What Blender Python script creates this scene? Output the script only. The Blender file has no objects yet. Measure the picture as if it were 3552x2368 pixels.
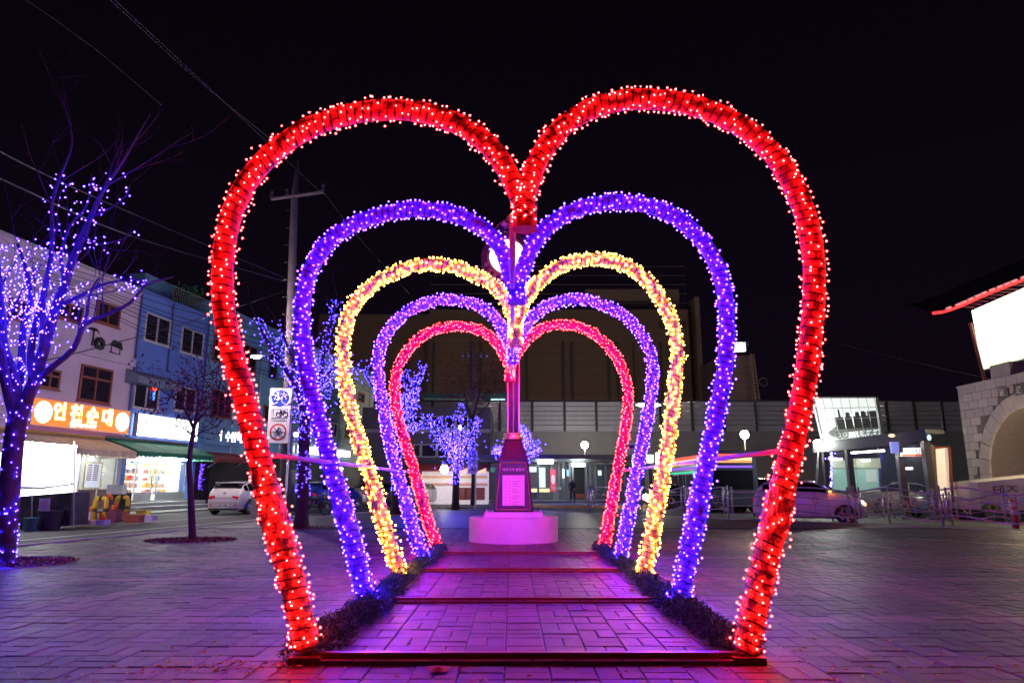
import bpy, math, random
from mathutils import Vector, Matrix, noise
R = math.radians
rnd = random.Random(7)
sc = bpy.context.scene
COL = sc.collection
# ------------------------------------------------------------------ camera, night sky, exposure
CAMH = 1.2
FPX, CX, CY = 2368.0, 1776.0, 1184.0
PITCH = math.atan((1680 - CY) / FPX)
cam_d = bpy.data.cameras.new('camera'); cam_d.lens = 24; cam_d.sensor_width = 36
cam_d.clip_start = 0.05; cam_d.clip_end = 2000
cam = bpy.data.objects.new('camera', cam_d); COL.objects.link(cam)
cam.location = (0, 0, CAMH); cam.rotation_euler = (math.pi/2 + PITCH, 0, 0)
sc.camera = cam
w = bpy.data.worlds.new('World'); sc.world = w; w.use_nodes = True
nt = w.node_tree; bg = nt.nodes['Background']
tc = nt.nodes.new('ShaderNodeTexCoord'); sx = nt.nodes.new('ShaderNodeSeparateXYZ')
mr = nt.nodes.new('ShaderNodeMapRange'); mr.inputs['From Min'].default_value = 0.0; mr.inputs['From Max'].default_value = 0.8
rp = nt.nodes.new('ShaderNodeValToRGB')
rp.color_ramp.elements[0].color = (0.0026, 0.0012, 0.0036, 1)
rp.color_ramp.elements[1].color = (0.0004, 0.0003, 0.0008, 1)
nt.links.new(tc.outputs['Generated'], sx.inputs[0]); nt.links.new(sx.outputs['Z'], mr.inputs['Value'])
nt.links.new(mr.outputs[0], rp.inputs[0]); nt.links.new(rp.outputs[0], bg.inputs['Color'])
bg.inputs['Strength'].default_value = 1.0
vs = sc.view_settings
vs.view_transform = 'Standard'; vs.look = 'None'; vs.exposure = 0.9; vs.gamma = 1.0; vs.use_curve_mapping = False
sc.render.engine = 'CYCLES'
try:
    sc.cycles.use_light_tree = True
    sc.cycles.use_denoising = True
    sc.cycles.max_bounces = 6; sc.cycles.sample_clamp_indirect = 3.0; sc.cycles.transparent_max_bounces = 12
except Exception: pass

# ------------------------------------------------------------------ picture -> place helpers
SP, CP = math.sin(PITCH), math.cos(PITCH)
def ray(px, py):
    u, v = (px - CX) / FPX, (CY - py) / FPX
    return Vector((u, CP - v * SP, SP + v * CP))
def P(px, py, z):                 # point at distance z along the optical axis
    return Vector((0, 0, CAMH)) + ray(px, py) * z
def PY(px, py, Y):                # point on the upright plane y = Y
    d = ray(px, py); return Vector((0, 0, CAMH)) + d * (Y / d.y)
def PG(px, py, zg=0.0):           # point on the ground
    d = ray(px, py); return Vector((0, 0, CAMH)) + d * ((zg - CAMH) / d.z)
def ZG(py, zg=0.0): return 2419.0 * (CAMH - zg) / (py - 1680)

# ------------------------------------------------------------------ materials
MATS = {}
def pm(name, col, rough=0.6, metal=0.0, var=0.12, scale=6.0, bump=0.0, emit=None, es=0.0, rnd_obj=0.0, island=0.0, coat=0.0, trans=0.0, bscale=None, detail=4.0, world=0.0):
    if name in MATS: return MATS[name]
    m = bpy.data.materials.new(name); m.use_nodes = True
    n = m.node_tree.nodes; l = m.node_tree.links; b = n['Principled BSDF']
    b.inputs['Roughness'].default_value = rough; b.inputs['Metallic'].default_value = metal
    b.inputs['Coat Weight'].default_value = coat
    if trans: b.inputs['Transmission Weight'].default_value = trans
    t = n.new('ShaderNodeTexCoord')
    nz = n.new('ShaderNodeTexNoise'); nz.inputs['Scale'].default_value = scale; nz.inputs['Detail'].default_value = detail
    l.new(t.outputs['Object'], nz.inputs['Vector'])
    mx = n.new('ShaderNodeHueSaturation'); mx.inputs['Color'].default_value = (*col, 1)
    mp = n.new('ShaderNodeMapRange'); mp.inputs['From Min'].default_value = 0.25; mp.inputs['From Max'].default_value = 0.75
    mp.inputs['To Min'].default_value = 1 - var; mp.inputs['To Max'].default_value = 1 + var
    l.new(nz.outputs['Fac'], mp.inputs['Value'])
    val = mp.outputs[0]
    if rnd_obj or island:
        oi = n.new('ShaderNodeObjectInfo'); ge = n.new('ShaderNodeNewGeometry')
        ad = n.new('ShaderNodeMath'); ad.operation = 'ADD'
        l.new(oi.outputs['Random'], ad.inputs[0]); l.new(ge.outputs['Random Per Island'], ad.inputs[1])
        fr = n.new('ShaderNodeMath'); fr.operation = 'FRACT'; l.new(ad.outputs[0], fr.inputs[0])
        m2 = n.new('ShaderNodeMapRange'); k = rnd_obj or island
        m2.inputs['To Min'].default_value = 1 - k; m2.inputs['To Max'].default_value = 1 + k
        l.new(fr.outputs[0], m2.inputs['Value'])
        mu = n.new('ShaderNodeMath'); mu.operation = 'MULTIPLY'; l.new(val, mu.inputs[0]); l.new(m2.outputs[0], mu.inputs[1]); val = mu.outputs[0]
    if world:
        g2 = n.new('ShaderNodeNewGeometry'); n3 = n.new('ShaderNodeTexNoise'); n3.inputs['Scale'].default_value = .9; n3.inputs['Detail'].default_value = 6; n3.inputs['Roughness'].default_value = .65
        l.new(g2.outputs['Position'], n3.inputs['Vector']); m3 = n.new('ShaderNodeMapRange'); m3.inputs['From Min'].default_value = .3; m3.inputs['From Max'].default_value = .7
        m3.inputs['To Min'].default_value = 1-world; m3.inputs['To Max'].default_value = 1+world*.6; l.new(n3.outputs['Fac'], m3.inputs['Value'])
        mu = n.new('ShaderNodeMath'); mu.operation = 'MULTIPLY'; l.new(val, mu.inputs[0]); l.new(m3.outputs[0], mu.inputs[1]); val = mu.outputs[0]
        m4 = n.new('ShaderNodeMapRange'); m4.inputs['To Min'].default_value = rough-.12; m4.inputs['To Max'].default_value = rough+.22; l.new(n3.outputs['Fac'], m4.inputs['Value']); l.new(m4.outputs[0], b.inputs['Roughness'])
    l.new(val, mx.inputs['Value']); l.new(mx.outputs[0], b.inputs['Base Color'])
    if bump:
        n2 = n.new('ShaderNodeTexNoise'); n2.inputs['Scale'].default_value = bscale or scale * 6; n2.inputs['Detail'].default_value = 5
        l.new(t.outputs['Object'], n2.inputs['Vector'])
        bu = n.new('ShaderNodeBump'); bu.inputs['Strength'].default_value = min(1, bump); bu.inputs['Distance'].default_value = 0.02
        l.new(n2.outputs['Fac'], bu.inputs['Height']); l.new(bu.outputs[0], b.inputs['Normal'])
    if emit:
        b.inputs['Emission Color'].default_value = (*emit, 1); b.inputs['Emission Strength'].default_value = es
    MATS[name] = m; return m
def em(name, col, s, sampled=True):
    if name in MATS: return MATS[name]
    m = bpy.data.materials.new(name); m.use_nodes = True
    n = m.node_tree.nodes; l = m.node_tree.links
    for x in list(n):
        if x.type == 'BSDF_PRINCIPLED': n.remove(x)
    e = n.new('ShaderNodeEmission'); e.inputs['Color'].default_value = (*col, 1); e.inputs['Strength'].default_value = s
    l.new(e.outputs[0], n['Material Output'].inputs['Surface'])
    if not sampled:
        try: m.cycles.emission_sampling = 'NONE'
        except Exception: pass
    MATS[name] = m; return m
def glass(name, tint=(0.02, 0.025, 0.03), alpha=0.35):
    if name in MATS: return MATS[name]
    m = bpy.data.materials.new(name); m.use_nodes = True
    n = m.node_tree.nodes; l = m.node_tree.links; b = n['Principled BSDF']
    b.inputs['Base Color'].default_value = (*tint, 1); b.inputs['Roughness'].default_value = 0.08
    tr = n.new('ShaderNodeBsdfTransparent'); mx = n.new('ShaderNodeMixShader'); mx.inputs[0].default_value = alpha
    l.new(tr.outputs[0], mx.inputs[1]); l.new(b.outputs[0], mx.inputs[2]); l.new(mx.outputs[0], n['Material Output'].inputs['Surface'])
    MATS[name] = m; return m

def cap(name, col, s, a):  # see-through glowing shell that stands in for the halo round a bulb
    if name in MATS: return MATS[name]
    m = bpy.data.materials.new(name); m.use_nodes = True
    n = m.node_tree.nodes; l = m.node_tree.links
    for x in list(n):
        if x.type == 'BSDF_PRINCIPLED': n.remove(x)
    e = n.new('ShaderNodeEmission'); e.inputs['Color'].default_value = (*col, 1); e.inputs['Strength'].default_value = s
    tr = n.new('ShaderNodeBsdfTransparent'); mx = n.new('ShaderNodeMixShader'); mx.inputs[0].default_value = a
    l.new(tr.outputs[0], mx.inputs[1]); l.new(e.outputs[0], mx.inputs[2]); l.new(mx.outputs[0], n['Material Output'].inputs['Surface'])
    try: m.cycles.emission_sampling = 'NONE'
    except Exception: pass
    MATS[name] = m; return m
def two(me, mat2, nf_core, nf_all):      # faces repeat core, halo shell, core, halo shell ...
    me.materials.append(mat2)
    per = nf_core + nf_all
    for i, p in enumerate(me.polygons): p.material_index = 0 if i % per < nf_core else 1
    return me
# ------------------------------------------------------------------ mesh builder
class MB:
    def __init__(s): s.v = []; s.f = []
    def add(s, vs, fs):
        o = len(s.v); s.v += [tuple(p) for p in vs]; s.f += [tuple(i + o for i in f) for f in fs]; return s
    def box(s, x0, y0, z0, x1, y1, z1):
        vs = [(x, y, z) for z in (z0, z1) for y in (y0, y1) for x in (x0, x1)]
        return s.add(vs, [(0,2,3,1),(4,5,7,6),(0,1,5,4),(2,6,7,3),(0,4,6,2),(1,3,7,5)])
    def hexa(s, c8):     # c8: bottom 4 ccw, top 4 ccw
        return s.add(c8, [(0,3,2,1),(4,5,6,7),(0,1,5,4),(1,2,6,5),(2,3,7,6),(3,0,4,7)])
    def obox(s, c, ax, ay, az):       # centre, half-axis vectors
        c, ax, ay, az = map(Vector, (c, ax, ay, az))
        b = [c-ax-ay-az, c+ax-ay-az, c+ax+ay-az, c-ax+ay-az]; t = [p + az*2 for p in b]
        return s.hexa(b + t)
    def slab(s, pts, off):            # polygon pts (planar) extruded by vector off
        n = len(pts); pts = [Vector(p) for p in pts]; off = Vector(off)
        vs = pts + [p + off for p in pts]
        fs = [tuple(range(n-1, -1, -1)), tuple(range(n, 2*n))] + [(i, (i+1) % n, (i+1) % n + n, i + n) for i in range(n)]
        return s.add(vs, fs)
    def tube(s, pts, rad, seg=8, cap=True):
        pts = [Vector(p) for p in pts]; n = len(pts)
        if n < 2: return s
        rr = rad if isinstance(rad, (list, tuple)) else [rad] * n
        t0 = (pts[1] - pts[0]).normalized()
        up = Vector((0, 0, 1)) if abs(t0.z) < 0.9 else Vector((1, 0, 0))
        a = t0.cross(up).normalized(); vs = []
        for i, p in enumerate(pts):
            t = (pts[min(i+1, n-1)] - pts[max(i-1, 0)])
            t = t.normalized() if t.length > 1e-9 else t0
            a = (a - t * a.dot(t)); a = a.normalized() if a.length > 1e-6 else t.orthogonal().normalized()
            b = t.cross(a)
            for k in range(seg):
                an = 2 * math.pi * k / seg
                vs.append(p + (a * math.cos(an) + b * math.sin(an)) * rr[i])
        fs = [(i*seg+k, i*seg+(k+1) % seg, (i+1)*seg+(k+1) % seg, (i+1)*seg+k) for i in range(n-1) for k in range(seg)]
        if cap: fs += [tuple(range(seg-1, -1, -1)), tuple((n-1)*seg + k for k in range(seg))]
        return s.add(vs, fs)
    def lathe(s, c, prof, seg=24, axis='z'):     # prof: (radius, height)
        c = Vector(c); vs = []
        for r, h in prof:
            for k in range(seg):
                an = 2*math.pi*k/seg; x, y = r*math.cos(an), r*math.sin(an)
                vs.append(c + (Vector((x, y, h)) if axis == 'z' else Vector((x, h, y)) if axis == 'y' else Vector((h, x, y))))
        n = len(prof)
        fs = [(i*seg+k, i*seg+(k+1) % seg, (i+1)*seg+(k+1) % seg, (i+1)*seg+k) for i in range(n-1) for k in range(seg)]
        fs += [tuple(range(seg-1, -1, -1)), tuple((n-1)*seg+k for k in range(seg))]
        return s.add(vs, fs)
    def ball(s, c, r, seg=8, rings=5, sc_=(1, 1, 1)):
        prof = [(r*math.sin(math.pi*i/rings), -r*math.cos(math.pi*i/rings)) for i in range(rings+1)]
        prof[0] = (r*0.02, -r); prof[-1] = (r*0.02, r)
        o = len(s.v); s.lathe((0, 0, 0), prof, seg)
        for i in range(o, len(s.v)):
            x, y, z = s.v[i]; s.v[i] = (c[0]+x*sc_[0], c[1]+y*sc_[1], c[2]+z*sc_[2])
        return s
    def octa(s, c, r):
        x, y, z = c
        return s.add([(x+r,y,z),(x-r,y,z),(x,y+r,z),(x,y-r,z),(x,y,z+r),(x,y,z-r)],
                     [(0,2,4),(2,1,4),(1,3,4),(3,0,4),(2,0,5),(1,2,5),(3,1,5),(0,3,5)])
    def ico(s, c, r):
        g = 1.618034; k = r / math.sqrt(1 + g*g); x, y, z = c
        b = [(-1,g,0),(1,g,0),(-1,-g,0),(1,-g,0),(0,-1,g),(0,1,g),(0,-1,-g),(0,1,-g),(g,0,-1),(g,0,1),(-g,0,-1),(-g,0,1)]
        return s.add([(x+p[0]*k, y+p[1]*k, z+p[2]*k) for p in b],
                     [(0,11,5),(0,5,1),(0,1,7),(0,7,10),(0,10,11),(1,5,9),(5,11,4),(11,10,2),(10,7,6),(7,1,8),(3,9,4),(3,4,2),(3,2,6),(3,6,8),(3,8,9),(4,9,5),(2,4,11),(6,2,10),(8,6,7),(9,8,1)])
    def build(s, name, m, parent=None, smooth=False, kind=None, local=False, mesh_only=False):
        me = bpy.data.meshes.new(name)
        L = Vector((0, 0, 0))
        if parent is not None and not local:
            q = parent
            while q is not None: L = L + q.location; q = q.parent
        vs = [(x - L.x, y - L.y, z - L.z) for x, y, z in s.v] if L.length else s.v
        me.from_pydata(vs, [], s.f); me.update()
        if m is not None: me.materials.append(m)
        if smooth: me.shade_smooth() if hasattr(me, 'shade_smooth') else [setattr(p, 'use_smooth', True) for p in me.polygons]
        if mesh_only: return me
        o = bpy.data.objects.new(name, me); COL.objects.link(o)
        if parent is not None: o.parent = parent
        if kind: o['kind'] = kind
        return o
def inst(name, me, parent, loc, rot=None, world=True):
    o = bpy.data.objects.new(name, me); COL.objects.link(o); o.parent = parent
    L = Vector(loc)
    if parent is not None and world:
        q = parent
        while q is not None: L = L - q.location; q = q.parent
    o.location = L
    if rot is not None: o.rotation_euler = rot
    return o
def thing(name, label, cat, loc=(0, 0, 0), rz=0.0, group=None):
    o = bpy.data.objects.new(name, None); COL.objects.link(o); o.location = loc; o.rotation_euler = (0, 0, rz)
    o.empty_display_size = 0.1
    o['label'] = label; o['category'] = cat
    if group: o['group'] = group
    return o
def tag(o, label, cat, group=None, kind=None):
    o['label'] = label; o['category'] = cat
    if group: o['group'] = group
    if kind: o['kind'] = kind
    return o
def copy_tree(o, parent=None):
    c = o.copy(); COL.objects.link(c); c.parent = parent
    for ch in list(o.children): copy_tree(ch, c)
    return c
def text(name, body, size, parent, m, org, xd, ud, ext=0.005, bold=0.0, align='LEFT', local=False):
    cu = bpy.data.curves.new(name, 'FONT'); cu.body = body; cu.size = size; cu.extrude = ext; cu.offset = bold; cu.align_x = align
    cu.resolution_u = 2
    cu.materials.append(m)
    o = bpy.data.objects.new(name, cu); COL.objects.link(o); o.parent = parent
    xd = Vector(xd).normalized(); ud = Vector(ud).normalized(); zd = xd.cross(ud).normalized(); ud = zd.cross(xd)
    M = Matrix((xd, ud, zd)).transposed().to_4x4()
    L = Vector(org)
    q = parent
    while q is not None and not local: L = L - q.location; q = q.parent
    dg_ = bpy.context.evaluated_depsgraph_get(); dg_.update()
    me = bpy.data.meshes.new_from_object(o.evaluated_get(dg_), preserve_all_data_layers=False, depsgraph=dg_)
    if not me.materials: me.materials.append(m)
    bpy.data.objects.remove(o); bpy.data.curves.remove(cu)
    o = bpy.data.objects.new(name, me); COL.objects.link(o); o.parent = parent
    M.translation = L; o.matrix_local = M
    return o
def spline(pts, step):
    pts = [Vector(p) for p in pts]; out = []
    q = [pts[0]*2 - pts[1]] + pts + [pts[-1]*2 - pts[-2]]
    for i in range(1, len(q) - 2):
        a, b, c, d = q[i-1], q[i], q[i+1], q[i+2]
        n = max(1, int((c - b).length / step))
        for k in range(n):
            t = k / n
            out.append(0.5*((2*b) + (c-a)*t + (2*a-5*b+4*c-d)*t*t + (3*b-a-3*c+d)*t**3))
    out.append(pts[-1]); return out
def smooth_path(p, n=2):
    for _ in range(n):
        p = [p[0]] + [(p[i-1] + p[i]*2 + p[i+1]) / 4 for i in range(1, len(p)-1)] + [p[-1]]
    return p
K = 1.5102      # overview px -> photo px
def ov(lst): return [(x*K, y*K) for x, y in lst]
# ------------------------------------------------------------------ ground, roads, kerbs
ROAD = -0.12
m_asph = pm('asphalt', (0.05, 0.05, 0.055), 0.75, var=0.25, scale=1.2, bump=0.3, bscale=60)
m_asph2 = pm('road_surface', (0.065, 0.062, 0.06), 0.55, var=0.3, scale=0.7, bump=0.3, bscale=40)
m_kerb = pm('kerb_stone', (0.38, 0.37, 0.36), 0.6, var=0.2, scale=3, bump=0.3)
m_conc = pm('concrete', (0.30, 0.29, 0.28), 0.8, var=0.18, scale=0.8, bump=0.3, bscale=12)
MB().box(-400, -60, ROAD-0.3, 400, 600, ROAD-0.004).build('ground', m_asph, kind='structure')
# plaza outline
La, Lb = PG(19, 1896), PG(906, 1811)          # street side edge
Ra, Rb = PG(3552, 1839), PG(2500, 1797)       # fence side edge
ld = (Lb - La).normalized(); rd = (Rb - Ra).normalized()
FAR = 34.0
def on(p, d, y): return p + d * ((y - p.y) / d.y)
l0, l1 = on(La, ld, -6), on(La, ld, FAR)
r0, r1 = on(Ra, rd, -2), on(Ra, rd, FAR)
def brickmat():
    m = bpy.data.materials.new('plaza_far_paving'); m.use_nodes = True
    n = m.node_tree.nodes; l = m.node_tree.links; b = n['Principled BSDF']
    t = n.new('ShaderNodeTexCoord'); br = n.new('ShaderNodeTexBrick')
    br.inputs['Scale'].default_value = 1.0; br.inputs['Brick Width'].default_value = 0.30; br.inputs['Row Height'].default_value = 0.15
    br.inputs['Mortar Size'].default_value = 0.012; br.inputs['Color1'].default_value = (0.12, 0.095, 0.10, 1)
    br.inputs['Color2'].default_value = (0.085, 0.07, 0.075, 1); br.inputs['Mortar'].default_value = (0.03, 0.027, 0.025, 1)
    l.new(t.outputs['Object'], br.inputs['Vector']); l.new(br.outputs['Color'], b.inputs['Base Color'])
    b.inputs['Roughness'].default_value = 0.48
    bu = n.new('ShaderNodeBump'); bu.inputs['Distance'].default_value = 0.02; bu.inputs['Strength'].default_value = 0.6; bu.invert = True
    l.new(br.outputs['Fac'], bu.inputs['Height']); l.new(bu.outputs[0], b.inputs['Normal'])
    return m
m_far = brickmat()
plaza = MB()
plaza.slab([Vector((l0.x, l0.y, -0.02)), Vector((r0.x, r0.y, -0.02)), Vector((r1.x, r1.y, -0.02)), Vector((l1.x, l1.y, -0.02))], (0, 0, -0.09))
mortar = pm('paving_joint_sand', (0.014, 0.009, 0.010), 0.95, var=0.3, scale=30)
plaza_o = plaza.build('plaza_paving', mortar, kind='structure')
# pavers: basket weave cells of two bricks
CELL = 0.300; BW = 0.146; BL = 0.294
m_paver = pm('concrete_paver', (0.115, 0.050, 0.090), 0.42, var=0.22, scale=9, bump=0.5, rnd_obj=0.22, island=0.22, bscale=90, world=.5)
m_paver2 = pm('pinkish_paver', (0.15, 0.072, 0.10), 0.42, var=0.2, scale=9, bump=0.5, rnd_obj=0.18, island=0.18, bscale=90, world=.45)
m_paver3 = pm('dark_paver', (0.07, 0.045, 0.065), 0.45, var=0.2, scale=9, bump=0.5, rnd_obj=0.2, island=0.2, bscale=90, world=.45)
def paver_mesh(mb, cx, cy, lx, ly, dz=0.0, tx=0.0, ty=0.0):
    b = 0.008
    vs = []
    for (ex, z) in ((0, -0.03), (0, -b*0.8), (b, 0.0)):
        for sx_, sy_ in ((-1,-1),(1,-1),(1,1),(-1,1)):
            x, y = sx_*(lx/2-ex), sy_*(ly/2-ex)
            vs.append((cx+x, cy+y, z + dz + tx*x + ty*y))
    fs = [(8,9,10,11)] + [(i, (i+1)%4, (i+1)%4+4, i+4) for i in range(4)] + [(i+4, (i+1)%4+4, (i+1)%4+8, i+8) for i in range(4)]
    mb.add(vs, fs)
def paver_kind(ix, iy):
    if ix == 0: return 1
    if ix in (6, -6, 15, -15, 24, -24): return 1
    if iy % 9 == 4 and abs(ix) > 6: return 1
    if abs(ix) > 6 and (ix // 9 + iy // 9) % 2: return 2
    return 0
cells = []
for iy in range(int(3.4/CELL), int(20/CELL)):
    y = iy*CELL
    for ix in range(-36, 48):
        x = ix*CELL + 0.10
        if abs(x) > 0.80*y + 1.2: continue
        lx = on(La, ld, y).x
        # right edge
        ry = (Ra + rd*((x - Ra.x)/rd.x)).y
        if x < lx + 0.3 or y > ry - 0.35: continue
        cells.append((y*y + x*x, ix, iy, x, y))
cells.sort()
protos = {}
for mk, mm in enumerate((m_paver, m_paver2, m_paver3)):
    for o_ in (0, 1):
        a = MB(); paver_mesh(a, 0, 0, BL if o_ else BW, BW if o_ else BL); protos[(mk, o_)] = a.build('paver', mm, mesh_only=True)
rest = [MB(), MB(), MB()]
cnt = 0
for d2, ix, iy, x, y in cells:
    o_ = (ix + iy) % 2; mk = paver_kind(ix, iy)
    if ix == 0: o_ = 1
    inview = abs(x) < 0.78*y + 0.3 and y > 3.95
    for s_ in (-1, 1):
        px_, py_ = (x, y + s_*CELL/4) if o_ else (x + s_*CELL/4, y)
        dz = rnd.uniform(-0.004, 0.003); tx, ty = rnd.uniform(-0.012, 0.012), rnd.uniform(-0.012, 0.012)
        if cnt < 300 and inview and y < 12:
            q = inst('paver', protos[(mk, o_)], plaza_o, (px_, py_, dz), (ty, -tx, rnd.uniform(-0.01, 0.01))); cnt += 1
        else:
            paver_mesh(rest[mk], px_, py_, BL if o_ else BW, BW if o_ else BL, dz, tx, ty)
for mk, mm in enumerate((m_paver, m_paver2, m_paver3)):
    rest[mk].build(('paver_field', 'pink_paver_field', 'dark_paver_field')[mk], mm, plaza_o, kind='stuff')
# beyond the single pavers the same paving as one sheet
far = MB()
ya = 20.0
pa, pb = on(La, ld, ya), on(Ra, rd, ya)
far.add([(pa.x, ya, -0.004), (pb.x, ya, -0.004), (r1.x, r1.y, -0.004), (l1.x, l1.y, -0.004)], [(0, 1, 2, 3)])
far.build('plaza_far_paving', m_far, plaza_o)
# kerbs along both plaza edges, stones as parts
def kerb_run(name, a, b, w=0.16, top=0.012, step=1.0, m=m_kerb, side=1):
    root = MB(); a = Vector((a.x, a.y, 0)); b = Vector((b.x, b.y, 0)); d = (b-a); n = int(d.length/step); d.normalize()
    nn = Vector((-d.y, d.x, 0))*side
    o = None
    ms = MB(); ms.box(0, 0, ROAD-0.004, step-0.012, w, top); me = ms.build('kerb_stone', m, mesh_only=True)
    base = MB(); c0 = a + nn*(w/2); base.obox((a+b)/2 + nn*(w/2) + Vector((0, 0, (ROAD-0.01)/1)), d*((b-a).length/2), nn*(w/2-0.01), (0, 0, 0.02))
    o = base.build(name, m, kind='structure')
    for i in range(min(n, 60)):
        inst('kerb_stone', me, o, a + d*(i*step) + (nn*0 if side > 0 else nn*w), (0, 0, math.atan2(d.y, d.x)), world=False)
    return o
kerb_run('street_kerb', on(La, ld, 8), on(La, ld, FAR), side=1)
kerb_run('fence_kerb', on(Ra, rd, 12), on(Ra, rd, FAR), side=-1)
# the second pale line across the left lane and a painted line on the right
m_line = pm('road_line_paint', (0.75, 0.75, 0.72), 0.6, var=0.25, scale=4)
def strip(name, a, b, w, m, z):
    d = (b-a).normalized(); nn = Vector((-d.y, d.x, 0))*w/2
    q = MB(); q.add([(p.x, p.y, z) for p in (a-nn, a+nn, b+nn, b-nn)], [(0, 3, 2, 1)])
    return q.build(name, m, kind='structure')
a2, b2 = PG(21, 1878, ROAD), PG(655, 1822, ROAD); d2_ = (b2-a2).normalized()
strip('edge_line', a2 - d2_*3, a2 + d2_*45, 0.12, m_line, ROAD+0.004)
strip('shop_gutter_line', PG(500, 1810, ROAD), PG(900, 1783, ROAD), 0.10, m_line, ROAD+0.004)
strip('drain_line', PG(2140, 1798), PG(2640, 1811), 0.14, pm('steel_drain', (0.5, 0.5, 0.48), 0.25, 0.8), 0.006)
strip('drain_grating', PG(3150, 1868), PG(3552, 1893), 0.14, pm('steel_drain_dull', (0.25, 0.26, 0.25), 0.4, 0.8), 0.012)
strip('lane_line', PG(2250, 1760, ROAD), PG(3500, 1783, ROAD), 0.14, m_line, ROAD+0.006)
# left pavement in front of the shops
m_pave = pm('shop_pavement', (0.24, 0.24, 0.23), 0.6, var=0.18, scale=2, bump=0.3)
A0 = PG(449, 1775, ROAD)
fdir = Vector((math.sin(R(8.8)), math.cos(R(8.8)), 0)); fn = Vector((fdir.y, -fdir.x, 0))
def F(s, z, out=0.0): return A0 + fdir*s + fn*out + Vector((0, 0, z - ROAD))
def fp(px, py, out=0.0):
    d = ray(px, py); o = Vector((0, 0, CAMH)); a = A0 + fn*out
    t = (a - o).dot(fn) / d.dot(fn); q = o + d*t
    return (q - A0).dot(fdir), q.z
pv = MB(); pv.slab([F(-14, ROAD), F(-14, ROAD, 2.6), F(34, ROAD, 2.6), F(34, ROAD)], (0, 0, 0.06)); pv.build('shop_pavement', m_pave, kind='structure')
# traffic island with yellow kerb, far centre
isl = MB(); c0 = PG(2110, 1757, ROAD); m_yk = pm('yellow_kerb_paint', (0.55, 0.36, 0.06), 0.6, var=0.25, scale=4)
pts = [c0 + Vector((4.6*math.cos(t), 3.6*math.sin(t), 0)) for t in [i*math.pi/14 for i in range(28)]]
isl.slab(pts, (0, 0, 0.16)); isl.build('traffic_island', m_yk, kind='structure')
isl = MB(); isl.slab([c0 + (p-c0)*0.93 + Vector((0, 0, 0.164)) for p in pts], (0, 0, 0.01)); isl.build('island_paving', m_conc, kind='structure')
# concrete apron in front of the station
ap = MB(); ap.slab([P(1600, 1745, ZG(1745, ROAD)), P(2300, 1745, ZG(1745, ROAD)), P(2350, 1725, ZG(1725, ROAD)), P(1600, 1725, ZG(1725, ROAD))], (0, 0, 0.05))
ap.build('station_pavement', m_pave, kind='structure')

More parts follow.
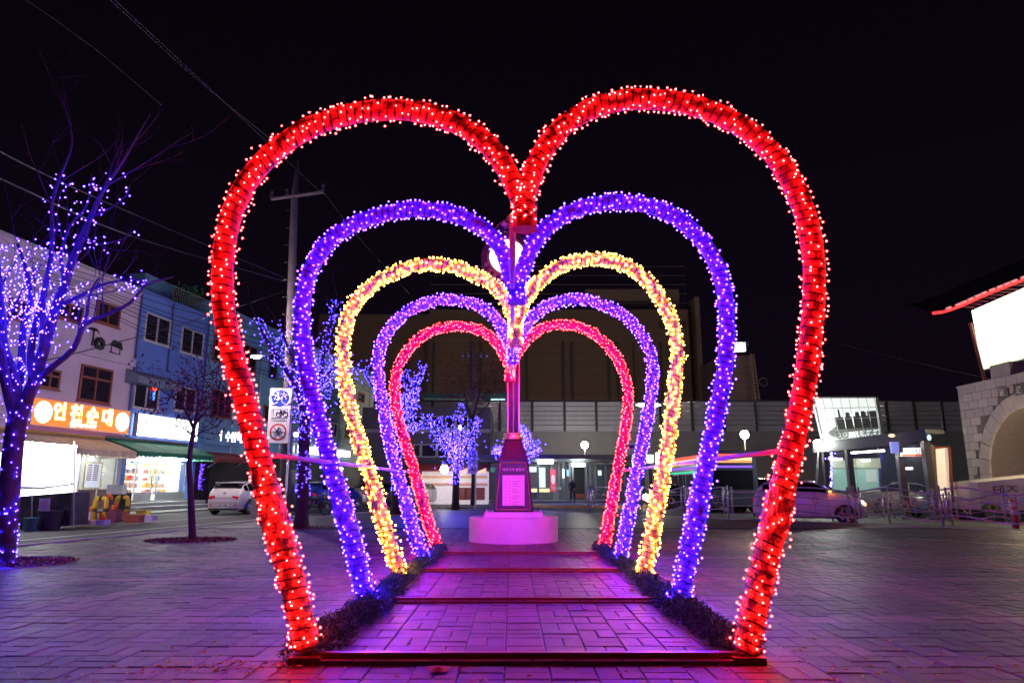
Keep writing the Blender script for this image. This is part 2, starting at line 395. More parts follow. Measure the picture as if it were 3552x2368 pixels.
# ------------------------------------------------------------------ the five heart arches
hearts = [
 dict(col='red', L=[(1203,470),(1178,420),(1150,365),(1110,320),(1060,288),(1000,265),(940,253),(880,252),(820,258),(755,275),(700,298),(650,330),(610,365),(575,405),(548,450),(528,500),(517,550),(512,600),(510,650),(513,700),(522,760),(535,820),(553,880),(568,940),(583,1000),(598,1060),(614,1130),(632,1200),(641,1225),(660,1290),(676,1352),(692,1420),(709,1491)],
      R=[(1205,470),(1212,430),(1222,396),(1240,358),(1268,315),(1300,283),(1350,252),(1400,235),(1450,227),(1500,228),(1560,235),(1620,250),(1680,275),(1725,305),(1765,340),(1800,385),(1830,440),(1850,495),(1865,555),(1870,610),(1871,665),(1868,720),(1864,758),(1857,830),(1845,900),(1830,976),(1816,1040),(1802,1103),(1785,1180),(1768,1245),(1755,1300),(1740,1366),(1727,1430),(1715,1484)], stub=(1203,528), stubx=1205),
 dict(col='violet', L=[(1182,660),(1169,629),(1163,600),(1154,573),(1125,537),(1090,512),(1050,494),(1000,482),(950,480),(900,487),(850,500),(800,520),(765,545),(735,580),(715,615),(702,650),(695,700),(694,750),(697,800),(704,850),(715,896),(728,950),(740,997),(753,1045),(769,1099),(783,1150),(798,1200),(810,1240),(823,1290),(838,1352),(850,1400)],
      R=[(1190,650),(1210,590),(1235,545),(1265,515),(1300,492),(1350,472),(1400,464),(1450,464),(1500,475),(1550,497),(1590,527),(1620,562),(1645,605),(1660,650),(1668,700),(1670,750),(1668,800),(1665,852),(1655,900),(1644,960),(1636,1004),(1624,1060),(1612,1118),(1601,1175),(1590,1232),(1580,1280),(1570,1326),(1558,1390)], stub=(1185,697), stubx=1187),
 dict(col='warm', L=[(1182,735),(1165,695),(1140,660),(1100,635),(1060,618),(1020,608),(980,606),(940,613),(900,628),(860,650),(830,675),(808,705),(795,740),(788,780),(787,820),(790,860),(795,896),(805,940),(820,997),(835,1048),(851,1099),(866,1150),(881,1200),(893,1240),(905,1280),(920,1330)],
      R=[(1186,735),(1205,690),(1230,655),(1265,622),(1310,602),(1350,595),(1390,595),(1430,605),(1465,625),(1495,655),(1520,690),(1540,730),(1552,770),(1557,814),(1553,860),(1547,900),(1543,950),(1537,1004),(1527,1060),(1517,1118),(1506,1175),(1496,1232),(1487,1280),(1480,1325)], stub=(1183,795), stubx=1184),
 dict(col='violet', L=[(1176,805),(1158,762),(1130,722),(1100,702),(1060,691),(1020,688),(980,695),(945,710),(912,735),(888,765),(872,800),(868,840),(870,870),(877,920),(885,960),(893,1010),(903,1050),(914,1090),(926,1135),(940,1180),(955,1230),(975,1290)],
      R=[(1178,805),(1200,762),(1225,726),(1260,700),(1300,688),(1340,687),(1380,697),(1420,715),(1455,745),(1480,780),(1497,820),(1500,860),(1496,900),(1488,950),(1479,1004),(1468,1060),(1457,1118),(1447,1170),(1437,1220),(1424,1290)], stub=(1176,835), stubx=1177),
 dict(col='crimson', L=[(1170,840),(1150,800),(1130,775),(1100,758),(1060,748),(1020,752),(985,763),(955,782),(932,810),(915,840),(907,880),(908,920),(915,960),(925,1000),(938,1040),(952,1085),(965,1130),(978,1180),(992,1225),(1006,1258)],
      R=[(1172,840),(1195,800),(1220,770),(1255,750),(1295,745),(1335,752),(1370,770),(1400,797),(1422,830),(1437,870),(1443,900),(1441,950),(1433,1004),(1423,1060),(1412,1118),(1401,1180),(1392,1232),(1387,1258)], stub=(1170,877), stubx=1171),
]
EB = {'red': (250, 3.6, 3.4), 'crimson': (260, 2.0, 2.8), 'violet': (12, 2.2, 600), 'warm': (300, 66, 4.0)}
HALOC = {'red': (1, .012, .03), 'crimson': (1, .012, .04), 'violet': (.10, .015, 1), 'warm': (1, .36, .02)}
HALOM = {k: cap('bulb_cap_' + k, c, 1.1, .45) for k, c in HALOC.items()}
BCOL = {}
for k, c in EB.items():
    mx_ = max(c); BCOL[k] = em('bulb_' + k, tuple(v/mx_ for v in c), mx_*1.0)
m_fab = {'red': pm('red_felt_wrap', (0.62, 0.09, 0.11), 0.9, var=0.15, scale=20, bump=0.4),
         'crimson': pm('crimson_felt_wrap', (0.70, 0.06, 0.07), 0.9, var=0.15, scale=20, bump=0.4),
         'violet': pm('violet_felt_wrap', (0.24, 0.16, 0.72), 0.9, var=0.15, scale=20, bump=0.4),
         'warm': pm('salmon_felt_wrap', (0.74, 0.42, 0.20), 0.9, var=0.12, scale=20, bump=0.4)}
m_film = {'red': pm('brown_film_wrap', (0.62, 0.20, 0.12), 0.12, 0.3, var=0.5, scale=22, bump=1.0, bscale=40),
          'crimson': pm('rose_film_wrap', (0.60, 0.10, 0.13), 0.22, 0.2, var=0.4, scale=25, bump=1.0, bscale=45),
          'violet': pm('grey_film_wrap', (0.25, 0.20, 0.5), 0.2, 0.25, var=0.4, scale=25, bump=1.0, bscale=45),
          'warm': pm('gold_film_wrap', (0.66, 0.40, 0.18), 0.22, 0.2, var=0.35, scale=25, bump=1.0, bscale=45)}
m_wire = pm('black_cable', (0.012, 0.012, 0.012), 0.5)
m_steel_red = pm('dark_red_painted_steel', (0.20, 0.025, 0.02), 0.4, var=0.3, scale=8, bump=0.2)
Z1 = 2903.0/614
HD = [(Z1*(1+0.4165*k) + 0.246)/0.9788 for k in range(5)]
labels = ['nearest and largest heart arch, red tubes studded with red lights', 'second heart arch from the front, violet tubes behind the big red one',
          'golden heart arch, salmon tubes with warm yellow lights, third in line', 'fourth heart arch, violet lights, between the golden and crimson hearts',
          'smallest looking heart arch at the far end, crimson lights, nearest the clock column']
tr = 0.082
heart_feet = []
BULBQ = 1
for k, h in enumerate(hearts):
    D = HD[k]
    notch = PY(h['stubx']*K, h['stub'][1]*K, D)
    ht = thing('heart_arch', labels[k], 'light arch', (PY(1776, 1184, D).x, D, 0), group='row of lit heart arches on the plaza')
    bulbs = []; seg = 18 if k < 2 else 12
    wires = MB(); wiresegs = MB()
    feet = []
    for side in ('L', 'R'):
        raw = [PY(x, y, D) for x, y in ov(h[side])]
        last = raw[-1]; dr = (raw[-1] - raw[-2]).normalized()
        foot = last + dr * ((0.05 - last.z)/dr.z) if last.z > 0.08 and dr.z < 0 else last
        if last.z > 0.09: raw.append(foot)
        feet.append(raw[-1])
        path = smooth_path(spline(raw, 0.05), 6)
        n = len(path)
        split = next((i for i in range(n//3, n) if path[i].z < 1.30), n-2)
        rr = [tr*(1 + 0.05*noise.noise(Vector((i*0.31, k*7.3, 3 if side == 'L' else 9)))) for i in range(n)]
        up = MB().tube(path[:split+1], rr[:split+1], seg)
        up.build('tube', m_fab[h['col']], ht, smooth=True)
        # crinkled film on the leg: finer rings with radius noise
        lp = spline(path[split-1:], 0.02); lm = MB(); lr = []
        for i, p in enumerate(lp):
            t_ = i/len(lp)
            lr.append(tr*(1.04 + 0.07*abs(math.sin(i*0.9 + 2*noise.noise(p*3))) + 0.05*noise.noise(Vector((i*0.6, k, 1)))) * (1 + 0.16*math.exp(-((i-14)/6.0)**2)) * (1.0 if t_ < 0.95 else 1 - (t_-0.95)*8))
        lm.tube(lp, lr, seg + 2)
        for i, v in enumerate(lm.v):
            q = Vector(v); c_ = lp[min(len(lp)-1, i//(seg+2))]; dv = q - c_
            lm.v[i] = tuple(c_ + dv*(1 + 0.07*noise.noise(q*28) + 0.05*noise.noise(q*70)))
        lm.build('leg_wrap', m_film[h['col']], ht, smooth=(k > 2))
        # cable wound round the tube
        pitch = 0.068; cum = [0]
        for i in range(1, n): cum.append(cum[-1] + (path[i]-path[i-1]).length)
        tot = cum[-1]; stp = 10; j = 0; cpts = []
        N = int(tot/pitch*stp)
        ph0 = rnd.random()*6
        for i in range(N):
            s_ = tot*i/N
            while j < n-2 and cum[j+1] < s_: j += 1
            f = (s_-cum[j])/max(1e-6, cum[j+1]-cum[j]); c_ = path[j].lerp(path[j+1], f)
            t_ = (path[j+1]-path[j]).normalized(); a_ = Vector((0, 1, 0)); b_ = t_.cross(a_)
            th = ph0 + i/stp*2*math.pi + 0.5*noise.noise(Vector((i*0.03, k, 0)))
            off = tr*1.06 if s_ < cum[split] else tr*1.17
            cpts.append(c_ + (a_*math.sin(th) + b_*math.cos(th))*off)
        wires.tube(cpts, 0.0052 if k < 2 else 0.0052, 3, cap=False)
        # bulbs
        dens = (94, 92, 88, 104, 110)[k]; nb = int(tot*dens)
        dl = 1
        for i in range(nb):
            s_ = tot*(i + rnd.uniform(-0.6, 0.6))/nb; s_ = min(max(s_, 0.02), tot-0.06)
            cl = noise.noise(Vector((s_*2.2, k*5, 7 if side == 'L' else 2)))
            j = 0
            lo, hi = 0, n-2
            while lo < hi:
                md = (lo+hi)//2
                if cum[md+1] < s_: lo = md+1
                else: hi = md
            j = lo
            f = (s_-cum[j])/max(1e-6, cum[j+1]-cum[j]); c_ = path[j].lerp(path[j+1], f)
            t_ = (path[j+1]-path[j]).normalized(); a_ = Vector((0, 1, 0)); b_ = t_.cross(a_)
            th = i*2.39996 + rnd.uniform(-.7, .7)
            base_r = tr*1.06 if s_ < cum[split] else tr*1.2
            ro = base_r + (rnd.uniform(0.006, 0.020) if rnd.random() < 0.88 else rnd.uniform(0.012, 0.045))
            q = c_ + (a_*math.sin(th) + b_*math.cos(th))*ro
            bulbs.append((q, math.sin(th)))
    # stub hanging at the notch
    st = PY(h['stubx']*K, (h['L'][0][1]-8)*K, D)
    stb = MB().tube([st, st.lerp(notch, .5), notch], [tr*1.02, tr*1.1, tr*1.2], 20)
    stb.build('notch_stub', m_fab[h['col']], ht, smooth=False)
    for i in range(7):
        c_ = st.lerp(notch, 0.15 + 0.09*i); ring = [c_ + Vector((math.cos(t)*tr*1.2, math.sin(t)*tr*1.2, rnd.uniform(-.003, .003))) for t in [j*2*math.pi/16 for j in range(17)]]
        wires.tube(ring, 0.0035, 3, cap=False)
    for i in range((30, 60, 70, 80, 80)[k]):
        th = rnd.uniform(0, 2*math.pi); c_ = st.lerp(notch, rnd.uniform(-0.3, 0.72 if k == 0 else .9))
        bulbs.append((c_ + Vector((math.cos(th)*tr*1.22, math.sin(th)*tr*1.22, 0)), math.sin(th)))
    wires.build('cable', m_wire, ht)
    br_ = (0.0062, 0.0074, 0.0090, 0.0082, 0.0078)[k]; cs_ = 1.9; cm = HALOM[h['col']]
    bulbs.sort(key=lambda b: b[1])
    if k < 3:
        pr = two(MB().ico((0, 0, 0), br_).ico((0, 0, 0), br_*cs_).build('bulb', BCOL[h['col']], mesh_only=True), cm, 20, 20)
        rs = bulbs[300:]
        for q, _ in bulbs[:300]:
            o = inst('bulb', pr, ht, q); s_ = rnd.uniform(0.8, 1.15); s_ *= rnd.choice((.75, 1, 1, 1.1)); o.scale = (s_, s_, s_)
    else: rs = bulbs
    mb = MB()
    for q, _ in rs:
        s_ = br_*rnd.uniform(0.8, 1.15); mb.octa(q, s_*1.2); mb.ico(q, s_*cs_)
    two(mb.build('bulb_string', BCOL[h['col']], ht, kind='stuff').data, cm, 8, 20)
    heart_feet.append(feet)
    for f in feet:
        pl = MB().box(f.x-0.11, f.y-0.11, 0.002, f.x+0.11, f.y+0.11, 0.05)
        pl.build('base_plate', m_steel_red, ht)
        pl = MB().lathe((f.x, f.y, 0.05), [(0.045, 0), (0.045, 0.12)], 10); pl.build('foot_post', m_steel_red, ht)
# pipes that tie the arches together
m_pipe = pm('galvanised_pipe', (0.62, 0.62, 0.66), 0.3, 0.15, var=0.08)
def pipe(label, a, b, r, n=2):
    o = MB().tube([a, b], r, 12).build('tie_pipe', m_pipe, smooth=True); tag(o, label, 'pipe', 'pipes tying the heart arches together'); return o
def xat(k, side, yh):    # x of a heart leg at height
    pts = [PY(x, y, HD[k]) for x, y in ov(hearts[k][side])]
    best = min((p for i, p in enumerate(pts) if i > len(pts)//2), key=lambda p: abs(p.z - yh)); return best.x
zp = CAMH + (1680-1567)*Z1/2419
pipe('horizontal steel pipe along the left legs of the hearts', (xat(0, 'L', zp), HD[0], zp), (xat(4, 'L', zp), HD[4], zp), 0.021)
zr = CAMH + (1680-1552)*Z1/2419
pipe('horizontal steel pipe along the right legs of the hearts', (xat(0, 'R', zr), HD[0], zr), (xat(4, 'R', zr), HD[4], zr), 0.021)
na = PY(1791, 800, HD[0]); nb_ = PY(1776, 1300, HD[4])
pipe('ridge pipe running back from notch to notch of the hearts', na + Vector((-0.03, 0, 0.12)), Vector((na.x-0.03, HD[4], na.z+0.1)), 0.03)
# steel bars on the ground between the feet
for (yy, xa, xb, lab, hh) in ((2296, 1075, 2620, 'front steel ground bar nearest the camera', 0.07), (2087, 1350, 2290, 'second steel ground bar across the walkway', 0.05),
                           (1981, 1470, 2160, 'third steel ground bar across the walkway', 0.05), (1921, 1535, 2095, 'farthest steel ground bar, in front of the clock column', 0.05)):
    a, b = PG(xa, yy), PG(xb, yy); g = thing('ground_bar', lab, 'metal bar', ((a.x+b.x)/2, a.y, 0), group='red steel bars across the walkway')
    MB().box(a.x, a.y-0.03, 0.004, b.x, a.y+0.03, hh).build('top_channel', m_steel_red, g)
    MB().box(a.x-0.05, a.y-0.09, 0.003, b.x+0.05, a.y-0.032, hh*0.45).build('lower_flange', m_steel_red, g)
    for i in range(5):
        x = a.x + (b.x-a.x)*(i+.5)/5
        MB().lathe((x, a.y-0.06, hh*0.45), [(0.010, 0), (0.010, 0.01)], 6).build('bolt', m_wire, g)
# evergreen tinsel garlands beside the feet
m_gar = pm('garland_needles', (0.05, 0.14, 0.08), 0.4, var=0.5, scale=12, island=0.6)
for side in (0, 1):
    fpts = [Vector((f[side].x, HD[i], 0)) for i, f in enumerate(heart_feet)]
    sgn = -1 if side == 0 else 1
    st = fpts[0] + Vector((0.05*sgn, -0.05, 0)); line = spline([st] + [p + Vector((-0.02*sgn, 0.1, 0)) for p in fpts[1:]], 0.012)
    gm = MB()
    for i, p in enumerate(line):
        tt = i/len(line)
        for q in range(46 if tt < 0.45 else 30):
            lump = 1 + 0.6*noise.noise(p*3.1) + 0.75*noise.noise(p*8.0)
            an = rnd.uniform(-0.25, math.pi+0.25); r0_ = 0.105*lump*math.sqrt(rnd.random())*(1.15 if tt < .3 else 1)
            c_ = p + Vector((math.cos(an)*r0_*1.15 - sgn*0.03, rnd.gauss(0, 0.012), max(0.012, 0.05 + math.sin(an)*r0_)))
            th = an + rnd.gauss(0, .8); ln = rnd.uniform(0.018, 0.05)
            d_ = Vector((math.cos(th), rnd.uniform(-1, 1), math.sin(th)*.9)).normalized()
            e_ = c_ + d_*ln; e_.z = max(0.004, e_.z); sdv = d_.cross(Vector((rnd.random(), rnd.random(), rnd.random()))).normalized()*rnd.uniform(0.004, 0.008)
            if (e_-c_).length < 0.01: continue
            gm.add([c_-sdv, c_+sdv, e_], [(0, 1, 2)])
    o = gm.build('garland', m_gar)
    tag(o, ('left' if side == 0 else 'right') + ' garland of dark green tinsel needles laid along the heart feet', 'garland', 'tinsel garlands beside the walkway')
# fallen leaves near the front bar
m_leaf = pm('dry_leaf', (0.42, 0.2, 0.07), 0.7, var=0.3, rnd_obj=0.4, island=0.4)
lm = MB()
for i in range(420):
    x, y = rnd.uniform(-3.6, 3.6), rnd.choice([rnd.gauss(HD[0]-0.25, 0.12), rnd.gauss(HD[0]+0.2, .2), rnd.uniform(4, 12)])
    if i % 3 == 0: x = rnd.gauss(-1.9, 0.35); y = rnd.gauss(HD[0]-0.15, 0.12)
    a = rnd.uniform(0, 6.28); s_ = rnd.uniform(0.008, 0.028)
    c, s2 = math.cos(a)*s_, math.sin(a)*s_
    lm.add([(x-c, y-s2, 0.006), (x+s2*.5, y-c*.5, 0.012+s_*.2), (x+c, y+s2, 0.007), (x-s2*.5, y+c*.5, 0.016)], [(0, 1, 2, 3)])
o = lm.build('fallen_leaves', m_leaf, kind='stuff'); o['label'] = 'small dry brown leaves scattered on the plaza paving'
for (px, py, s_, lab) in ((1520, 2331, .075, 'large dry brown leaf lying under the front steel bar'), (1448, 1982, .05, 'pale dry leaf caught in the left garland'), (2192, 2052, .045, 'pale dry leaf on the paving by the right garland')):
    p = PG(px, py); q = MB(); rim = []
    for i in range(16):
        t = i*math.pi/8; rr_ = s_*(1 + 0.25*math.sin(5*t)); rim.append((p.x + rr_*math.cos(t), p.y + rr_*0.7*math.sin(t), 0.012 + 0.25*s_*(1+math.cos(2*t))*.5))
    q.add([(p.x, p.y, 0.02+s_*.35)] + rim, [(0, i+1, (i+1) % 16+1) for i in range(16)])
    tag(q.build('leaf', m_leaf), lab, 'leaf')

# ------------------------------------------------------------------ clock column
m_navy = pm('dark_navy_cladding', (0.008, 0.006, 0.012), 0.3, var=0.1, scale=3, bump=0.05)
m_plum = pm('plum_panel', (0.045, 0.018, 0.05), 0.35, var=0.1)
m_gold = pm('brass_trim', (0.75, 0.5, 0.28), 0.3, 0.75, var=0.1)
m_white = pm('white_stone_plinth', (0.62, 0.60, 0.60), 0.55, var=0.12, scale=2.5, bump=0.15, detail=6)
zc = 2903/ (1874-1680.0) * 1.0; MY = (zc+0.246)/0.9788 + 0.0
MX = PG(1781, 1874).x; RAD = 0.5*309*zc/2368
def MZ(py, dz=0.0):       # height on the column axis
    return PY(1781, py, MY+dz).z
mon = thing('clock_column', 'tall dark pedestal column carrying a lit round clock on a white drum base', 'clock', (MX, MY, 0))
ht_ = PY(1640, 1790, MY).z
MB().lathe((MX, MY, 0), [(RAD, 0), (RAD, ht_-0.02), (RAD-0.015, ht_), (0.1, ht_+0.001)], 64).build('drum_base', m_white, mon, smooth=False)
def sq(z0, z1, w0, w1, name, m, par, dy=0.0):
    q = MB(); q.hexa([(MX-w0, MY-w0, z0), (MX+w0, MY-w0, z0), (MX+w0, MY+w0, z0), (MX-w0, MY+w0, z0), (MX-w1, MY-w1, z1), (MX+w1, MY-w1, z1), (MX+w1, MY+w1, z1), (MX-w1, MY+w1, z1)])
    return q.build(name, m, par)
pxm = (zc)/2368
z_s = ht_ + 0.11
sq(ht_+0.001, z_s, 99*pxm, 98*pxm, 'plinth_slab', m_white, mon)
zt1 = MZ(1596); w0, w1 = 68*pxm, 52*pxm
ped = sq(z_s, zt1, w0, w1, 'pedestal', m_navy, mon)
zt2 = MZ(1526); w2 = 29*pxm
sq(zt1, zt2, w1-0.005, w2, 'pedestal_cap', m_navy, mon)
# front panel, brass outline, plaque, text
def fy(z): return MY - (w0 + (w1-w0)*(z-z_s)/(zt1-z_s)) - 0.004
def fx(u, z, m_=0.0): w_ = (w0 + (w1-w0)*(z-z_s)/(zt1-z_s)) - m_; return MX + u*w_
za, zb_ = z_s+0.03, zt1-0.04; pn = MB()
pn.add([(fx(-1, za, .03), fy(za), za), (fx(1, za, .03), fy(za), za), (fx(1, zb_, .03), fy(zb_), zb_), (fx(-1, zb_, .03), fy(zb_), zb_)], [(0, 1, 2, 3)]); pn.build('front_panel', m_plum, mon)
br = MB(); cs = [Vector((fx(u, z, .05), fy(z)-0.004, z)) for u, z in ((-1, za+.02), (1, za+.02), (1, zb_-.02), (-1, zb_-.02))]
for i in range(4): br.tube([cs[i], cs[(i+1) % 4]], 0.012, 4)
br.build('brass_outline', m_gold, mon)
m_plq = pm('pink_white_plaque', (0.78, 0.66, 0.64), 0.5, var=0.04)
pz0, pz1 = MZ(1751), MZ(1648); pw = 38*pxm
pq = MB(); pq.hexa([(MX-pw, fy(pz0)-.02, pz0), (MX+pw, fy(pz0)-.02, pz0), (MX+pw, fy(pz0)+.01, pz0), (MX-pw, fy(pz0)+.01, pz0), (MX-pw, fy(pz1)-.02, pz1), (MX+pw, fy(pz1)-.02, pz1), (MX+pw, fy(pz1)+.01, pz1), (MX-pw, fy(pz1)+.01, pz1)])
plq = pq.build('plaque', m_plq, mon)
updir = Vector((0, fy(pz1)-fy(pz0), pz1-pz0)).normalized()
pt_ = MZ(1633); text('heading_text', '태극기의 변천사', 0.072, mon, m_plq, (MX, fy(pt_)-0.008, pt_), (1, 0, 0), updir, 0.003, 0.001, 'CENTER')
m_ink = pm('plaque_ink', (0.22, 0.13, 0.18), 0.6)
text('plaque_title', '태극기 변천과정', 0.045, plq, m_ink, (MX, fy(pz1)-0.024, pz1-0.07), (1, 0, 0), updir, 0.001, 0, 'CENTER')
ink = MB()
for i in range(16):
    z = pz1 - 0.13 - i*0.034; yy = fy(z) - 0.0225
    if i not in (4, 8, 12): ink.obox((MX+0.07-0.02*(i % 3), yy, z), (0.10-0.02*(i % 3), 0, 0), (0, 0.001, 0), (0, 0, 0.0035))
    if i % 2 == 0:
        for dx in (-0.17, -0.09): ink.obox((MX+dx, yy, z), (0.014, 0, 0), (0, .001, 0), (0, 0, 0.006))
ink.build('plaque_print', m_ink, plq)
# rings and shaft
zr0, zr1 = zt2, MZ(1503)
MB().lathe((MX, MY, 0), [(.03+w2, zr0), (.055+w2, zr0+.02), (.055+w2, zr0+.06), (w2+.0, zr0+.075), (w2+.0, zr1-.04), (w2+.04, zr1-.03), (w2+.04, zr1), (w2*.6, zr1)], 24).build('brass_collar', m_gold, mon, smooth=False)
zf = MZ(985)
sh = sq(zr1, zf, 17*pxm, 22*pxm, 'shaft', m_navy, mon)
for sx_ in (-1, 1):
    f_ = MB(); f_.hexa([(MX+sx_*17*pxm, MY-.09, zr1), (MX+sx_*21*pxm, MY-.09, zr1), (MX+sx_*21*pxm, MY+.0, zr1), (MX+sx_*17*pxm, MY+.0, zr1), (MX+sx_*22*pxm, MY-.09, zf), (MX+sx_*26*pxm, MY-.09, zf), (MX+sx_*26*pxm, MY, zf), (MX+sx_*22*pxm, MY, zf)])
    f_.build('side_fin', m_gold, mon)
MB().box(MX-.012, MY-22*pxm-.012, zr1, MX+.012, MY-17*pxm+.02, zf).build('centre_strip', pm('rose_strip', (0.5, .15, .2), .4), mon)
ccx = PY(1760, 899, MY).x; ccz = MZ(899); cr = 93*zc*1.06/2368
ck = MB().lathe((ccx, MY-0.02, ccz), [(cr*0.3, -0.15), (cr, -0.12), (cr, 0.12), (cr*.3, 0.15)], 40, 'y').build('clock_case', pm('bronze_case', (0.20, 0.13, 0.12), .35, .6), mon)
fr_ = cr*0.67
MB().lathe((ccx, MY-0.20, ccz), [(fr_*1.0, 0), (fr_*1.14, 0.0), (fr_*1.18, 0.04), (fr_*1.18, 0.08)], 40, 'y').build('bezel', m_gold, ck, smooth=False)
MB().lathe((ccx, MY-0.212, ccz), [(fr_*0.99, 0), (fr_*0.99, 0.01)], 40, 'y').build('clock_face', em('clock_face_light', (1, .98, 1.0), 3.0), ck)
hd = MB(); hd.obox((ccx, MY-.225, ccz+fr_*.25), (.012, 0, 0), (0, .003, 0), (0, 0, fr_*.3)); hd.obox((ccx-fr_*.25, MY-.225, ccz), (fr_*.3, 0, 0), (0, .003, 0), (0, 0, .014)); hd.build('clock_hands', m_wire, ck)
for i in range(9):       # scalloped ornaments round the case
    a = R(200) + i*R(18) if i < 5 else R(-20) - (i-5)*R(18)
    MB().ball((ccx+math.cos(a)*cr*.86, MY-.15, ccz+math.sin(a)*cr*.86), 0.045, 8, 5, (1, .5, 1.4)).build('ornament', m_gold, ck)
ctop = MB().slab([Vector((ccx+.06+cr*.62*math.cos(t), MY-.06, ccz+cr*.85+cr*.72*math.sin(t))) for t in [i*math.pi/12 for i in range(13)]], (0, 0.12, 0)).build('crest', pm('crest_board', (0.03, .02, .05), .5), mon)
rim = [Vector((ccx+.06+cr*.63*math.cos(t), MY-.06, ccz+cr*.85+cr*.73*math.sin(t))) for t in [i*math.pi/12 for i in range(13)]]
MB().tube(rim, 0.014, 5).build('crest_rim', m_gold, ctop)
MB().tube([Vector((ccx+.06+.07*math.cos(t), MY, ccz+cr*1.66+.07*math.sin(t))) for t in [i*math.pi/8 for i in range(17)]], 0.016, 5).build('finial_ring', m_gold, mon)
for sx_ in (-1, 1):
    c_ = Vector((ccx+.06, MY-.075, ccz+cr*1.32)); fl = MB()
    fl.tube([c_+Vector((-sx_*.13, 0, -.09)), c_+Vector((sx_*.14, 0, .09))], .006, 4)
    fl.obox(c_+Vector((sx_*.13, 0, .03)), (.05, 0, sx_*.035), (0, .003, 0), (-sx_*.032, 0, .046)); fl.build('crossed_flag', m_plq, ctop)
    tc_ = [Vector((ccx+sx_*(cr*.78+.05*math.cos(t)), MY-.05, ccz+cr*.82+.06*math.sin(t))) for t in [i*.55 for i in range(13)]]
    MB().tube(tc_, .012, 4).build('scroll', m_gold, ck)
text('crest_text', '문영이', .12, ctop, pm('lilac_letters', (.5, .4, .6), .5, emit=(.6, .4, .8), es=.15), (ccx+.06, MY-.066, ccz+cr*.93), (1, 0, 0), (0, 0, 1), .003, .001, 'CENTER')
for sx_ in (-1, 1): MB().lathe((MX+sx_*96*pxm*.95, MY-96*pxm*.9, z_s), [(.012, 0), (.012, .06)], 6).build('peg', m_pipe, mon)
# ------------------------------------------------------------------ shop row on the left
m_wA = pm('pale_pink_render', (0.60, 0.48, 0.60), 0.85, var=0.10, scale=0.7, bump=0.2, bscale=14, detail=8)
m_wB = pm('blue_painted_wall', (0.12, 0.22, 0.62), 0.7, var=0.12, scale=0.6, bump=0.15, bscale=14, detail=8)
m_wC = pm('teal_painted_wall', (0.17, 0.38, 0.56), 0.75, var=0.12, scale=0.6, bump=0.15, detail=8)
m_wD = pm('pale_teal_siding', (0.32, 0.46, 0.50), 0.8, var=0.12, scale=0.7, bump=0.2, detail=8)
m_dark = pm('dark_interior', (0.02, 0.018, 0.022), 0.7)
m_brown = pm('brown_window_timber', (0.28, 0.07, 0.04), 0.5, var=0.2)
m_wfr = pm('white_window_frame', (0.62, 0.6, 0.62), 0.45, var=0.1)
m_pane = pm('dark_window_pane', (0.025, 0.02, 0.03), 0.07, var=0.3, scale=1.5)
m_pipeb = pm('blue_drain_pipe', (0.07, 0.09, 0.28), 0.5)
m_alu = pm('aluminium', (0.5, 0.52, 0.52), 0.3, 0.6, var=0.1)
def wallbox(name, m, par, s0, s1, z0, z1, o0=-7.0, o1=0.0, kind=None):
    q = MB(); q.hexa([F(s0, z0, o0), F(s1, z0, o0), F(s1, z0, o1), F(s0, z0, o1), F(s0, z1, o0), F(s1, z1, o0), F(s1, z1, o1), F(s0, z1, o1)])
    return q.build(name, m, par, kind=kind)
def frame_rect(mb, s0, s1, z0, z1, w, o0, o1):
    for (a, b, c, d) in ((s0, s1, z1-w, z1), (s0, s1, z0, z0+w), (s0, s0+w, z0+w, z1-w), (s1-w, s1, z0+w, z1-w)):
        mb.hexa([F(a, c, o0), F(b, c, o0), F(b, c, o1), F(a, c, o1), F(a, d, o0), F(b, d, o0), F(b, d, o1), F(a, d, o1)])
def WR(x0, x1, yt, yb, out=0.0):
    xm, ym = (x0+x1)/2, (yt+yb)/2
    return fp(x0, ym, out)[0], fp(x1, ym, out)[0], fp(xm, yb, out)[1], fp(xm, yt, out)[1]
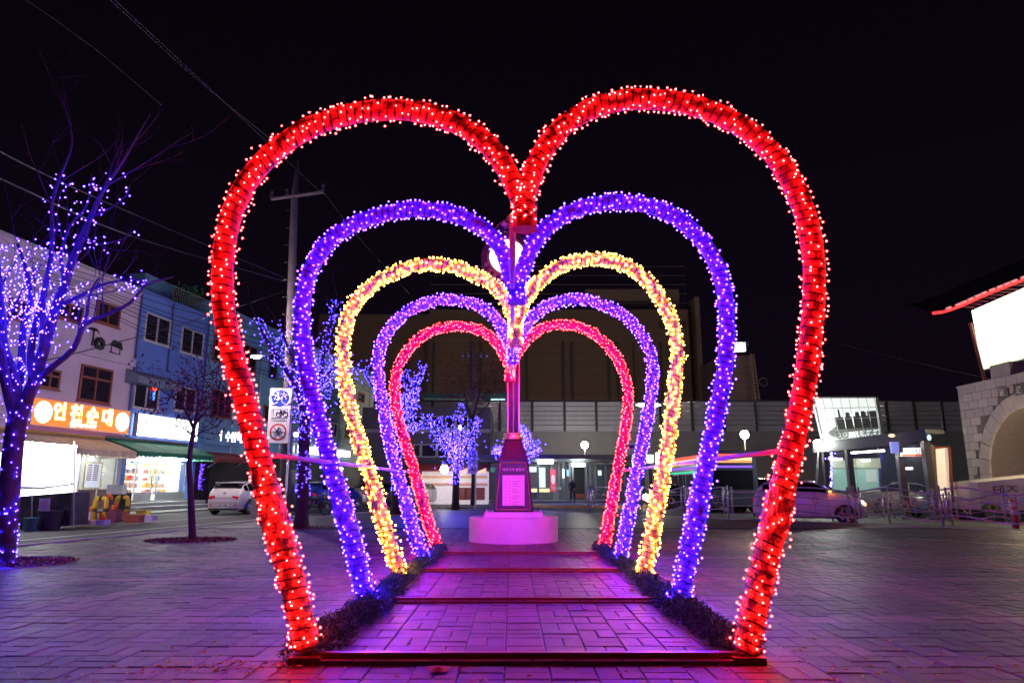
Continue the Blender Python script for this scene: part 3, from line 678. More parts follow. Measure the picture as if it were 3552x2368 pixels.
def window(par, x0, x1, yt, yb, mf, mull=1, rail=False, w=0.07, lab=None):
    s0, s1, z0, z1 = WR(x0, x1, yt, yb)
    q = MB(); frame_rect(q, s0, s1, z0, z1, w, 0.003, 0.09)
    for i in range(mull):
        sm = s0 + (s1-s0)*(i+1)/(mull+1); q.hexa([F(sm-w*.4, z0+w, .003), F(sm+w*.4, z0+w, .003), F(sm+w*.4, z0+w, .075), F(sm-w*.4, z0+w, .075), F(sm-w*.4, z1-w, .003), F(sm+w*.4, z1-w, .003), F(sm+w*.4, z1-w, .075), F(sm-w*.4, z1-w, .075)])
    if rail:
        zm = z0 + (z1-z0)*.66; q.hexa([F(s0+w, zm-w*.5, .003), F(s1-w, zm-w*.5, .003), F(s1-w, zm-w*.5, .08), F(s0+w, zm-w*.5, .08), F(s0+w, zm+w*.5, .003), F(s1-w, zm+w*.5, .003), F(s1-w, zm+w*.5, .08), F(s0+w, zm+w*.5, .08)])
    f = q.build('window', mf, par)
    for i in range(mull+1):
        a = s0 + w + (s1-s0-2*w)*i/(mull+1); b = s0 + w + (s1-s0-2*w)*(i+1)/(mull+1); o_ = 0.012 + 0.02*(i % 2)
        p = MB(); p.hexa([F(a, z0+w, .003), F(b, z0+w, .003), F(b, z0+w, o_), F(a, z0+w, o_), F(a, z1-w, .003), F(b, z1-w, .003), F(b, z1-w, o_), F(a, z1-w, o_)]); p.build('pane', m_pane, f)
    s = MB(); s.hexa([F(s0-.05, z0-.06, .003), F(s1+.05, z0-.06, .003), F(s1+.05, z0-.06, .14), F(s0-.05, z0-.06, .14), F(s0-.05, z0-.005, .003), F(s1+.05, z0-.005, .003), F(s1+.05, z0-.005, .14), F(s0-.05, z0-.005, .14)]); s.build('sill', mf, f)
    return f
sAB = fp(459, 1300)[0]; sBC = fp(708, 1300)[0]; sCD = fp(1000, 1400)[0]; sDE = fp(1128, 1480)[0]; sEnd = fp(1292, 1500)[0]
zA = fp(470, 1003)[1]; zB = fp(600, 1052)[1]; zC = fp(900, 1123)[1]; zD = fp(1120, 1215)[1]
SF = 2.75            # shop front head height
# --- A pale building
A = thing('shop_building', 'pale pink three storey shop building at the far left with brown framed windows', 'building', F(-4, ROAD), group='row of shop buildings along the left street')
wallbox('upper_wall', m_wA, A, -11, sAB-.012, 3.0, zA)
wallbox('parapet', pm('parapet_cap', (.42, .38, .42), .8), A, -11, sAB-.012, zA+.002, zA+.16, -7, .08)
wallbox('back_wall', m_dark, A, -11, sAB-.012, ROAD+.01, 2.99, -7, -2.6)
wallbox('pier', m_wA, A, sAB-.35, sAB-.012, ROAD+.07, 2.99, -2.5, 0)
sl0, zl0 = fp(150, 1180); sl1, zl1 = fp(448, 1262)
wallbox('ledge', m_wA, A, -11, sAB-.015, zl1-.1, zl1+.28, .002, .14)
window(A, 272, 384, 1271, 1396, m_brown, 1, True, .09); window(A, 137, 205, 1279, 1348, m_brown, 1, True, .08)
window(A, 332, 414, 1052, 1128, m_brown, 1, False, .08); window(A, 190, 285, 1052, 1112, m_brown, 1, False, .08); window(A, 30, 90, 1040, 1110, m_brown)
# wrought iron silhouettes hung on the wall
def silh(x, y, kind):
    s, z = fp(x, y, .05); q = MB()
    if kind == 'palm':
        q.tube([F(s, z-.45, .05), F(s+.05, z, .05), F(s+.02, z+.25, .05)], .035, 5)
        for i in range(7):
            a = i*math.pi/6; q.tube([F(s+.02, z+.25, .05), F(s+.02+.22*math.cos(a), z+.3+.1*math.sin(a), .05), F(s+.02+.36*math.cos(a), z+.18+.12*math.sin(a), .05)], .03, 4)
    elif kind == 'well':
        q.slab([F(s-.45, z+.05, .03), F(s+.45, z-.05, .03), F(s+.3, z+.28, .03), F(s-.2, z+.34, .03)], fn*.05)
        q.slab([F(s-.32, z-.55, .03), F(s+.32, z-.6, .03), F(s+.36, z-.3, .03), F(s-.36, z-.25, .03)], fn*.05)
        for d in (-.3, .28): q.tube([F(s+d, z-.3, .05), F(s+d, z+.05, .05)], .025, 4)
    else:
        for i in range(9):
            a = i*.7; q.ball(F(s+.22*math.cos(a), z+.2*math.sin(a), .05), .13, 6, 4)
    o = q.build('wall_ornament', m_wire); return o
tag(silh(322, 1165, 'palm'), 'black iron palm silhouette on the pale pink wall', 'wall ornament', 'black silhouettes on the pale pink wall')
tag(silh(403, 1205, 'well'), 'black iron roofed well silhouette beside the blue building', 'wall ornament', 'black silhouettes on the pale pink wall')
tag(silh(345, 1192, 'bush'), 'black iron round bush silhouette below the palm on the pale wall', 'wall ornament', 'black silhouettes on the pale pink wall')
# --- B blue building
B = thing('shop_building', 'bright blue three storey shop building with white framed windows and roof terrace', 'building', F((sAB+sBC)/2, ROAD), group='row of shop buildings along the left street')
wallbox('upper_wall', m_wB, B, sAB, sBC-.012, 3.0, zB); wallbox('back_wall', m_dark, B, sAB, sBC-.012, ROAD+.01, 2.99, -7, -2.6)
wallbox('pier', m_wB, B, sAB, sAB+.3, ROAD+.07, 2.99, -2.5, 0); wallbox('pier', m_wB, B, sBC-.25, sBC-.012, ROAD+.07, 2.99, -2.5, 0)
wallbox('parapet', m_wB, B, sAB, sBC-.012, zB+.002, zB+.12, -7, .07)
window(B, 498, 587, 1095, 1192, m_wfr); window(B, 625, 703, 1143, 1232, m_wfr); wl = window(B, 460, 549, 1323, 1419, m_wfr); window(B, 603, 676, 1342, 1428, m_wfr)
for x0, x1, y0, y1 in ((489, 455, 1020, 1420), (603, 581, 1052, 1290), (721, 705, 1094, 1430)):
    a = fp(x0, y0, .08); b = fp(x1, y1, .08); MB().tube([F((a[0]+b[0])/2, a[1], .08), F((a[0]+b[0])/2, b[1], .08)], .055, 8).build('drain_pipe', m_pipeb, B)
s0, z0 = fp(466, 1300, .5); s1, _ = fp(620, 1300, .5)
q = MB(); q.hexa([F(s0, z0-.35, 0.01), F(s1, z0-.35, 0.01), F(s1, z0-.35, .75), F(s0, z0-.35, .75), F(s0, z0+.35, .01), F(s1, z0+.35, .01), F(s1, z0+.0, .75), F(s0, z0+.0, .75)])
q.build('canopy', pm('grey_blue_canopy', (.16, .2, .3), .7, var=.2), B)
s0, s1, z0, z1 = WR(552, 640, 995, 1060, -2)
wallbox('terrace_room', m_wC, B, fp(500, 1000, -2)[0], fp(604, 1000, -2)[0], zB+.13, zB+1.9, -6, -2)
q = MB(); a, b = fp(596, 1060, -.15)[0], sBC
for i in range(24):
    s = a + (b-a)*i/23; q.tube([F(s, zB+.12, -.15), F(s, zB+1.05, -.15)], .012, 4)
q.tube([F(a, zB+1.05, -.15), F(b, zB+1.05, -.15)], .02, 5); q.tube([F(a, zB+.2, -.15), F(b, zB+.2, -.15)], .015, 5); q.build('terrace_railing', m_alu, B)
q = MB()
for i in range(300):
    q.octa(F(fp(660, 1050, -1)[0] + rnd.gauss(0, .5), zB+1.15+rnd.gauss(0, .3), -1+rnd.gauss(0, .3)), .07)
tag(q.build('shrub', pm('dark_green_leaves', (.03, .16, .05), .7, island=.5)), 'dark green shrub on the roof terrace of the blue building', 'shrub')
# neon sign in the lower left window of B
s_, z_ = fp(533, 1370, .1)
ng = thing('neon_sign', 'small neon sign with red disc and blue letters in a window of the blue building', 'neon sign', F(s_, z_, .1))
ringp = [F(s_+.13*math.cos(t), z_+.38+.14*math.sin(t), .12) for t in [i*math.pi/8 for i in range(17)]]
MB().tube(ringp, .03, 5).build('red_disc', em('neon_red', (1, .06, .03), 3.0), ng)
text('blue_letters', '호\n프', .26, ng, em('neon_blue', (.1, .25, 1), 2.5), F(s_-.13, z_, .12), fdir, (0, 0, 1), .01)
# --- C teal and D pale siding buildings
C = thing('shop_building', 'teal blue three storey shop building right of the blue one, dark brown windows', 'building', F((sBC+sCD)/2, ROAD), group='row of shop buildings along the left street')
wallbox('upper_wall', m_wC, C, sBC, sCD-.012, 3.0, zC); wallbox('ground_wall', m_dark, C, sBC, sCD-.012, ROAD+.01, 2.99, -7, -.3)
wallbox('parapet', m_wC, C, sBC, sCD-.012, zC+.002, zC+.1, -7, .06)
window(C, 738, 790, 1154, 1256, m_brown, 1); window(C, 838, 887, 1199, 1285, m_brown, 1); window(C, 932, 960, 1226, 1312, m_pipeb, 0); window(C, 912, 934, 1405, 1460, m_brown, 0); window(C, 730, 800, 1355, 1448, m_brown, 2)
for x in (820, 905, 985): s = fp(x, 1300, .08)[0]; MB().tube([F(s, 3.1, .08), F(s, zC-.1, .08)], .05, 8).build('drain_pipe', m_alu, C)
D_ = thing('shop_building', 'pale teal boarded building at the far end of the left street', 'building', F((sCD+sEnd)/2, ROAD), group='row of shop buildings along the left street')
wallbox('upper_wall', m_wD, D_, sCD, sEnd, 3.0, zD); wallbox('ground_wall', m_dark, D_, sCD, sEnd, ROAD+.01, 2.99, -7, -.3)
bd = MB()
nb_ = 22
for i in range(nb_):
    z = 3.1 + (zD-3.2)*i/nb_; q = MB(); a, b = sCD+.05, sEnd-.02
    q.hexa([F(a, z, .002), F(b, z, .002), F(b, z, .035), F(a, z, .035), F(a, z+.24, .002), F(b, z+.24, .002), F(b, z+.24, .012), F(a, z+.24, .012)]); q.build('siding_board', m_wD, D_)
for x0, x1, y0, y1 in ((1242, 1262, 1362, 1394), (1145, 1168, 1466, 1514), (1196, 1210, 1478, 1520), (1284, 1292, 1498, 1545), (1060, 1085, 1290, 1340)): window(D_, x0, x1, y0, y1, m_wfr if x0 < 1190 else m_brown, 1, w=.09)
s = fp(1284, 1400, .12)[0]; MB().tube([F(s, .1, .12), F(s, zD-.2, .12)], .06, 8).build('drain_pipe', pm('pale_pipe', (.7, .7, .7), .3), D_)
# --- shop A sign board
m_red = pm('orange_red_acrylic', (0.8, .12, .03), .4, emit=(1, .19, .02), es=.7)
def signboard(name, lab, cat, x0, x1, yt, yb, m, out=.30, th=.22, grp='lit shop signs along the left street'):
    s0, s1, z0, z1 = WR(x0, x1, yt, yb, out)
    t = thing(name, lab, cat, F((s0+s1)/2, (z0+z1)/2, out), group=grp)
    q = MB(); q.hexa([F(s0, z0, out-th), F(s1, z0, out-th), F(s1, z0, out), F(s0, z0, out), F(s0, z1, out-th), F(s1, z1, out-th), F(s1, z1, out), F(s0, z1, out)])
    q.build('light_panel', m, t); q = MB(); frame_rect(q, s0-.04, s1+.04, z0-.04, z1+.04, .04, out-th, out+.02); q.build('sign_frame', m_alu, t)
    return t, s0, s1, z0, z1
t, s0, s1, z0, z1 = signboard('shop_sign', 'orange red lit sign with big yellow Korean letters and phone number', 'shop sign', 108, 449, 1402, 1487, m_red)
W_, H_ = s1-s0, z1-z0; m_yel = em('sign_yellow_light', (1, .78, .22), 3.0); m_wh = em('sign_white_light', (1, .97, .93), 3.0)
for i, ch in enumerate('인천순대'):
    text('korean_letter', ch, H_*.74, t, m_yel, F(s0 + W_*(.185 + .165*i), z0+H_*.34, .302), fdir, (0, 0, 1), .012, .035)
text('phone_number', '☎(032)768-2117', H_*.20, t, m_wh, F(s0+W_*.36, z0+H_*.08, .302), fdir, (0, 0, 1), .006, .0)
m_disc = em('sign_disc_light', (1, 1, 1), 2.2)
for u in (.10, .92): MB().slab([F(s0+W_*u + H_*.42*math.cos(a), (z0+z1)/2 + H_*.42*math.sin(a), .302) for a in [i*math.pi/12 for i in range(24)]], fn*.008).build('white_disc', m_disc, t)
m_wp = em('overbright_sign_face', (1, .99, .96), 3.0)
t, a_, b_, c_, d_ = signboard('shop_sign', 'blank glowing white sign board above the green awning', 'shop sign', 476, 686, 1448, 1520, m_wp)
text('orange_rule', '━━━━━━━━━━━━', .3, t, em('orange_strip_light', (1, .2, .04), 1.5), F(a_+.1, c_+.02, .302), fdir, (0, 0, 1), .004)
t = thing('shop_sign', 'dark fascia with white glowing Korean letters right of the green awning', 'shop sign', F(fp(800, 1510, .3)[0], 3.6, .3), group='lit shop signs along the left street')
s0, s1, z0, z1 = WR(712, 845, 1482, 1545, .25); q = MB(); q.hexa([F(s0, z0, 0.01), F(s1, z0, 0.01), F(s1, z0, .25), F(s0, z0, .25), F(s0, z1, .01), F(s1, z1, .01), F(s1, z1, .25), F(s0, z1, .25)]); q.build('fascia', m_wC, t)
text('korean_letter', 'ㅓ 수원백', (z1-z0)*.62, t, em('white_letter_light', (1, .8, 1), 3), F(s0+(s1-s0)*.30, z0+(z1-z0)*.3, .252), fdir, (0, 0, 1), .01, .01)
for i, (x0, x1, y0, y1, lb) in enumerate(((1030, 1112, 1548, 1574, 'glowing white sign panel seen beside the lit tree trunk'), (1168, 1215, 1562, 1583, 'small glowing white sign behind the second violet heart leg'), (1286, 1322, 1578, 1600, 'bluish white glowing sign at the end of the shop row'), (945, 975, 1520, 1533, 'dim brown sign strip under the bicycle road sign'))):
    t, a_, b_, c_, d_ = signboard('shop_sign', lb, 'shop sign', x0, x1, y0, y1, em('violet_white_sign', (.95, .85, 1), 2.6) if i < 3 else m_brown, .3, .15)
    if i == 0: 
        for j in range(4): MB().hexa([F(a_+(b_-a_)*(j+.12)/4+d1, c_+(d_-c_)*z_, .302+o_) for z_ in (.15, .85) for d1, o_ in ((0, 0), (.28, 0), (.28, .01), (0, .01))]).build('letter_block', em('pinkletter', (1, .35, .9), 1.5) if j == 3 else m_disc, t)
# --- awnings
def awning(lab, x0, x1, yt, yb, m, grp='awnings over the shop fronts', n=26, trim=None, proj=1.9):
    s0 = fp(x0, yb, proj)[0]; s1 = fp(x1, yb, proj)[0]; zt = fp((x0+x1)/2, yt, .3)[1]; zb = fp((x0+x1)/2, yb, proj)[1]
    t = thing('awning', lab, 'awning', F((s0+s1)/2, zt, .2), group=grp); q = MB(); N = n
    for i in range(N):
        a = s0+(s1-s0)*i/N; b = s0+(s1-s0)*(i+1)/N; da = .03*math.sin(i*1.7); db = .03*math.sin((i+1)*1.7)
        rows = [(zt, .03), (zt-(zt-zb)*.35+da, proj*.55), (zb+.28, proj)]
        rb = [(zt, .03), (zt-(zt-zb)*.35+db, proj*.55), (zb+.28, proj)]
        for k in range(2):
            q.add([F(a, rows[k][0], rows[k][1]), F(b, rb[k][0], rb[k][1]), F(b, rb[k+1][0], rb[k+1][1]), F(a, rows[k+1][0], rows[k+1][1])], [(0, 1, 2, 3)])
        m_ = (a+b)/2; q.add([F(a, zb+.28, proj), F(b, zb+.28, proj), F(b, zb+.07, proj+.01), F(m_, zb, proj+.01), F(a, zb+.07, proj+.01)], [(0, 1, 2, 3, 4)])
    c = q.build('canvas', m, t)
    for s in (s0+.01, s1-.01):
        q = MB(); q.add([F(s, zt, .03), F(s, zt-(zt-zb)*.35, proj*.55), F(s, zb+.28, proj), F(s, zb, proj), F(s, zb, .03)], [(0, 1, 2, 3, 4)]); q.build('side_flap', m, t)
    if trim: q = MB(); q.tube([F(s0, zt+.04, .12), F(s1, zt+.04, .12)], .07, 6); q.build('roller_tube', trim, t)
    q = MB()
    for s in (s0+.3, s1-.3): q.tube([F(s, zt-.9, .05), F(s, zb+.2, proj-.05)], .022, 5)
    q.build('support_arm', m_alu, t); return t
awning('beige scalloped awning over the brightly lit shop at the far left', 60, 474, 1512, 1578, pm('beige_canvas', (.45, .34, .28), .85, var=.15, island=.1), trim=pm('ochre_tube', (.5, .3, .08), .5))
awning('dark green fabric awning over the white lit shop window', 480, 744, 1538, 1592, pm('green_canvas', (.01, .16, .09), .7, var=.2, island=.15), trim=m_alu, n=20)
awning('narrow dark red awning right of the green one, above the white car', 758, 862, 1572, 1606, pm('red_canvas', (.25, .02, .03), .7), n=8, proj=.9)
# --- shop interiors: back wall, ceiling tubes, shelves
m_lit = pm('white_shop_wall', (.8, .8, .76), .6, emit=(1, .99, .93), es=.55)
m_tube = em('fluorescent_tube', (.95, 1, .97), 30)
m_shelf = pm('shelf_board', (.6, .42, .2), .6); gcols = [pm('goods_%s' % n_, c_, .5) for n_, c_ in (('yellow', (.7, .5, .05)), ('red', (.6, .08, .05)), ('white', (.75, .75, .7)), ('pink', (.75, .4, .45)), ('orange', (.8, .35, .05)), ('blue', (.1, .2, .5)))]
def interior(name, lab, s0, s1, zf, zc_, par=None):
    t = thing('shop_interior', lab, 'shop interior', F((s0+s1)/2, zf, -1.2))
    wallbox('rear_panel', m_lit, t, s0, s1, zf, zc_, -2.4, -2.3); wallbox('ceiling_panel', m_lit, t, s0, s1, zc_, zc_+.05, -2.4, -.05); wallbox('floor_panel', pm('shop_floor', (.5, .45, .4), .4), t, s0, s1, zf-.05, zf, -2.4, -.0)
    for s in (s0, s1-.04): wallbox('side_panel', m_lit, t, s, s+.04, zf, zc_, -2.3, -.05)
    for i in range(3):
        s = s0 + (s1-s0)*(i+.5)/3; q = MB(); q.tube([F(s, zc_-.06, -2.0), F(s, zc_-.06, -.4)], .03, 6); q.build('ceiling_tube', m_tube, t)
    return t
def goods(s0, s1, zf, rows, out=-1.9, lab='shelf of coloured snack packets behind the shop glass'):
    t = thing('goods_shelf', lab, 'shelf', F((s0+s1)/2, zf, out))
    for r_ in range(rows):
        z = zf + .25 + r_*.36; wallbox('shelf', m_shelf, t, s0, s1, z, z+.03, out-.15, out+.2); s = s0+.03
        while s < s1-.12:
            w_ = rnd.uniform(.08, .16); h_ = rnd.uniform(.12, .28); wallbox('packet', rnd.choice(gcols), t, s, s+w_, z+.032, z+.03+h_, out-.05, out+.15); s += w_+.02
    return t
sa0, sa1 = -9.5, fp(258, 1700)[0]
interior('A', 'overexposed white lit interior of the far left shop', sa0, sAB-.4, .1, 2.9)
interior('B', 'bright interior of the snack shop behind white doors under the green awning', sAB+.32, sBC-1.3, .42, 2.9)
goods(fp(545, 1700)[0], fp(628, 1700)[0], .42, 6, -.9, 'rack of pink and yellow packets behind the right glass door')
goods(fp(470, 1700)[0], fp(522, 1700)[0], .42, 6, -.9, 'rack of yellow goods behind the left glass door')
# shop front B: steps, door frames
st = thing('shop_steps', 'two dark concrete steps in front of the snack shop doors', 'steps', F(0, ROAD, .3))
for i, (o_, z_) in enumerate(((.9, .12), (.55, .30))):
    wallbox('step', m_conc, st, sAB+.1, sBC+.4, ROAD+.065, z_, .003, o_); wallbox('step_edge', pm('pale_nosing', (.75, .72, .7), .5), st, sAB+.1, sBC+.4, z_+.001, z_+.025, .003, o_+.02)
wallbox('door_sill', m_conc, st, sAB+.3, sBC-.3, .30, .41, -.4, .12)
def glassdoor(lab, x0, x1, out=.0, zf=.42, zt=2.35, grp='aluminium framed glass doors of the snack shop'):
    s0, s1 = fp(x0, 1700, out)[0], fp(x1, 1700, out)[0]; t = thing('glass_door', lab, 'door', F((s0+s1)/2, zf, out), group=grp)
    q = MB(); frame_rect(q, s0, s1, zf, zt, .07, out-.03, out+.03); q.build('door_frame', m_alu, t)
    wallbox('kick_panel', m_alu, t, s0+.07, s1-.07, zf+.07, zf+.4, out-.015, out+.015)
    wallbox('pane', glass('clear_shop_glass', (.5, .55, .55), .12), t, s0+.07, s1-.07, zf+.4, zt-.07, out-.006, out+.006)
    q = MB(); q.tube([F(s1-.13, zf+.75, out+.06), F(s1-.13, zf+1.25, out+.06)], .015, 6); q.build('handle', m_wire, t)
glassdoor('left glass door of the snack shop, yellow goods behind it', 462, 524); glassdoor('middle glass door of the snack shop, packets behind it', 538, 640)
fl = MB()
for x0, x1 in ((545, 570), (576, 648)):
    q = MB(); a, b = fp(x0, 1590, .4)[0], fp(x1, 1590, .4)[0]; z = fp(600, 1591, .4)[1]; q.tube([F(a, z, .4), F(b, z, .4)], .06, 8); tag(q.build('lamp_tube', em('awning_tube', (.95, 1, 1), 70)), 'bright fluorescent tube under the green awning, %s one' % ('shorter left' if x0 == 545 else 'longer right'), 'lamp', 'tubes under the green awning')
# right part of B front: dark glass with blue curtain lights
s0, s1 = fp(664, 1700)[0], fp(722, 1700)[0]
wallbox('dark_glass', m_pane, B, s0, s1, .3, 2.5, -.05, .0)
lt = MB()
for i in range(150):
    s = s0 + .35*(s1-s0) + abs(rnd.gauss(0, .16)); z = rnd.uniform(.9, 2.4); lt.octa(F(s + (.2*rnd.random() if z > 2 else 0), z, .03), .014)
tag(lt.build('curtain_lights', em('blue_curtain_bulb', (.12, .04, 1), 6), kind='stuff'), 'blue violet curtain of tiny lights on the dark shop glass under the green awning', 'string lights')
# shop front A : door with menu poster
t = thing('shop_door', 'steel framed brown glass door of the far left shop, next to the menu board', 'door', F(fp(300, 1700)[0], 0, 0))
s0, s1 = fp(262, 1700)[0], fp(395, 1700)[0]
q = MB(); frame_rect(q, s0, s1, .02, 2.65, .08, .0, .06); sm = (s0+s1)/2; q.hexa([F(sm-.04, .1, 0), F(sm+.04, .1, 0), F(sm+.04, .1, .06), F(sm-.04, .1, .06), F(sm-.04, 2.57, 0), F(sm+.04, 2.57, 0), F(sm+.04, 2.57, .06), F(sm-.04, 2.57, .06)]); q.build('door_frame', m_alu, t)
wallbox('kick_panel', pm('brown_door_panel', (.2, .11, .08), .4), t, s0+.08, s1-.08, .1, 1.0, .0, .03); wallbox('pane', glass('smoked_shop_glass', (.25, .3, .27), .55), t, s0+.08, s1-.08, 1.0, 2.57, .0, .02)
s0, s1, z0, z1 = WR(294, 350, 1605, 1690, .12)
t = thing('menu_board', 'tall white menu poster in a yellow frame on the far left shop door', 'menu board', F(s0, z0, .12)); wallbox('poster', pm('poster_paper', (.7, .7, .74), .5, emit=(.8, .9, 1), es=.25), t, s0, s1, z0, z1, .09, .12)
q = MB(); frame_rect(q, s0-.03, s1+.03, z0-.03, z1+.03, .035, .085, .14); q.build('yellow_frame', pm('yellow_frame', (.45, .35, .05), .5), t)
q = MB()
for i in range(9):
    z = z1-.12-i*(z1-z0)*.075
    for a_ in (.1, .5): q.hexa([F(s0+(s1-s0)*(a_+d1), z+dz, .121+o_) for dz in (0, .05) for d1, o_ in ((0, 0), (.3, 0), (.3, .003), (0, .003))])
q.build('menu_print', pm('menu_ink', (.35, .2, .25), .6), t)
# flood lamp in the doorway of A
def bulb_lamp(lab, pt, r, col, s_, grp=None, cat='lamp'):
    t = thing('flood_lamp', lab, cat, pt, group=grp)
    MB().ball(pt, r, 10, 7).build('lamp_glass', em('lamp_%g_%g_%g' % (s_, col[1], col[2]), col, s_), t)
    MB().lathe((pt[0], pt[1], pt[2]+r*.7), [(r*.55, 0), (r*.8, r*.5), (r*.3, r*1.3)], 8).build('lamp_cap', m_alu, t); return t
def P_f(px, py, out): s, z = fp(px, py, out); return F(s, z, out)
bulb_lamp('glaring round lamp hanging under the beige awning by the menu poster', P_f(316, 1590, .7), .10, (.85, 1, .9), 60, 'glaring lamps at the shop fronts')
bulb_lamp('glaring white lamp beyond the second violet heart leg', P_f(1182, 1626, 2.0), .15, (.9, 1, 1), 60, 'glaring lamps at the shop fronts')
bulb_lamp('glaring white lamp at the far shop behind the golden heart leg', P_f(1326, 1636, 2.0), .22, (.95, 1, .85), 50, 'glaring lamps at the shop fronts')
bulb_lamp('warm white lamp on the bicycle sign side of the lit tree', P_f(1027, 1507, 2.6), .15, (1, .93, .85), 40, 'glaring lamps at the shop fronts')
# vinyl wind screen and street food stall
zst = ZG(1836, ROAD)
def PS(px, py, dz=0.0): return P(px, py, zst+dz)
stall = thing('food_stall', 'street food stall with glowing vinyl screen above a dark counter', 'food stall', (PS(160, 1836).x, PS(160, 1836).y, ROAD))
def qslab(mb, TL, TR, BR, BL, th, zo):
    pts = [P(TL[0], TL[1], zo), P(TR[0], TR[1], zo), P(BR[0], BR[1], zo), P(BL[0], BL[1], zo)]; return mb.slab(pts, (0, th, 0))
qslab(MB(), (52, 1528), (262, 1552), (254, 1672), (48, 1684), .05, zst).build('vinyl_screen', em('lit_vinyl', (1, 1, .97), 3), stall)
qslab(MB(), (48, 1696), (252, 1685), (250, 1706), (50, 1722), .05, zst).build('counter_glow', em('lit_vinyl', (1, 1, .97), 2.2), stall)
MB().tube([PS(40, 1690, -.1), PS(150, 1690, -.15), PS(250, 1676, -.1)], .05, 6).build('counter_rail', m_alu, stall)
qslab(MB(), (45, 1722), (250, 1706), (242, 1822), (70, 1838), .9, zst).build('counter_body', pm('black_stall_cover', (.05, .045, .06), .35, var=.5, scale=3, bump=.8, bscale=6), stall)
for x in (50, 113, 258): MB().tube([PS(x, 1530, -.03), PS(x-3, 1830, -.03)], .022, 6).build('stall_post', m_alu, stall)
MB().tube([PS(70, 1533, -.1), PS(265, 1548, -.1)], .03, 6).build('top_tube_lamp', m_tube, stall)
t = qslab(MB(), (137, 1728), (175, 1727), (168, 1797), (131, 1797), .01, zst-.08).build('price_sheet', pm('lilac_paper', (.6, .55, .75), .6)); tag(t, 'pale lilac handwritten price sheet on the dark stall counter', 'price sign')
q = MB()
for i in range(8): y = 1737+i*7.5; q.obox(P(153-i*.9, y, zst-.09), (.12, 0, 0), (0, .003, 0), (0, 0, .008))
q.build('price_writing', pm('violet_ink', (.2, .1, .4), .6), t)
for (x0, x1, y0, y1, m_, lab) in ((80, 126, 1795, 1842, pm('teal_bucket', (.03, .12, .14), .4), 'dark teal plastic bin beside the stall by the big lit tree'), (130, 210, 1770, 1838, pm('black_bag', (.03, .03, .05), .4, bump=.6), 'black covered gas bottle bag in front of the stall')):
    z_ = ZG(y1, ROAD); c_ = P((x0+x1)/2, y1, z_); r_ = (x1-x0)/2*z_/2368; h_ = (y1-y0)*z_/2419
    o = MB().lathe((c_.x, c_.y, ROAD), [(r_*.8, 0.01), (r_, h_*.95), (r_*1.06, h_*.96), (r_*1.06, h_), (r_*.9, h_)], 14).build('waste_bin', m_); tag(o, lab, 'bin')
# yellow and black tube barriers
m_by = pm('yellow_tube_paint', (.75, .5, .02), .35, var=.15); m_bk = pm('black_tube_paint', (.02, .02, .025), .4)
def barrier(lab, x0, x1, yb, yt):
    z_ = ZG(yb, ROAD); a = P(x0, yb, z_); b = P(x1, yb, z_); a.z = b.z = ROAD; h = P(x0, yt, z_).z - ROAD
    t = thing('tube_barrier', lab, 'barrier', (a+b)/2, group='yellow and black hoop barriers by the fruit boxes'); w_ = (b-a)
    up = Vector((0, 0, 1)); path = [a, a+up*(h-.16)] + [a + w_*.5*(1-math.cos(t_)) *.32 + up*(h-.16+.16*math.sin(t_)) for t_ in (.5, 1.0, 1.57)] + [b + (-w_)*.5*(1-math.cos(t_))*.32 + up*(h-.16+.16*math.sin(t_)) for t_ in (1.57, 1.0, .5)] + [b+up*(h-.16), b]
    MB().tube(path, .075, 10).build('hoop', m_by, t, smooth=True)
    for c_ in (a, b):
        for z0, z1 in ((.02, .14), (h*.48, h*.62)): MB().lathe((c_.x, c_.y, c_.z+z0), [(.078, 0), (.078, z1-z0)], 10).build('black_band', m_bk, t)
    m_ = (a+b)/2 + up*h; MB().obox(m_, w_*.1, (0, .08, 0), (0, 0, .08)).build('black_band', m_bk, t)
barrier('nearer yellow and black hoop barrier between the fruit boxes', 322, 360, 1818, 1728); barrier('farther yellow and black hoop barrier, right of the first one', 398, 436, 1803, 1724)
# fruit boxes and crates, all standing on the pavement
m_box = pm('white_carton', (.75, .72, .68), .7, var=.1); m_bx2 = pm('red_brown_crate', (.35, .08, .04), .6, var=.2); m_or = pm('orange_fruit', (.85, .16, .02), .5, var=.15)
def crate(lab, x0, x1, yt, yb, m, fruit=0, cat='box', name='carton_box', d=.35, lift=0.0):
    z_ = ZG(yb, ROAD) if not lift else lift; a = P(x0, yb, z_); b = P(x1, yb, z_); h = P(x0, yt, z_).z - a.z; zb = max(ROAD+.065, a.z)
    t = thing(name, lab, cat, ((a.x+b.x)/2, a.y+d/2, zb))
    q = MB(); q.box(a.x, a.y, zb, b.x, a.y+d, zb+h); q.build('box_body', m, t)
    q = MB(); w_ = .02
    for (p0, p1, p2, p3) in ((a.x-.004, a.y-.004, b.x+.004, a.y+w_), (a.x-.004, a.y+d-w_, b.x+.004, a.y+d+.004), (a.x-.004, a.y+w_, a.x+w_, a.y+d-w_), (b.x-w_, a.y+w_, b.x+.004, a.y+d-w_)): q.box(p0, p1, zb+h-.03, p2, p3, zb+h+.012)
    q.build('box_rim', m, t)
    if fruit:
        q = MB()
        for i in range(fruit):
            l_ = i % 3; q.ball((a.x + (b.x-a.x)*(.2+.6*rnd.random()), a.y+d*(.2+.6*rnd.random()), zb+h+.05+.07*l_), .06, 8, 5)
        o = q.build('fruit_heap', m_or, kind='stuff'); o['label'] = 'orange fruit heaped on ' + lab
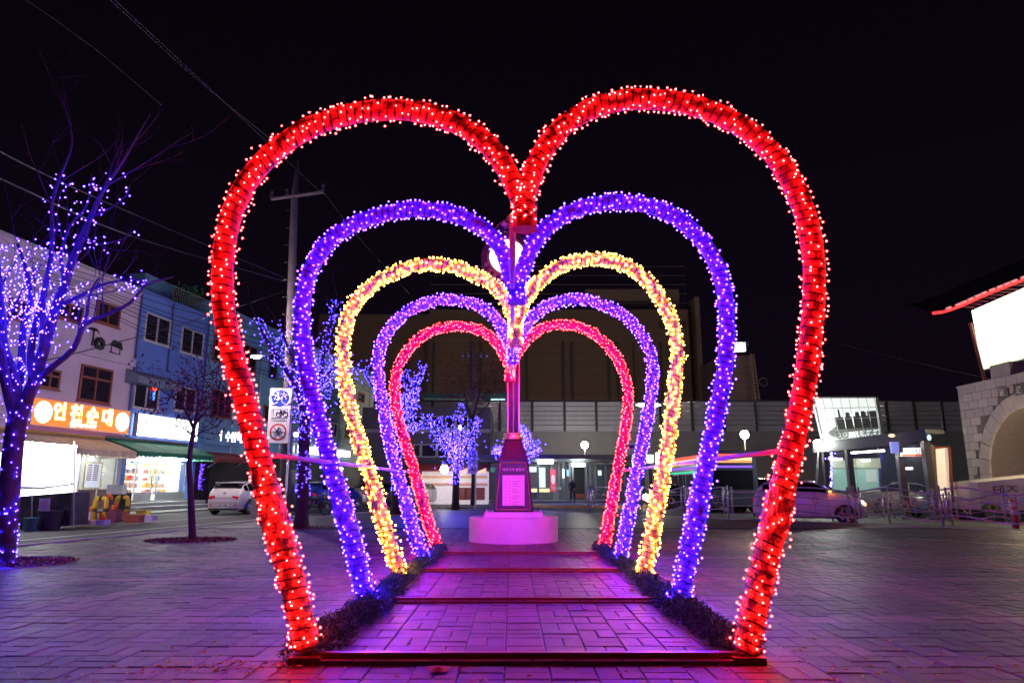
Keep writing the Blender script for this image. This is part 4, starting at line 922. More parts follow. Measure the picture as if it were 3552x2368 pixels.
crate('white fruit carton with orange print, left of the first hoop barrier', 252, 290, 1783, 1812, m_box, 9); crate('pink patterned carton behind the first hoop barrier', 292, 316, 1786, 1808, pm('pink_carton', (.6, .35, .5), .7), 6)
crate('low open white tray at the left end of the fruit display', 246, 276, 1812, 1826, m_box); crate('low cream tray in front of the first hoop barrier', 280, 312, 1812, 1828, pm('cream_tray', (.7, .6, .42), .7))
crate('low lilac tray between the feet of the first hoop barrier', 330, 358, 1812, 1829, pm('lilac_tray', (.5, .45, .75), .7), 4); crate('reddish brown crate in front of the second hoop barrier', 428, 480, 1795, 1820, m_bx2)
crate('dark maroon crate stack between the two hoop barriers', 368, 398, 1776, 1818, pm('maroon_crate', (.18, .03, .07), .6), 5); crate('bright yellow plastic tub right of the second barrier', 468, 506, 1776, 1796, pm('yellow_tub', (.8, .68, .1), .4), 0, 'tub', 'plastic_tub')
crate('flat lilac and white boxes lying at the right end of the display', 482, 526, 1795, 1814, pm('lilac_box', (.55, .45, .65), .7)); crate('small wooden brown crate behind the second hoop barrier', 410, 430, 1780, 1806, m_bx2, 0)
crate('dark display table with reddish goods behind the barriers', 352, 372, 1740, 1806, pm('dark_table', (.07, .04, .06), .6), 6, 'table', 'display_table')
t = crate('pale greenish white box standing on the dark shelf left of the glass doors', 368, 422, 1682, 1713, pm('pale_box', (.55, .62, .57), .5), 0, lift=ZG(1800, ROAD)); crate('dark brown cupboard under the pale greenish box', 366, 432, 1714, 1796, m_dark, 0, 'cupboard', 'low_cupboard', lift=ZG(1798, ROAD))
# service cabinets at the pole
def solid(name, lab, cat, x0, x1, yt, yb, m, depth=.5, par=None, zg=ROAD):
    z_ = ZG(yb, zg); a = P(x0, yb, z_); b = P(x1, yb, z_); h = P((x0+x1)/2, yt, z_).z
    t = thing(name, lab, cat, ((a.x+b.x)/2, a.y+depth/2, zg)); MB().box(a.x, a.y, zg+.003, b.x, a.y+depth, h).build('cabinet_body', m, t)
    MB().box(a.x-.03, a.y-.03, h+.001, b.x+.03, a.y+depth+.03, h+.05).build('cabinet_lid', m, t)
    MB().box(a.x+.06, a.y-.015, zg+.15, b.x-.06, a.y-.001, h-.12).build('cabinet_door', m, t); return t, a, b, h
t, a, b, h = solid('service_cabinet', 'grey green street service cabinet behind the lit tree trunk', 'cabinet', 1002, 1042, 1632, 1772, pm('grey_green_metal', (.12, .17, .16), .5))
t, a, b, h = solid('service_cabinet', 'dark street cabinet with a pale notice, right of the nearest red heart leg', 'cabinet', 964, 1000, 1640, 1775, pm('dark_metal_box', (.05, .045, .055), .5))
MB().box(a.x+.08, a.y-.02, h-.85, b.x-.12, a.y-.016, h-.4).build('notice', pm('lilac_paper', (.6, .55, .75), .6), t)
t, a, b, h = solid('service_cabinet', 'beige service cabinet behind the nearest red heart leg by the white car', 'cabinet', 868, 915, 1722, 1792, pm('beige_metal', (.4, .34, .26), .5))

# ------------------------------------------------------------------ utility pole, lamp arm, wires, signs
m_pole = pm('concrete_pole', (.13, .10, .115), .8, var=.15, scale=3, bump=.2)
zp_ = 28.0
def Pz(px, py): return P(px, py, zp_)
base = PG(986, 1781, ROAD); zp_ = ZG(1781, ROAD)
pole = thing('utility_pole', 'tall pale concrete utility pole with one crossarm behind the hearts', 'utility pole', base)
top = P(1033, 556, zp_ + 1.2); mid = P(1022, 672, zp_+1.0)
MB().tube([base, mid, top], [.26, .16, .06], 14).build('shaft', m_pole, pole, smooth=True)
ca, cb = P(941, 690, zp_+.9), P(1122, 665, zp_+.9)
MB().tube([ca, cb], .085, 6).build('crossarm', m_pole, pole)
for f in (.01, .3, .99):
    c_ = ca.lerp(cb, f); MB().lathe((c_.x, c_.y, c_.z+.02), [(.05, 0), (.09, .1), (.05, .2), (.09, .3), (.04, .42)], 8).build('insulator', m_pole, pole)
for i in range(9):
    p = P(1016-i*3.0, 730+i*60, zp_+.6); MB().tube([p+Vector((-.3, 0, 0)), p+Vector((.3, 0, 0))], .011, 4).build('climbing_step', m_wire, pole)
# street lamp on its arm
lp = P(887, 1237, zp_-1.0); arm0 = P(1002, 1232, zp_+.3)
sl = thing('street_lamp', 'warm street lamp head on a thin arm from the utility pole', 'street lamp', arm0)
MB().tube([arm0, arm0.lerp(lp, .5)+Vector((0, 0, .1)), lp+Vector((.25, 0, .05))], .03, 6).build('lamp_arm', m_alu, sl)
MB().ball(lp, .17, 10, 6, (1.35, 1, .42)).build('lamp_glass', em('street_lamp_light', (1, .84, .80), 520), sl)
# second slim pole and the bicycle road signs
m_sign = pm('white_sign_sheet', (.75, .7, .74), .45, var=.04); m_sb = pm('sign_blue', (.02, .05, .45), .45); m_sr = pm('sign_red', (.6, .02, .03), .45); m_blk = pm('sign_black', (.03, .02, .03), .5)
def bicycle(mb, c, s, r_=.03, y=0.0):
    c = Vector(c); X = lambda x, z: c + Vector((x*s, y, z*s))
    for wx in (-.42, .42):
        mb.tube([X(wx+.3*math.cos(t), -.12+.3*math.sin(t)) for t in [i*math.pi/8 for i in range(17)]], r_*s, 4)
    for pts in (((-.42, -.12), (-.18, .28), (.22, .28), (-.02, -.12), (-.42, -.12)), ((-.02, -.12), (-.22, .38), (-.32, .38)), ((.42, -.12), (.2, .44), (.36, .46)), ((-.22, .38), (-.12, .38))): mb.tube([X(*p) for p in pts], r_*s, 4)
def roadsign(lab, x0, x1, yt, yb, z_, poleb, rolldeg=1.2):
    a, b, c_, d = P(x0[0], yt, z_), P(x0[1], yt, z_), P(x1[1], yb, z_), P(x1[0], yb, z_)
    cen = (a+b+c_+d)/4; W = ((b-a).length+(c_-d).length)/2; H = (a-d).length
    t = thing('bicycle_sign', lab, 'road sign', cen, group='white bicycle route signs')
    y0 = cen.y; X = lambda u, v, o=0: Vector((cen.x + u*W + v*H*(-.0), y0-o, cen.z + v*H))
    pl = MB(); rc = []
    for (sx_, sz_, a0) in ((1, 1, 0), (-1, 1, 90), (-1, -1, 180), (1, -1, 270)):
        for k in range(4): an = R(a0+k*30); rc.append(Vector((cen.x+sx_*(W/2-.06)+.06*math.cos(an), y0, cen.z+sz_*(H/2-.06)+.06*math.sin(an))))
    pl.slab(rc, (0, .03, 0)); pl.build('sign_plate', m_sign, t)
    def disc(v, r, m, nm, o): q = MB(); q.slab([X(0, v, o)+Vector((r*math.cos(an), 0, r*math.sin(an))) for an in [i*math.pi/14 for i in range(28)]], (0, .003, 0)); return q.build(nm, m, t)
    r = W*.40; d1 = disc(.32, r, m_sb, 'blue_disc', .005)
    q = MB(); bicycle(q, X(0, .32, .012), r*1.75, .035); q.build('bicycle_symbol', m_sign, d1)
    q = MB()
    for e in (((-.36, .12), (.36, .12)), ((.36, .12), (.36, -.10)), ((.36, -.10), (-.36, -.10)), ((-.36, -.10), (-.36, .12)), ((-.36, -.045), (.36, -.045))): q.tube([X(e[0][0], e[0][1]+.0, .006), X(e[1][0], e[1][1], .006)], .006, 4)
    for sx_, dz in ((-.28, 1), (-.16, -1)):
        q.tube([X(sx_, -.03, .006), X(sx_, .10, .006)], .012, 4); e = X(sx_, .10 if dz > 0 else -.03, .006); q.slab([e+Vector((-.035, 0, 0)), e+Vector((.035, 0, 0)), e+Vector((0, 0, .06*dz))][::1], (0, .004, 0))
    bicycle(q, X(.13, .04, .008), W*.36, .045); q.build('route_panel', m_blk, t)
    text('route_text', '자전거우선통행', W*.095, t, m_blk, X(-.33, -.09, .006), (1, 0, 0), (0, 0, 1), .001)
    d2 = disc(-.30, r*.98, m_sr, 'red_ring', .005); d3 = disc(-.30, r*.78, m_sign, 'white_disc', .010)
    q = MB(); bicycle(q, X(0, -.325, .016), r*1.15, .03); q.ball(X(.02, -.235, .016), r*.13, 6, 4, (1, .3, 1)); q.tube([X(.0, -.25, .016), X(-.03, -.31, .016), X(.05, -.33, .016)], r*.09, 5)
    q.tube([X(-r*.55/W*1.0, -.30+r*.55/H, .014), X(r*.55/W, -.30-r*.55/H, .014)], .014, 4); q.build('motorcycle_symbol', m_blk, t)
    pb = Vector(poleb); MB().tube([pb, Vector((pb.x+.0, pb.y, cen.z+H*.5))], .05, 10).build('sign_pole', m_alu, t)
    return t
zs = zp_ - .6
pb = PG(1006, 1790, ROAD); roadsign('large white bicycle sign on the utility pole right of the nearest red heart leg', (936, 1010), (926, 1002), 1346, 1535, zs, (P(1003, 1500, zs).x, P(1003, 1500, zs).y+.1, ROAD))
zs2 = 38.0; p_ = P(1650, 1600, zs2); roadsign('small far white bicycle sign standing left of the clock column', (1622, 1656), (1622, 1656), 1562, 1642, zs2, (p_.x-.0, p_.y+.06, ROAD))
# lamp added out of view past the left edge to light the facades
c2 = F(-17, ROAD, 4.6); sl2 = thing('street_lamp', 'added unseen lamp on its own pole past the left edge, lighting the shop facades', 'street lamp', c2)
MB().tube([c2, c2+Vector((0, 0, 7.2)), c2+Vector((-.9, .3, 7.6))], [.10, .07, .04], 10).build('lamp_post', m_pole, sl2); MB().ball(c2+Vector((-1.1, .35, 7.5)), .26, 10, 6, (1.35, 1, .42)).build('lamp_glass', em('added_left_lamp_light', (.76, .62, 1), 280), sl2)
# wires
m_cab = pm('overhead_cable', (.035, .035, .04), .5); m_cabl = pm('pale_overhead_cable', (.10, .10, .10), .5)
def wire(lab, pts, r=.014, m=m_cab):
    q = [P(x, y, z) for x, y, z in pts]; o = MB().tube(spline(q, 1.5) if len(q) > 2 else q, r, 4, cap=False).build('overhead_wire', m); tag(o, lab, 'cable', 'overhead wires on the left'); return o
wire('bright overhead wire dropping from the far left to the utility pole', [(-20, 515, 17), (196, 625, 20), (500, 758, 23.5), (990, 965, 28)], .018, m_cabl)
wire('pair of pale wires just below the bright one at the left', [(-20, 610, 17), (453, 818, 23.5), (985, 975, 28)], .022, m_cabl)
wire('long thin wire from the top edge of the sky to the pole crossarm', [(360, -20, 16), (700, 290, 22), (960, 500, 27.5)], .010, m_cabl)
wire('second long thin wire running with it across the dark sky', [(375, -20, 16), (720, 300, 22), (1110, 665, 29)], .010, m_cabl)
wire('thin wire beyond the crossarm running down behind the second heart', [(1120, 665, 29), (1250, 830, 34), (1420, 1020, 44)], .012)
wire('faint wire at the top left corner of the sky', [(60, -20, 15), (330, 170, 18), (560, 365, 22)], .008, m_cab)
for i in range(9):
    y0 = 925 + i*13 + rnd.uniform(-6, 6); wire('dark service wire %s across the pale and blue walls' % ('sagging low', 'sagging high', 'running straight', 'dipping twice', 'in the upper bundle', 'in the middle bundle', 'in the lower bundle', 'near the window heads', 'near the roof edge')[i], [(100, y0-30, 19.5), (330, y0+40+rnd.uniform(-8, 8), 22), (620, y0+130+i*6, 25), (1000, y0+230+i*8, 28)], .012)
wire('dark wire from the lit tree to the pole crossing the window of the blue house', [(0, 1275, 13), (180, 1245, 16), (440, 1178, 20), (730, 1095, 25), (985, 1010, 28)], .016)
wire('thin wire hanging diagonally before the teal wall', [(705, 1330, 25.5), (775, 1250, 26.5)], .012)
wire('faint wire high on the right sky ending at the stone gate', [(2900, 1190, 55), (3200, 1262, 42), (3420, 1310, 34), (3600, 1352, 30)], .014, m_cabl)
# ------------------------------------------------------------------ trees wound with lights
m_bark = pm('dark_bark', (.06, .045, .042), .9, var=.3, scale=10, bump=.6)
m_bark2 = pm('grey_violet_bark', (.055, .045, .05), .9, var=.3, scale=10, bump=.6)
m_twig = pm('twig_bark', (.06, .038, .035), .9, var=.3)
m_tleaf = pm('reddish_dry_leaf', (.16, .035, .03), .8, var=.3, island=.5)
m_tb = em('tree_bulb', (.022, .008, 1.0), 330)
m_tbn = em('far_tree_bulb', (.035, .018, 1.0), 26)
THALO = cap('tree_bulb_halo', (.10, .03, 1), .8, .45)  # glow shell standing in for the tree bulbs' halo
def photo_y(p):
    q = p - Vector((0, 0, CAMH)); zc = q.y*CP + q.z*SP; return CY - FPX*(q.z*CP - q.y*SP)/zc
def grow(mb, p, d, r, ln, depth, spread=.55, up=.15, tips=None, segs=5):
    pts = [Vector(p)]; rr = [r]; dd = Vector(d).normalized(); st = ln/segs
    for i in range(segs):
        dd = (dd + Vector((rnd.uniform(-1, 1), rnd.uniform(-1, 1), rnd.uniform(-.6, 1)))*.16 + Vector((0, 0, up*.3))).normalized()
        pts.append(pts[-1]+dd*st); rr.append(r*(1-.6*(i+1)/segs))
    mb.tube(pts, rr, 5 if r > .02 else 3, cap=False)
    if tips is not None: tips.append((pts[-1], dd))
    if depth > 0:
        for k in range(2 + (rnd.random() < .6)):
            i = rnd.randint(2, segs); ax = Vector((rnd.uniform(-1, 1), rnd.uniform(-.7, .7), rnd.uniform(-.2, .7)))
            grow(mb, pts[i], (dd*(1-spread) + ax*spread), rr[i]*.75, ln*rnd.uniform(.5, .8), depth-1, spread, up, tips, segs)
def lit_tree(lab, base, zt, limbs, twigs, dense, nb, br, group, ind=0, mat_b=m_tb, jit=.10, tr_=.12, grp='trees wrapped in violet lights', twr=.018, twl=1.1, ext=()):
    B0 = PG(*base); t = thing('lit_tree', lab, 'tree', B0, group=grp)
    paths = []
    for li, (pts, r0, r1, lit) in enumerate(limbs):
        dz = 0 if li == 0 else rnd.uniform(-.5, .5)*zt/10
        q = []
        for i, (x, y) in enumerate(ov(pts)):
            f = i/(len(pts)-1); q.append(P(x, y, zt*(1 + dz/zt*f)))
        if li == 0: q[0] = B0 + Vector((0, 0, .0))
        q = spline(q, .12 if zt < 15 else .4); n = len(q)
        paths.append((q, [r0 + (r1-r0)*i/(n-1) for i in range(n)], lit))
    tk = MB(); tk.tube(paths[0][0], [r*(1.25 if i == 0 else 1.0) for i, r in enumerate(paths[0][1])], 12); tk.build('trunk', m_bark, t, smooth=True)
    for q, rr, lit in paths[1:]: MB().tube(q, rr, 7).build('limb', m_bark2, t, smooth=True)
    tw = MB()
    for q, rr, lit in paths[1:]:
        L_ = sum((q[i+1]-q[i]).length for i in range(len(q)-1))
        for k in range(int(L_*twigs)):
            i = rnd.randint(len(q)//4, len(q)-1); d = (q[i]-q[max(0, i-2)]); d = d.normalized() if d.length else Vector((0, 0, 1))
            grow(tw, q[i], d + Vector((rnd.uniform(-1, 1), rnd.uniform(-.8, .8), rnd.uniform(-.2, 1))), max(.004, rr[i]*.35 if rr[i]*.35 < twr else twr), twl*rnd.uniform(.4, 1.1), 2)
    tw.build('twigs', m_twig, t, kind='stuff')
    pool = []
    for q, rr, lit in paths:
        if lit <= 0: continue
        L_ = sum((q[i+1]-q[i]).length for i in range(len(q)-1))
        for k in range(int(L_*lit)):
            i = rnd.randint(0, len(q)-2); c_ = q[i].lerp(q[i+1], rnd.random()); a = rnd.uniform(0, 6.28); t_ = (q[i+1]-q[i]).normalized(); u_ = t_.orthogonal().normalized(); v_ = t_.cross(u_)
            o_ = rr[i] + .012 + (abs(rnd.gauss(0, jit)) if rr[i] < tr_*.7 else .004)
            if q is paths[0][0] and c_.z < ext[0] if ext else False: continue
            pool.append(c_ + (u_*math.cos(a) + v_*math.sin(a))*o_)
    for (x, y, sx_, sy_, n) in dense:
        for k in range(n):
            p = P(rnd.gauss(x, sx_)*K, rnd.gauss(y, sy_)*K, zt + rnd.gauss(0, .04*zt)); pool.append(p)
    rnd.shuffle(pool)
    if ind: pool = [p for p in pool if photo_y(p) > 592]; mat_c = THALO
    if ind:
        pool.sort(key=lambda p: p.y); pr = two(MB().ico((0, 0, 0), br).ico((0, 0, 0), br*2.2).build('bulb', mat_b, mesh_only=True), THALO, 20, 20)
        for p in pool[:ind]:
            o = inst('bulb', pr, t, p); s_ = rnd.uniform(.6, 1.2); o.scale = (s_, s_, s_)
    mb = MB()
    for p in pool[ind:]:
        s_ = br*rnd.uniform(.55, 1.2); mb.octa(p, s_*1.15)
        if ind: mb.octa(p, s_*2.6)
    o = mb.build('bulb_string', mat_b, t, kind='stuff')
    if ind: two(o.data, THALO, 8, 8)
    return t
lit_tree('big near tree at the left edge wrapped in violet lights', (10, 1950), 10.2,
  [([(5, 1290), (16, 1200), (24, 1100), (30, 1030), (40, 960), (55, 920)], .155, .125, 42),
   ([(38, 965), (24, 920), (12, 870), (3, 820), (-12, 760)], .085, .05, 38),
   ([(42, 950), (38, 900), (30, 850), (10, 800), (5, 740), (0, 670), (-10, 560)], .07, .03, 30),
   ([(55, 930), (76, 880), (95, 820), (112, 760), (130, 700), (150, 650), (165, 600), (190, 540), (212, 490), (240, 430), (275, 380), (305, 330), (345, 262)], .095, .006, 17),
   ([(95, 820), (100, 760), (97, 700), (108, 640), (118, 580), (120, 520), (118, 470), (140, 400), (165, 330), (150, 250), (128, 205)], .05, .005, 13),
   ([(88, 870), (130, 835), (170, 800), (195, 745), (240, 725), (300, 695), (335, 655), (400, 635)], .05, .012, 0),
   ([(170, 800), (185, 760), (200, 720), (205, 680), (225, 640)], .035, .012, 12),
   ([(130, 705), (180, 682), (240, 652), (310, 642), (338, 650)], .035, .010, 26),
   ([(190, 540), (225, 562), (260, 556), (285, 548), (312, 528)], .02, .006, 18),
   ([(205, 500), (250, 480), (290, 450), (300, 420)], .02, .006, 12),
   ([(40, 900), (48, 850), (50, 800), (55, 740), (70, 690), (60, 620), (40, 560)], .06, .02, 30),
   ([(76, 880), (70, 820), (78, 760), (95, 690), (110, 640)], .06, .03, 28),
   ([(240, 430), (290, 400), (340, 370), (400, 330), (440, 305)], .015, .004, 0),
   ([(150, 650), (140, 590), (160, 520), (200, 470), (210, 400)], .03, .008, 16)],
  1.5, [(55, 700, 42, 45, 130), (130, 690, 35, 30, 70), (60, 620, 50, 30, 60), (85, 740, 30, 25, 70), (90, 570, 60, 14, 40), (160, 455, 28, 24, 26), (215, 420, 5, 14, 6), (300, 660, 18, 9, 16), (20, 660, 20, 60, 50)],
  0, .0085, 'x', ind=260, jit=.07, ext=(.0,), twl=1.15)
for o in []: pass
lit_tree('middle left tree with violet lights, in front of the bicycle sign', (1043, 1832), 19.0,
  [([(693, 1210), (695, 1150), (697, 1080), (699, 1000), (702, 960)], .19, .15, 60),
   ([(700, 965), (688, 905), (665, 862), (640, 822), (612, 782), (590, 732)], .10, .025, 50), ([(700, 960), (690, 880), (672, 820), (650, 770), (640, 735)], .07, .02, 34),
   ([(706, 960), (722, 900), (738, 860), (745, 800), (760, 740), (775, 690)], .10, .02, 50), ([(730, 890), (760, 850), (800, 835), (840, 848)], .05, .015, 46), ([(700, 950), (705, 880), (700, 820), (720, 770)], .06, .02, 36)],
  1.3, [(725, 880, 26, 34, 300), (690, 900, 20, 40, 150), (790, 860, 25, 20, 50), (640, 800, 18, 20, 26)], 0, .014, 'x', mat_b=m_tbn, jit=.12, ext=(.9,), twl=1.6)
lit_tree('violet lit tree hidden behind the left legs of the back hearts', (1373, 1782), 28.0,
  [([(909, 1180), (910, 1120), (912, 1060), (915, 1005)], .2, .15, 60), ([(915, 1000), (925, 960), (940, 930), (955, 885), (975, 835)], .10, .02, 60), ([(913, 1000), (928, 930), (932, 880), (928, 850)], .07, .02, 50),
   ([(912, 1010), (900, 960), (880, 920), (850, 880), (832, 840)], .08, .02, 30), ([(918, 985), (945, 985), (970, 978), (982, 965)], .05, .015, 50)],
  1.0, [(940, 930, 14, 34, 240), (918, 990, 10, 30, 90)], 0, .018, 'x', mat_b=m_tbn, jit=.14, ext=(.9,), twl=1.6)
lit_tree('small violet lit tree standing alone left of the clock column', (1580, 1762), 34.5,
  [([(1046, 1168), (1047, 1120), (1048, 1080), (1048, 1065)], .19, .16, 80), ([(1048, 1068), (1030, 1025), (1005, 995), (984, 952)], .09, .02, 60), ([(1045, 1060), (1025, 1010), (1015, 955)], .07, .02, 40), ([(1048, 1060), (1060, 1000), (1062, 925)], .07, .015, 36),
   ([(1050, 1062), (1075, 1015), (1100, 962)], .08, .02, 60), ([(1044, 1050), (1040, 1000), (1045, 950)], .06, .02, 34)],
  1.0, [(1050, 1025, 22, 20, 260), (1045, 1060, 9, 22, 110), (1012, 1010, 16, 16, 50)], 0, .020, 'x', mat_b=m_tbn, jit=.16, ext=(1.3,), twl=1.6)
lit_tree('far violet lit tree partly hidden by the clock column', (1790, 1744), 45.0,
  [([(1185, 1155), (1185, 1100), (1184, 1060)], .2, .14, 30), ([(1184, 1062), (1160, 1045), (1140, 1028)], .08, .03, 60), ([(1186, 1060), (1195, 1020), (1215, 990)], .08, .02, 60), ([(1186, 1062), (1215, 1048), (1242, 1030)], .08, .02, 60), ([(1186, 1060), (1188, 1010), (1198, 975)], .06, .02, 40)],
  .8, [(1142, 1036, 7, 8, 60), (1212, 1020, 14, 10, 70), (1192, 985, 6, 8, 25)], 0, .030, 'x', mat_b=m_tbn, jit=.2, ext=(1.3,), twl=1.6)
# thin unlit street tree with sparse reddish leaves
def bare_tree(lab, base, zt, limbs, crown, nleaf, leaf=.05, grp=None):
    B0 = PG(*base); t = thing('street_tree', lab, 'tree', B0, group=grp); tips = []
    for li, (pts, r0, r1) in enumerate(limbs):
        q = [P(x, y, zt + (rnd.uniform(-.3, .3)*i if li else 0)) for i, (x, y) in enumerate(ov(pts))]
        if li == 0: q[0] = B0.copy()
        q = spline(q, .15); MB().tube(q, [r0+(r1-r0)*i/(len(q)-1) for i in range(len(q))], 8).build('trunk' if li == 0 else 'limb', m_bark, t, smooth=True)
        if li:
            tw = MB()
            for k in range(9): i = rnd.randint(len(q)//3, len(q)-1); grow(tw, q[i], Vector((rnd.uniform(-1, 1), rnd.uniform(-1, 1), rnd.uniform(-.3, .8))), .012, .55*zt/15, 2, tips=tips)
            tw.build('twigs', m_twig, t, kind='stuff')
    lm = MB()
    for k in range(nleaf):
        if rnd.random() < .6 and tips: p = rnd.choice(tips)[0] + Vector((rnd.gauss(0, .09), rnd.gauss(0, .09), rnd.gauss(0, .09)))
        else:
            x, y, sx_, sy_ = rnd.choice(crown); p = P(rnd.gauss(x, sx_)*K, rnd.gauss(y, sy_)*K, zt+rnd.gauss(0, .6))
        a = Vector((rnd.uniform(-1, 1), rnd.uniform(-1, 1), rnd.uniform(-1, 1))).normalized()*leaf*rnd.uniform(.6, 1.2); b = a.cross(Vector((rnd.random(), rnd.random(), rnd.random()))).normalized()*leaf*.5
        lm.add([p-a, p+b, p+a, p-b], [(0, 1, 2, 3)])
    lm.build('leaves', m_tleaf, t, kind='stuff'); return t
bare_tree('thin unlit street tree with sparse dark red leaves in front of the green awning', (668, 1872), ZG(1872),
  [([(441, 1240), (440, 1180), (437, 1110), (434, 1070), (438, 1030), (444, 990)], .085, .05), ([(444, 990), (452, 950), (455, 910), (450, 870)], .04, .012), ([(445, 985), (425, 940), (400, 915), (375, 900)], .035, .01), ([(447, 975), (475, 940), (500, 920), (520, 900)], .035, .01), ([(440, 1010), (465, 990), (500, 980)], .02, .007), ([(442, 1000), (425, 985), (405, 978)], .02, .007), ([(452, 940), (470, 900), (490, 870)], .02, .007)],
  [(390, 915, 28, 20), (430, 890, 25, 20), (500, 915, 22, 20), (470, 935, 30, 22), (350, 940, 20, 12)], 900, .045)
bare_tree('dark bare tree with reddish leaves behind the small lit tree', (1640, 1748), 42, [([(1090, 1158), (1088, 1080), (1085, 1000), (1085, 960)], .16, .1), ([(1085, 965), (1070, 920), (1060, 880)], .08, .02), ([(1086, 960), (1100, 910), (1110, 870)], .08, .02), ([(1086, 965), (1120, 930), (1135, 890)], .07, .02)], [(1075, 900, 30, 26), (1105, 890, 26, 22)], 700, .10)
for x, y, z_, lb in ((460, 1212, None, 'tree pit of dry leaves round the thin unlit tree'),):
    pass
def litter(lab, c, rx, ry, n, m):
    q = MB()
    for i in range(n):
        a = rnd.uniform(0, 6.28); r_ = math.sqrt(rnd.random()); x, y = c.x+rx*r_*math.cos(a), c.y+ry*r_*math.sin(a); s_ = rnd.uniform(.015, .045); b = rnd.uniform(0, 6.28)
        q.add([(x-s_*math.cos(b), y-s_*math.sin(b), .01), (x+s_*math.sin(b)*.6, y-s_*math.cos(b)*.6, .03), (x+s_*math.cos(b), y+s_*math.sin(b), .014), (x-s_*math.sin(b)*.6, y+s_*math.cos(b)*.6, .04)], [(0, 1, 2, 3)])
    o = q.build('leaf_litter', m, kind='stuff'); o['label'] = lab
litter('dry red leaves filling the pit round the thin unlit tree', PG(665, 1874), 1.0, .8, 900, m_tleaf)
litter('dry leaves round the foot of the big near tree', PG(30, 1952), 1.0, .8, 700, m_tleaf)
for c, r_, lb in ((PG(668, 1874), 1.15, 'round iron pit edge'), (PG(10, 1952), 1.3, '')):
    q = MB()
    for k in range(4):
        rr_ = r_*.75*(1-.13*k); q.tube([Vector((c.x+rr_*math.cos(t_), c.y+rr_*math.sin(t_), .006)) for t_ in [i*math.pi/16 for i in range(33)]], .007, 4)
    q.build('tree_grate', m_alu, kind='structure')
for x, y in ((1043, 1832), (1373, 1782), (1580, 1762)):
    c = PG(x, y); litter('dark leaf litter at the foot of a far lit tree', c, 1.1, .8, 300, m_tleaf)

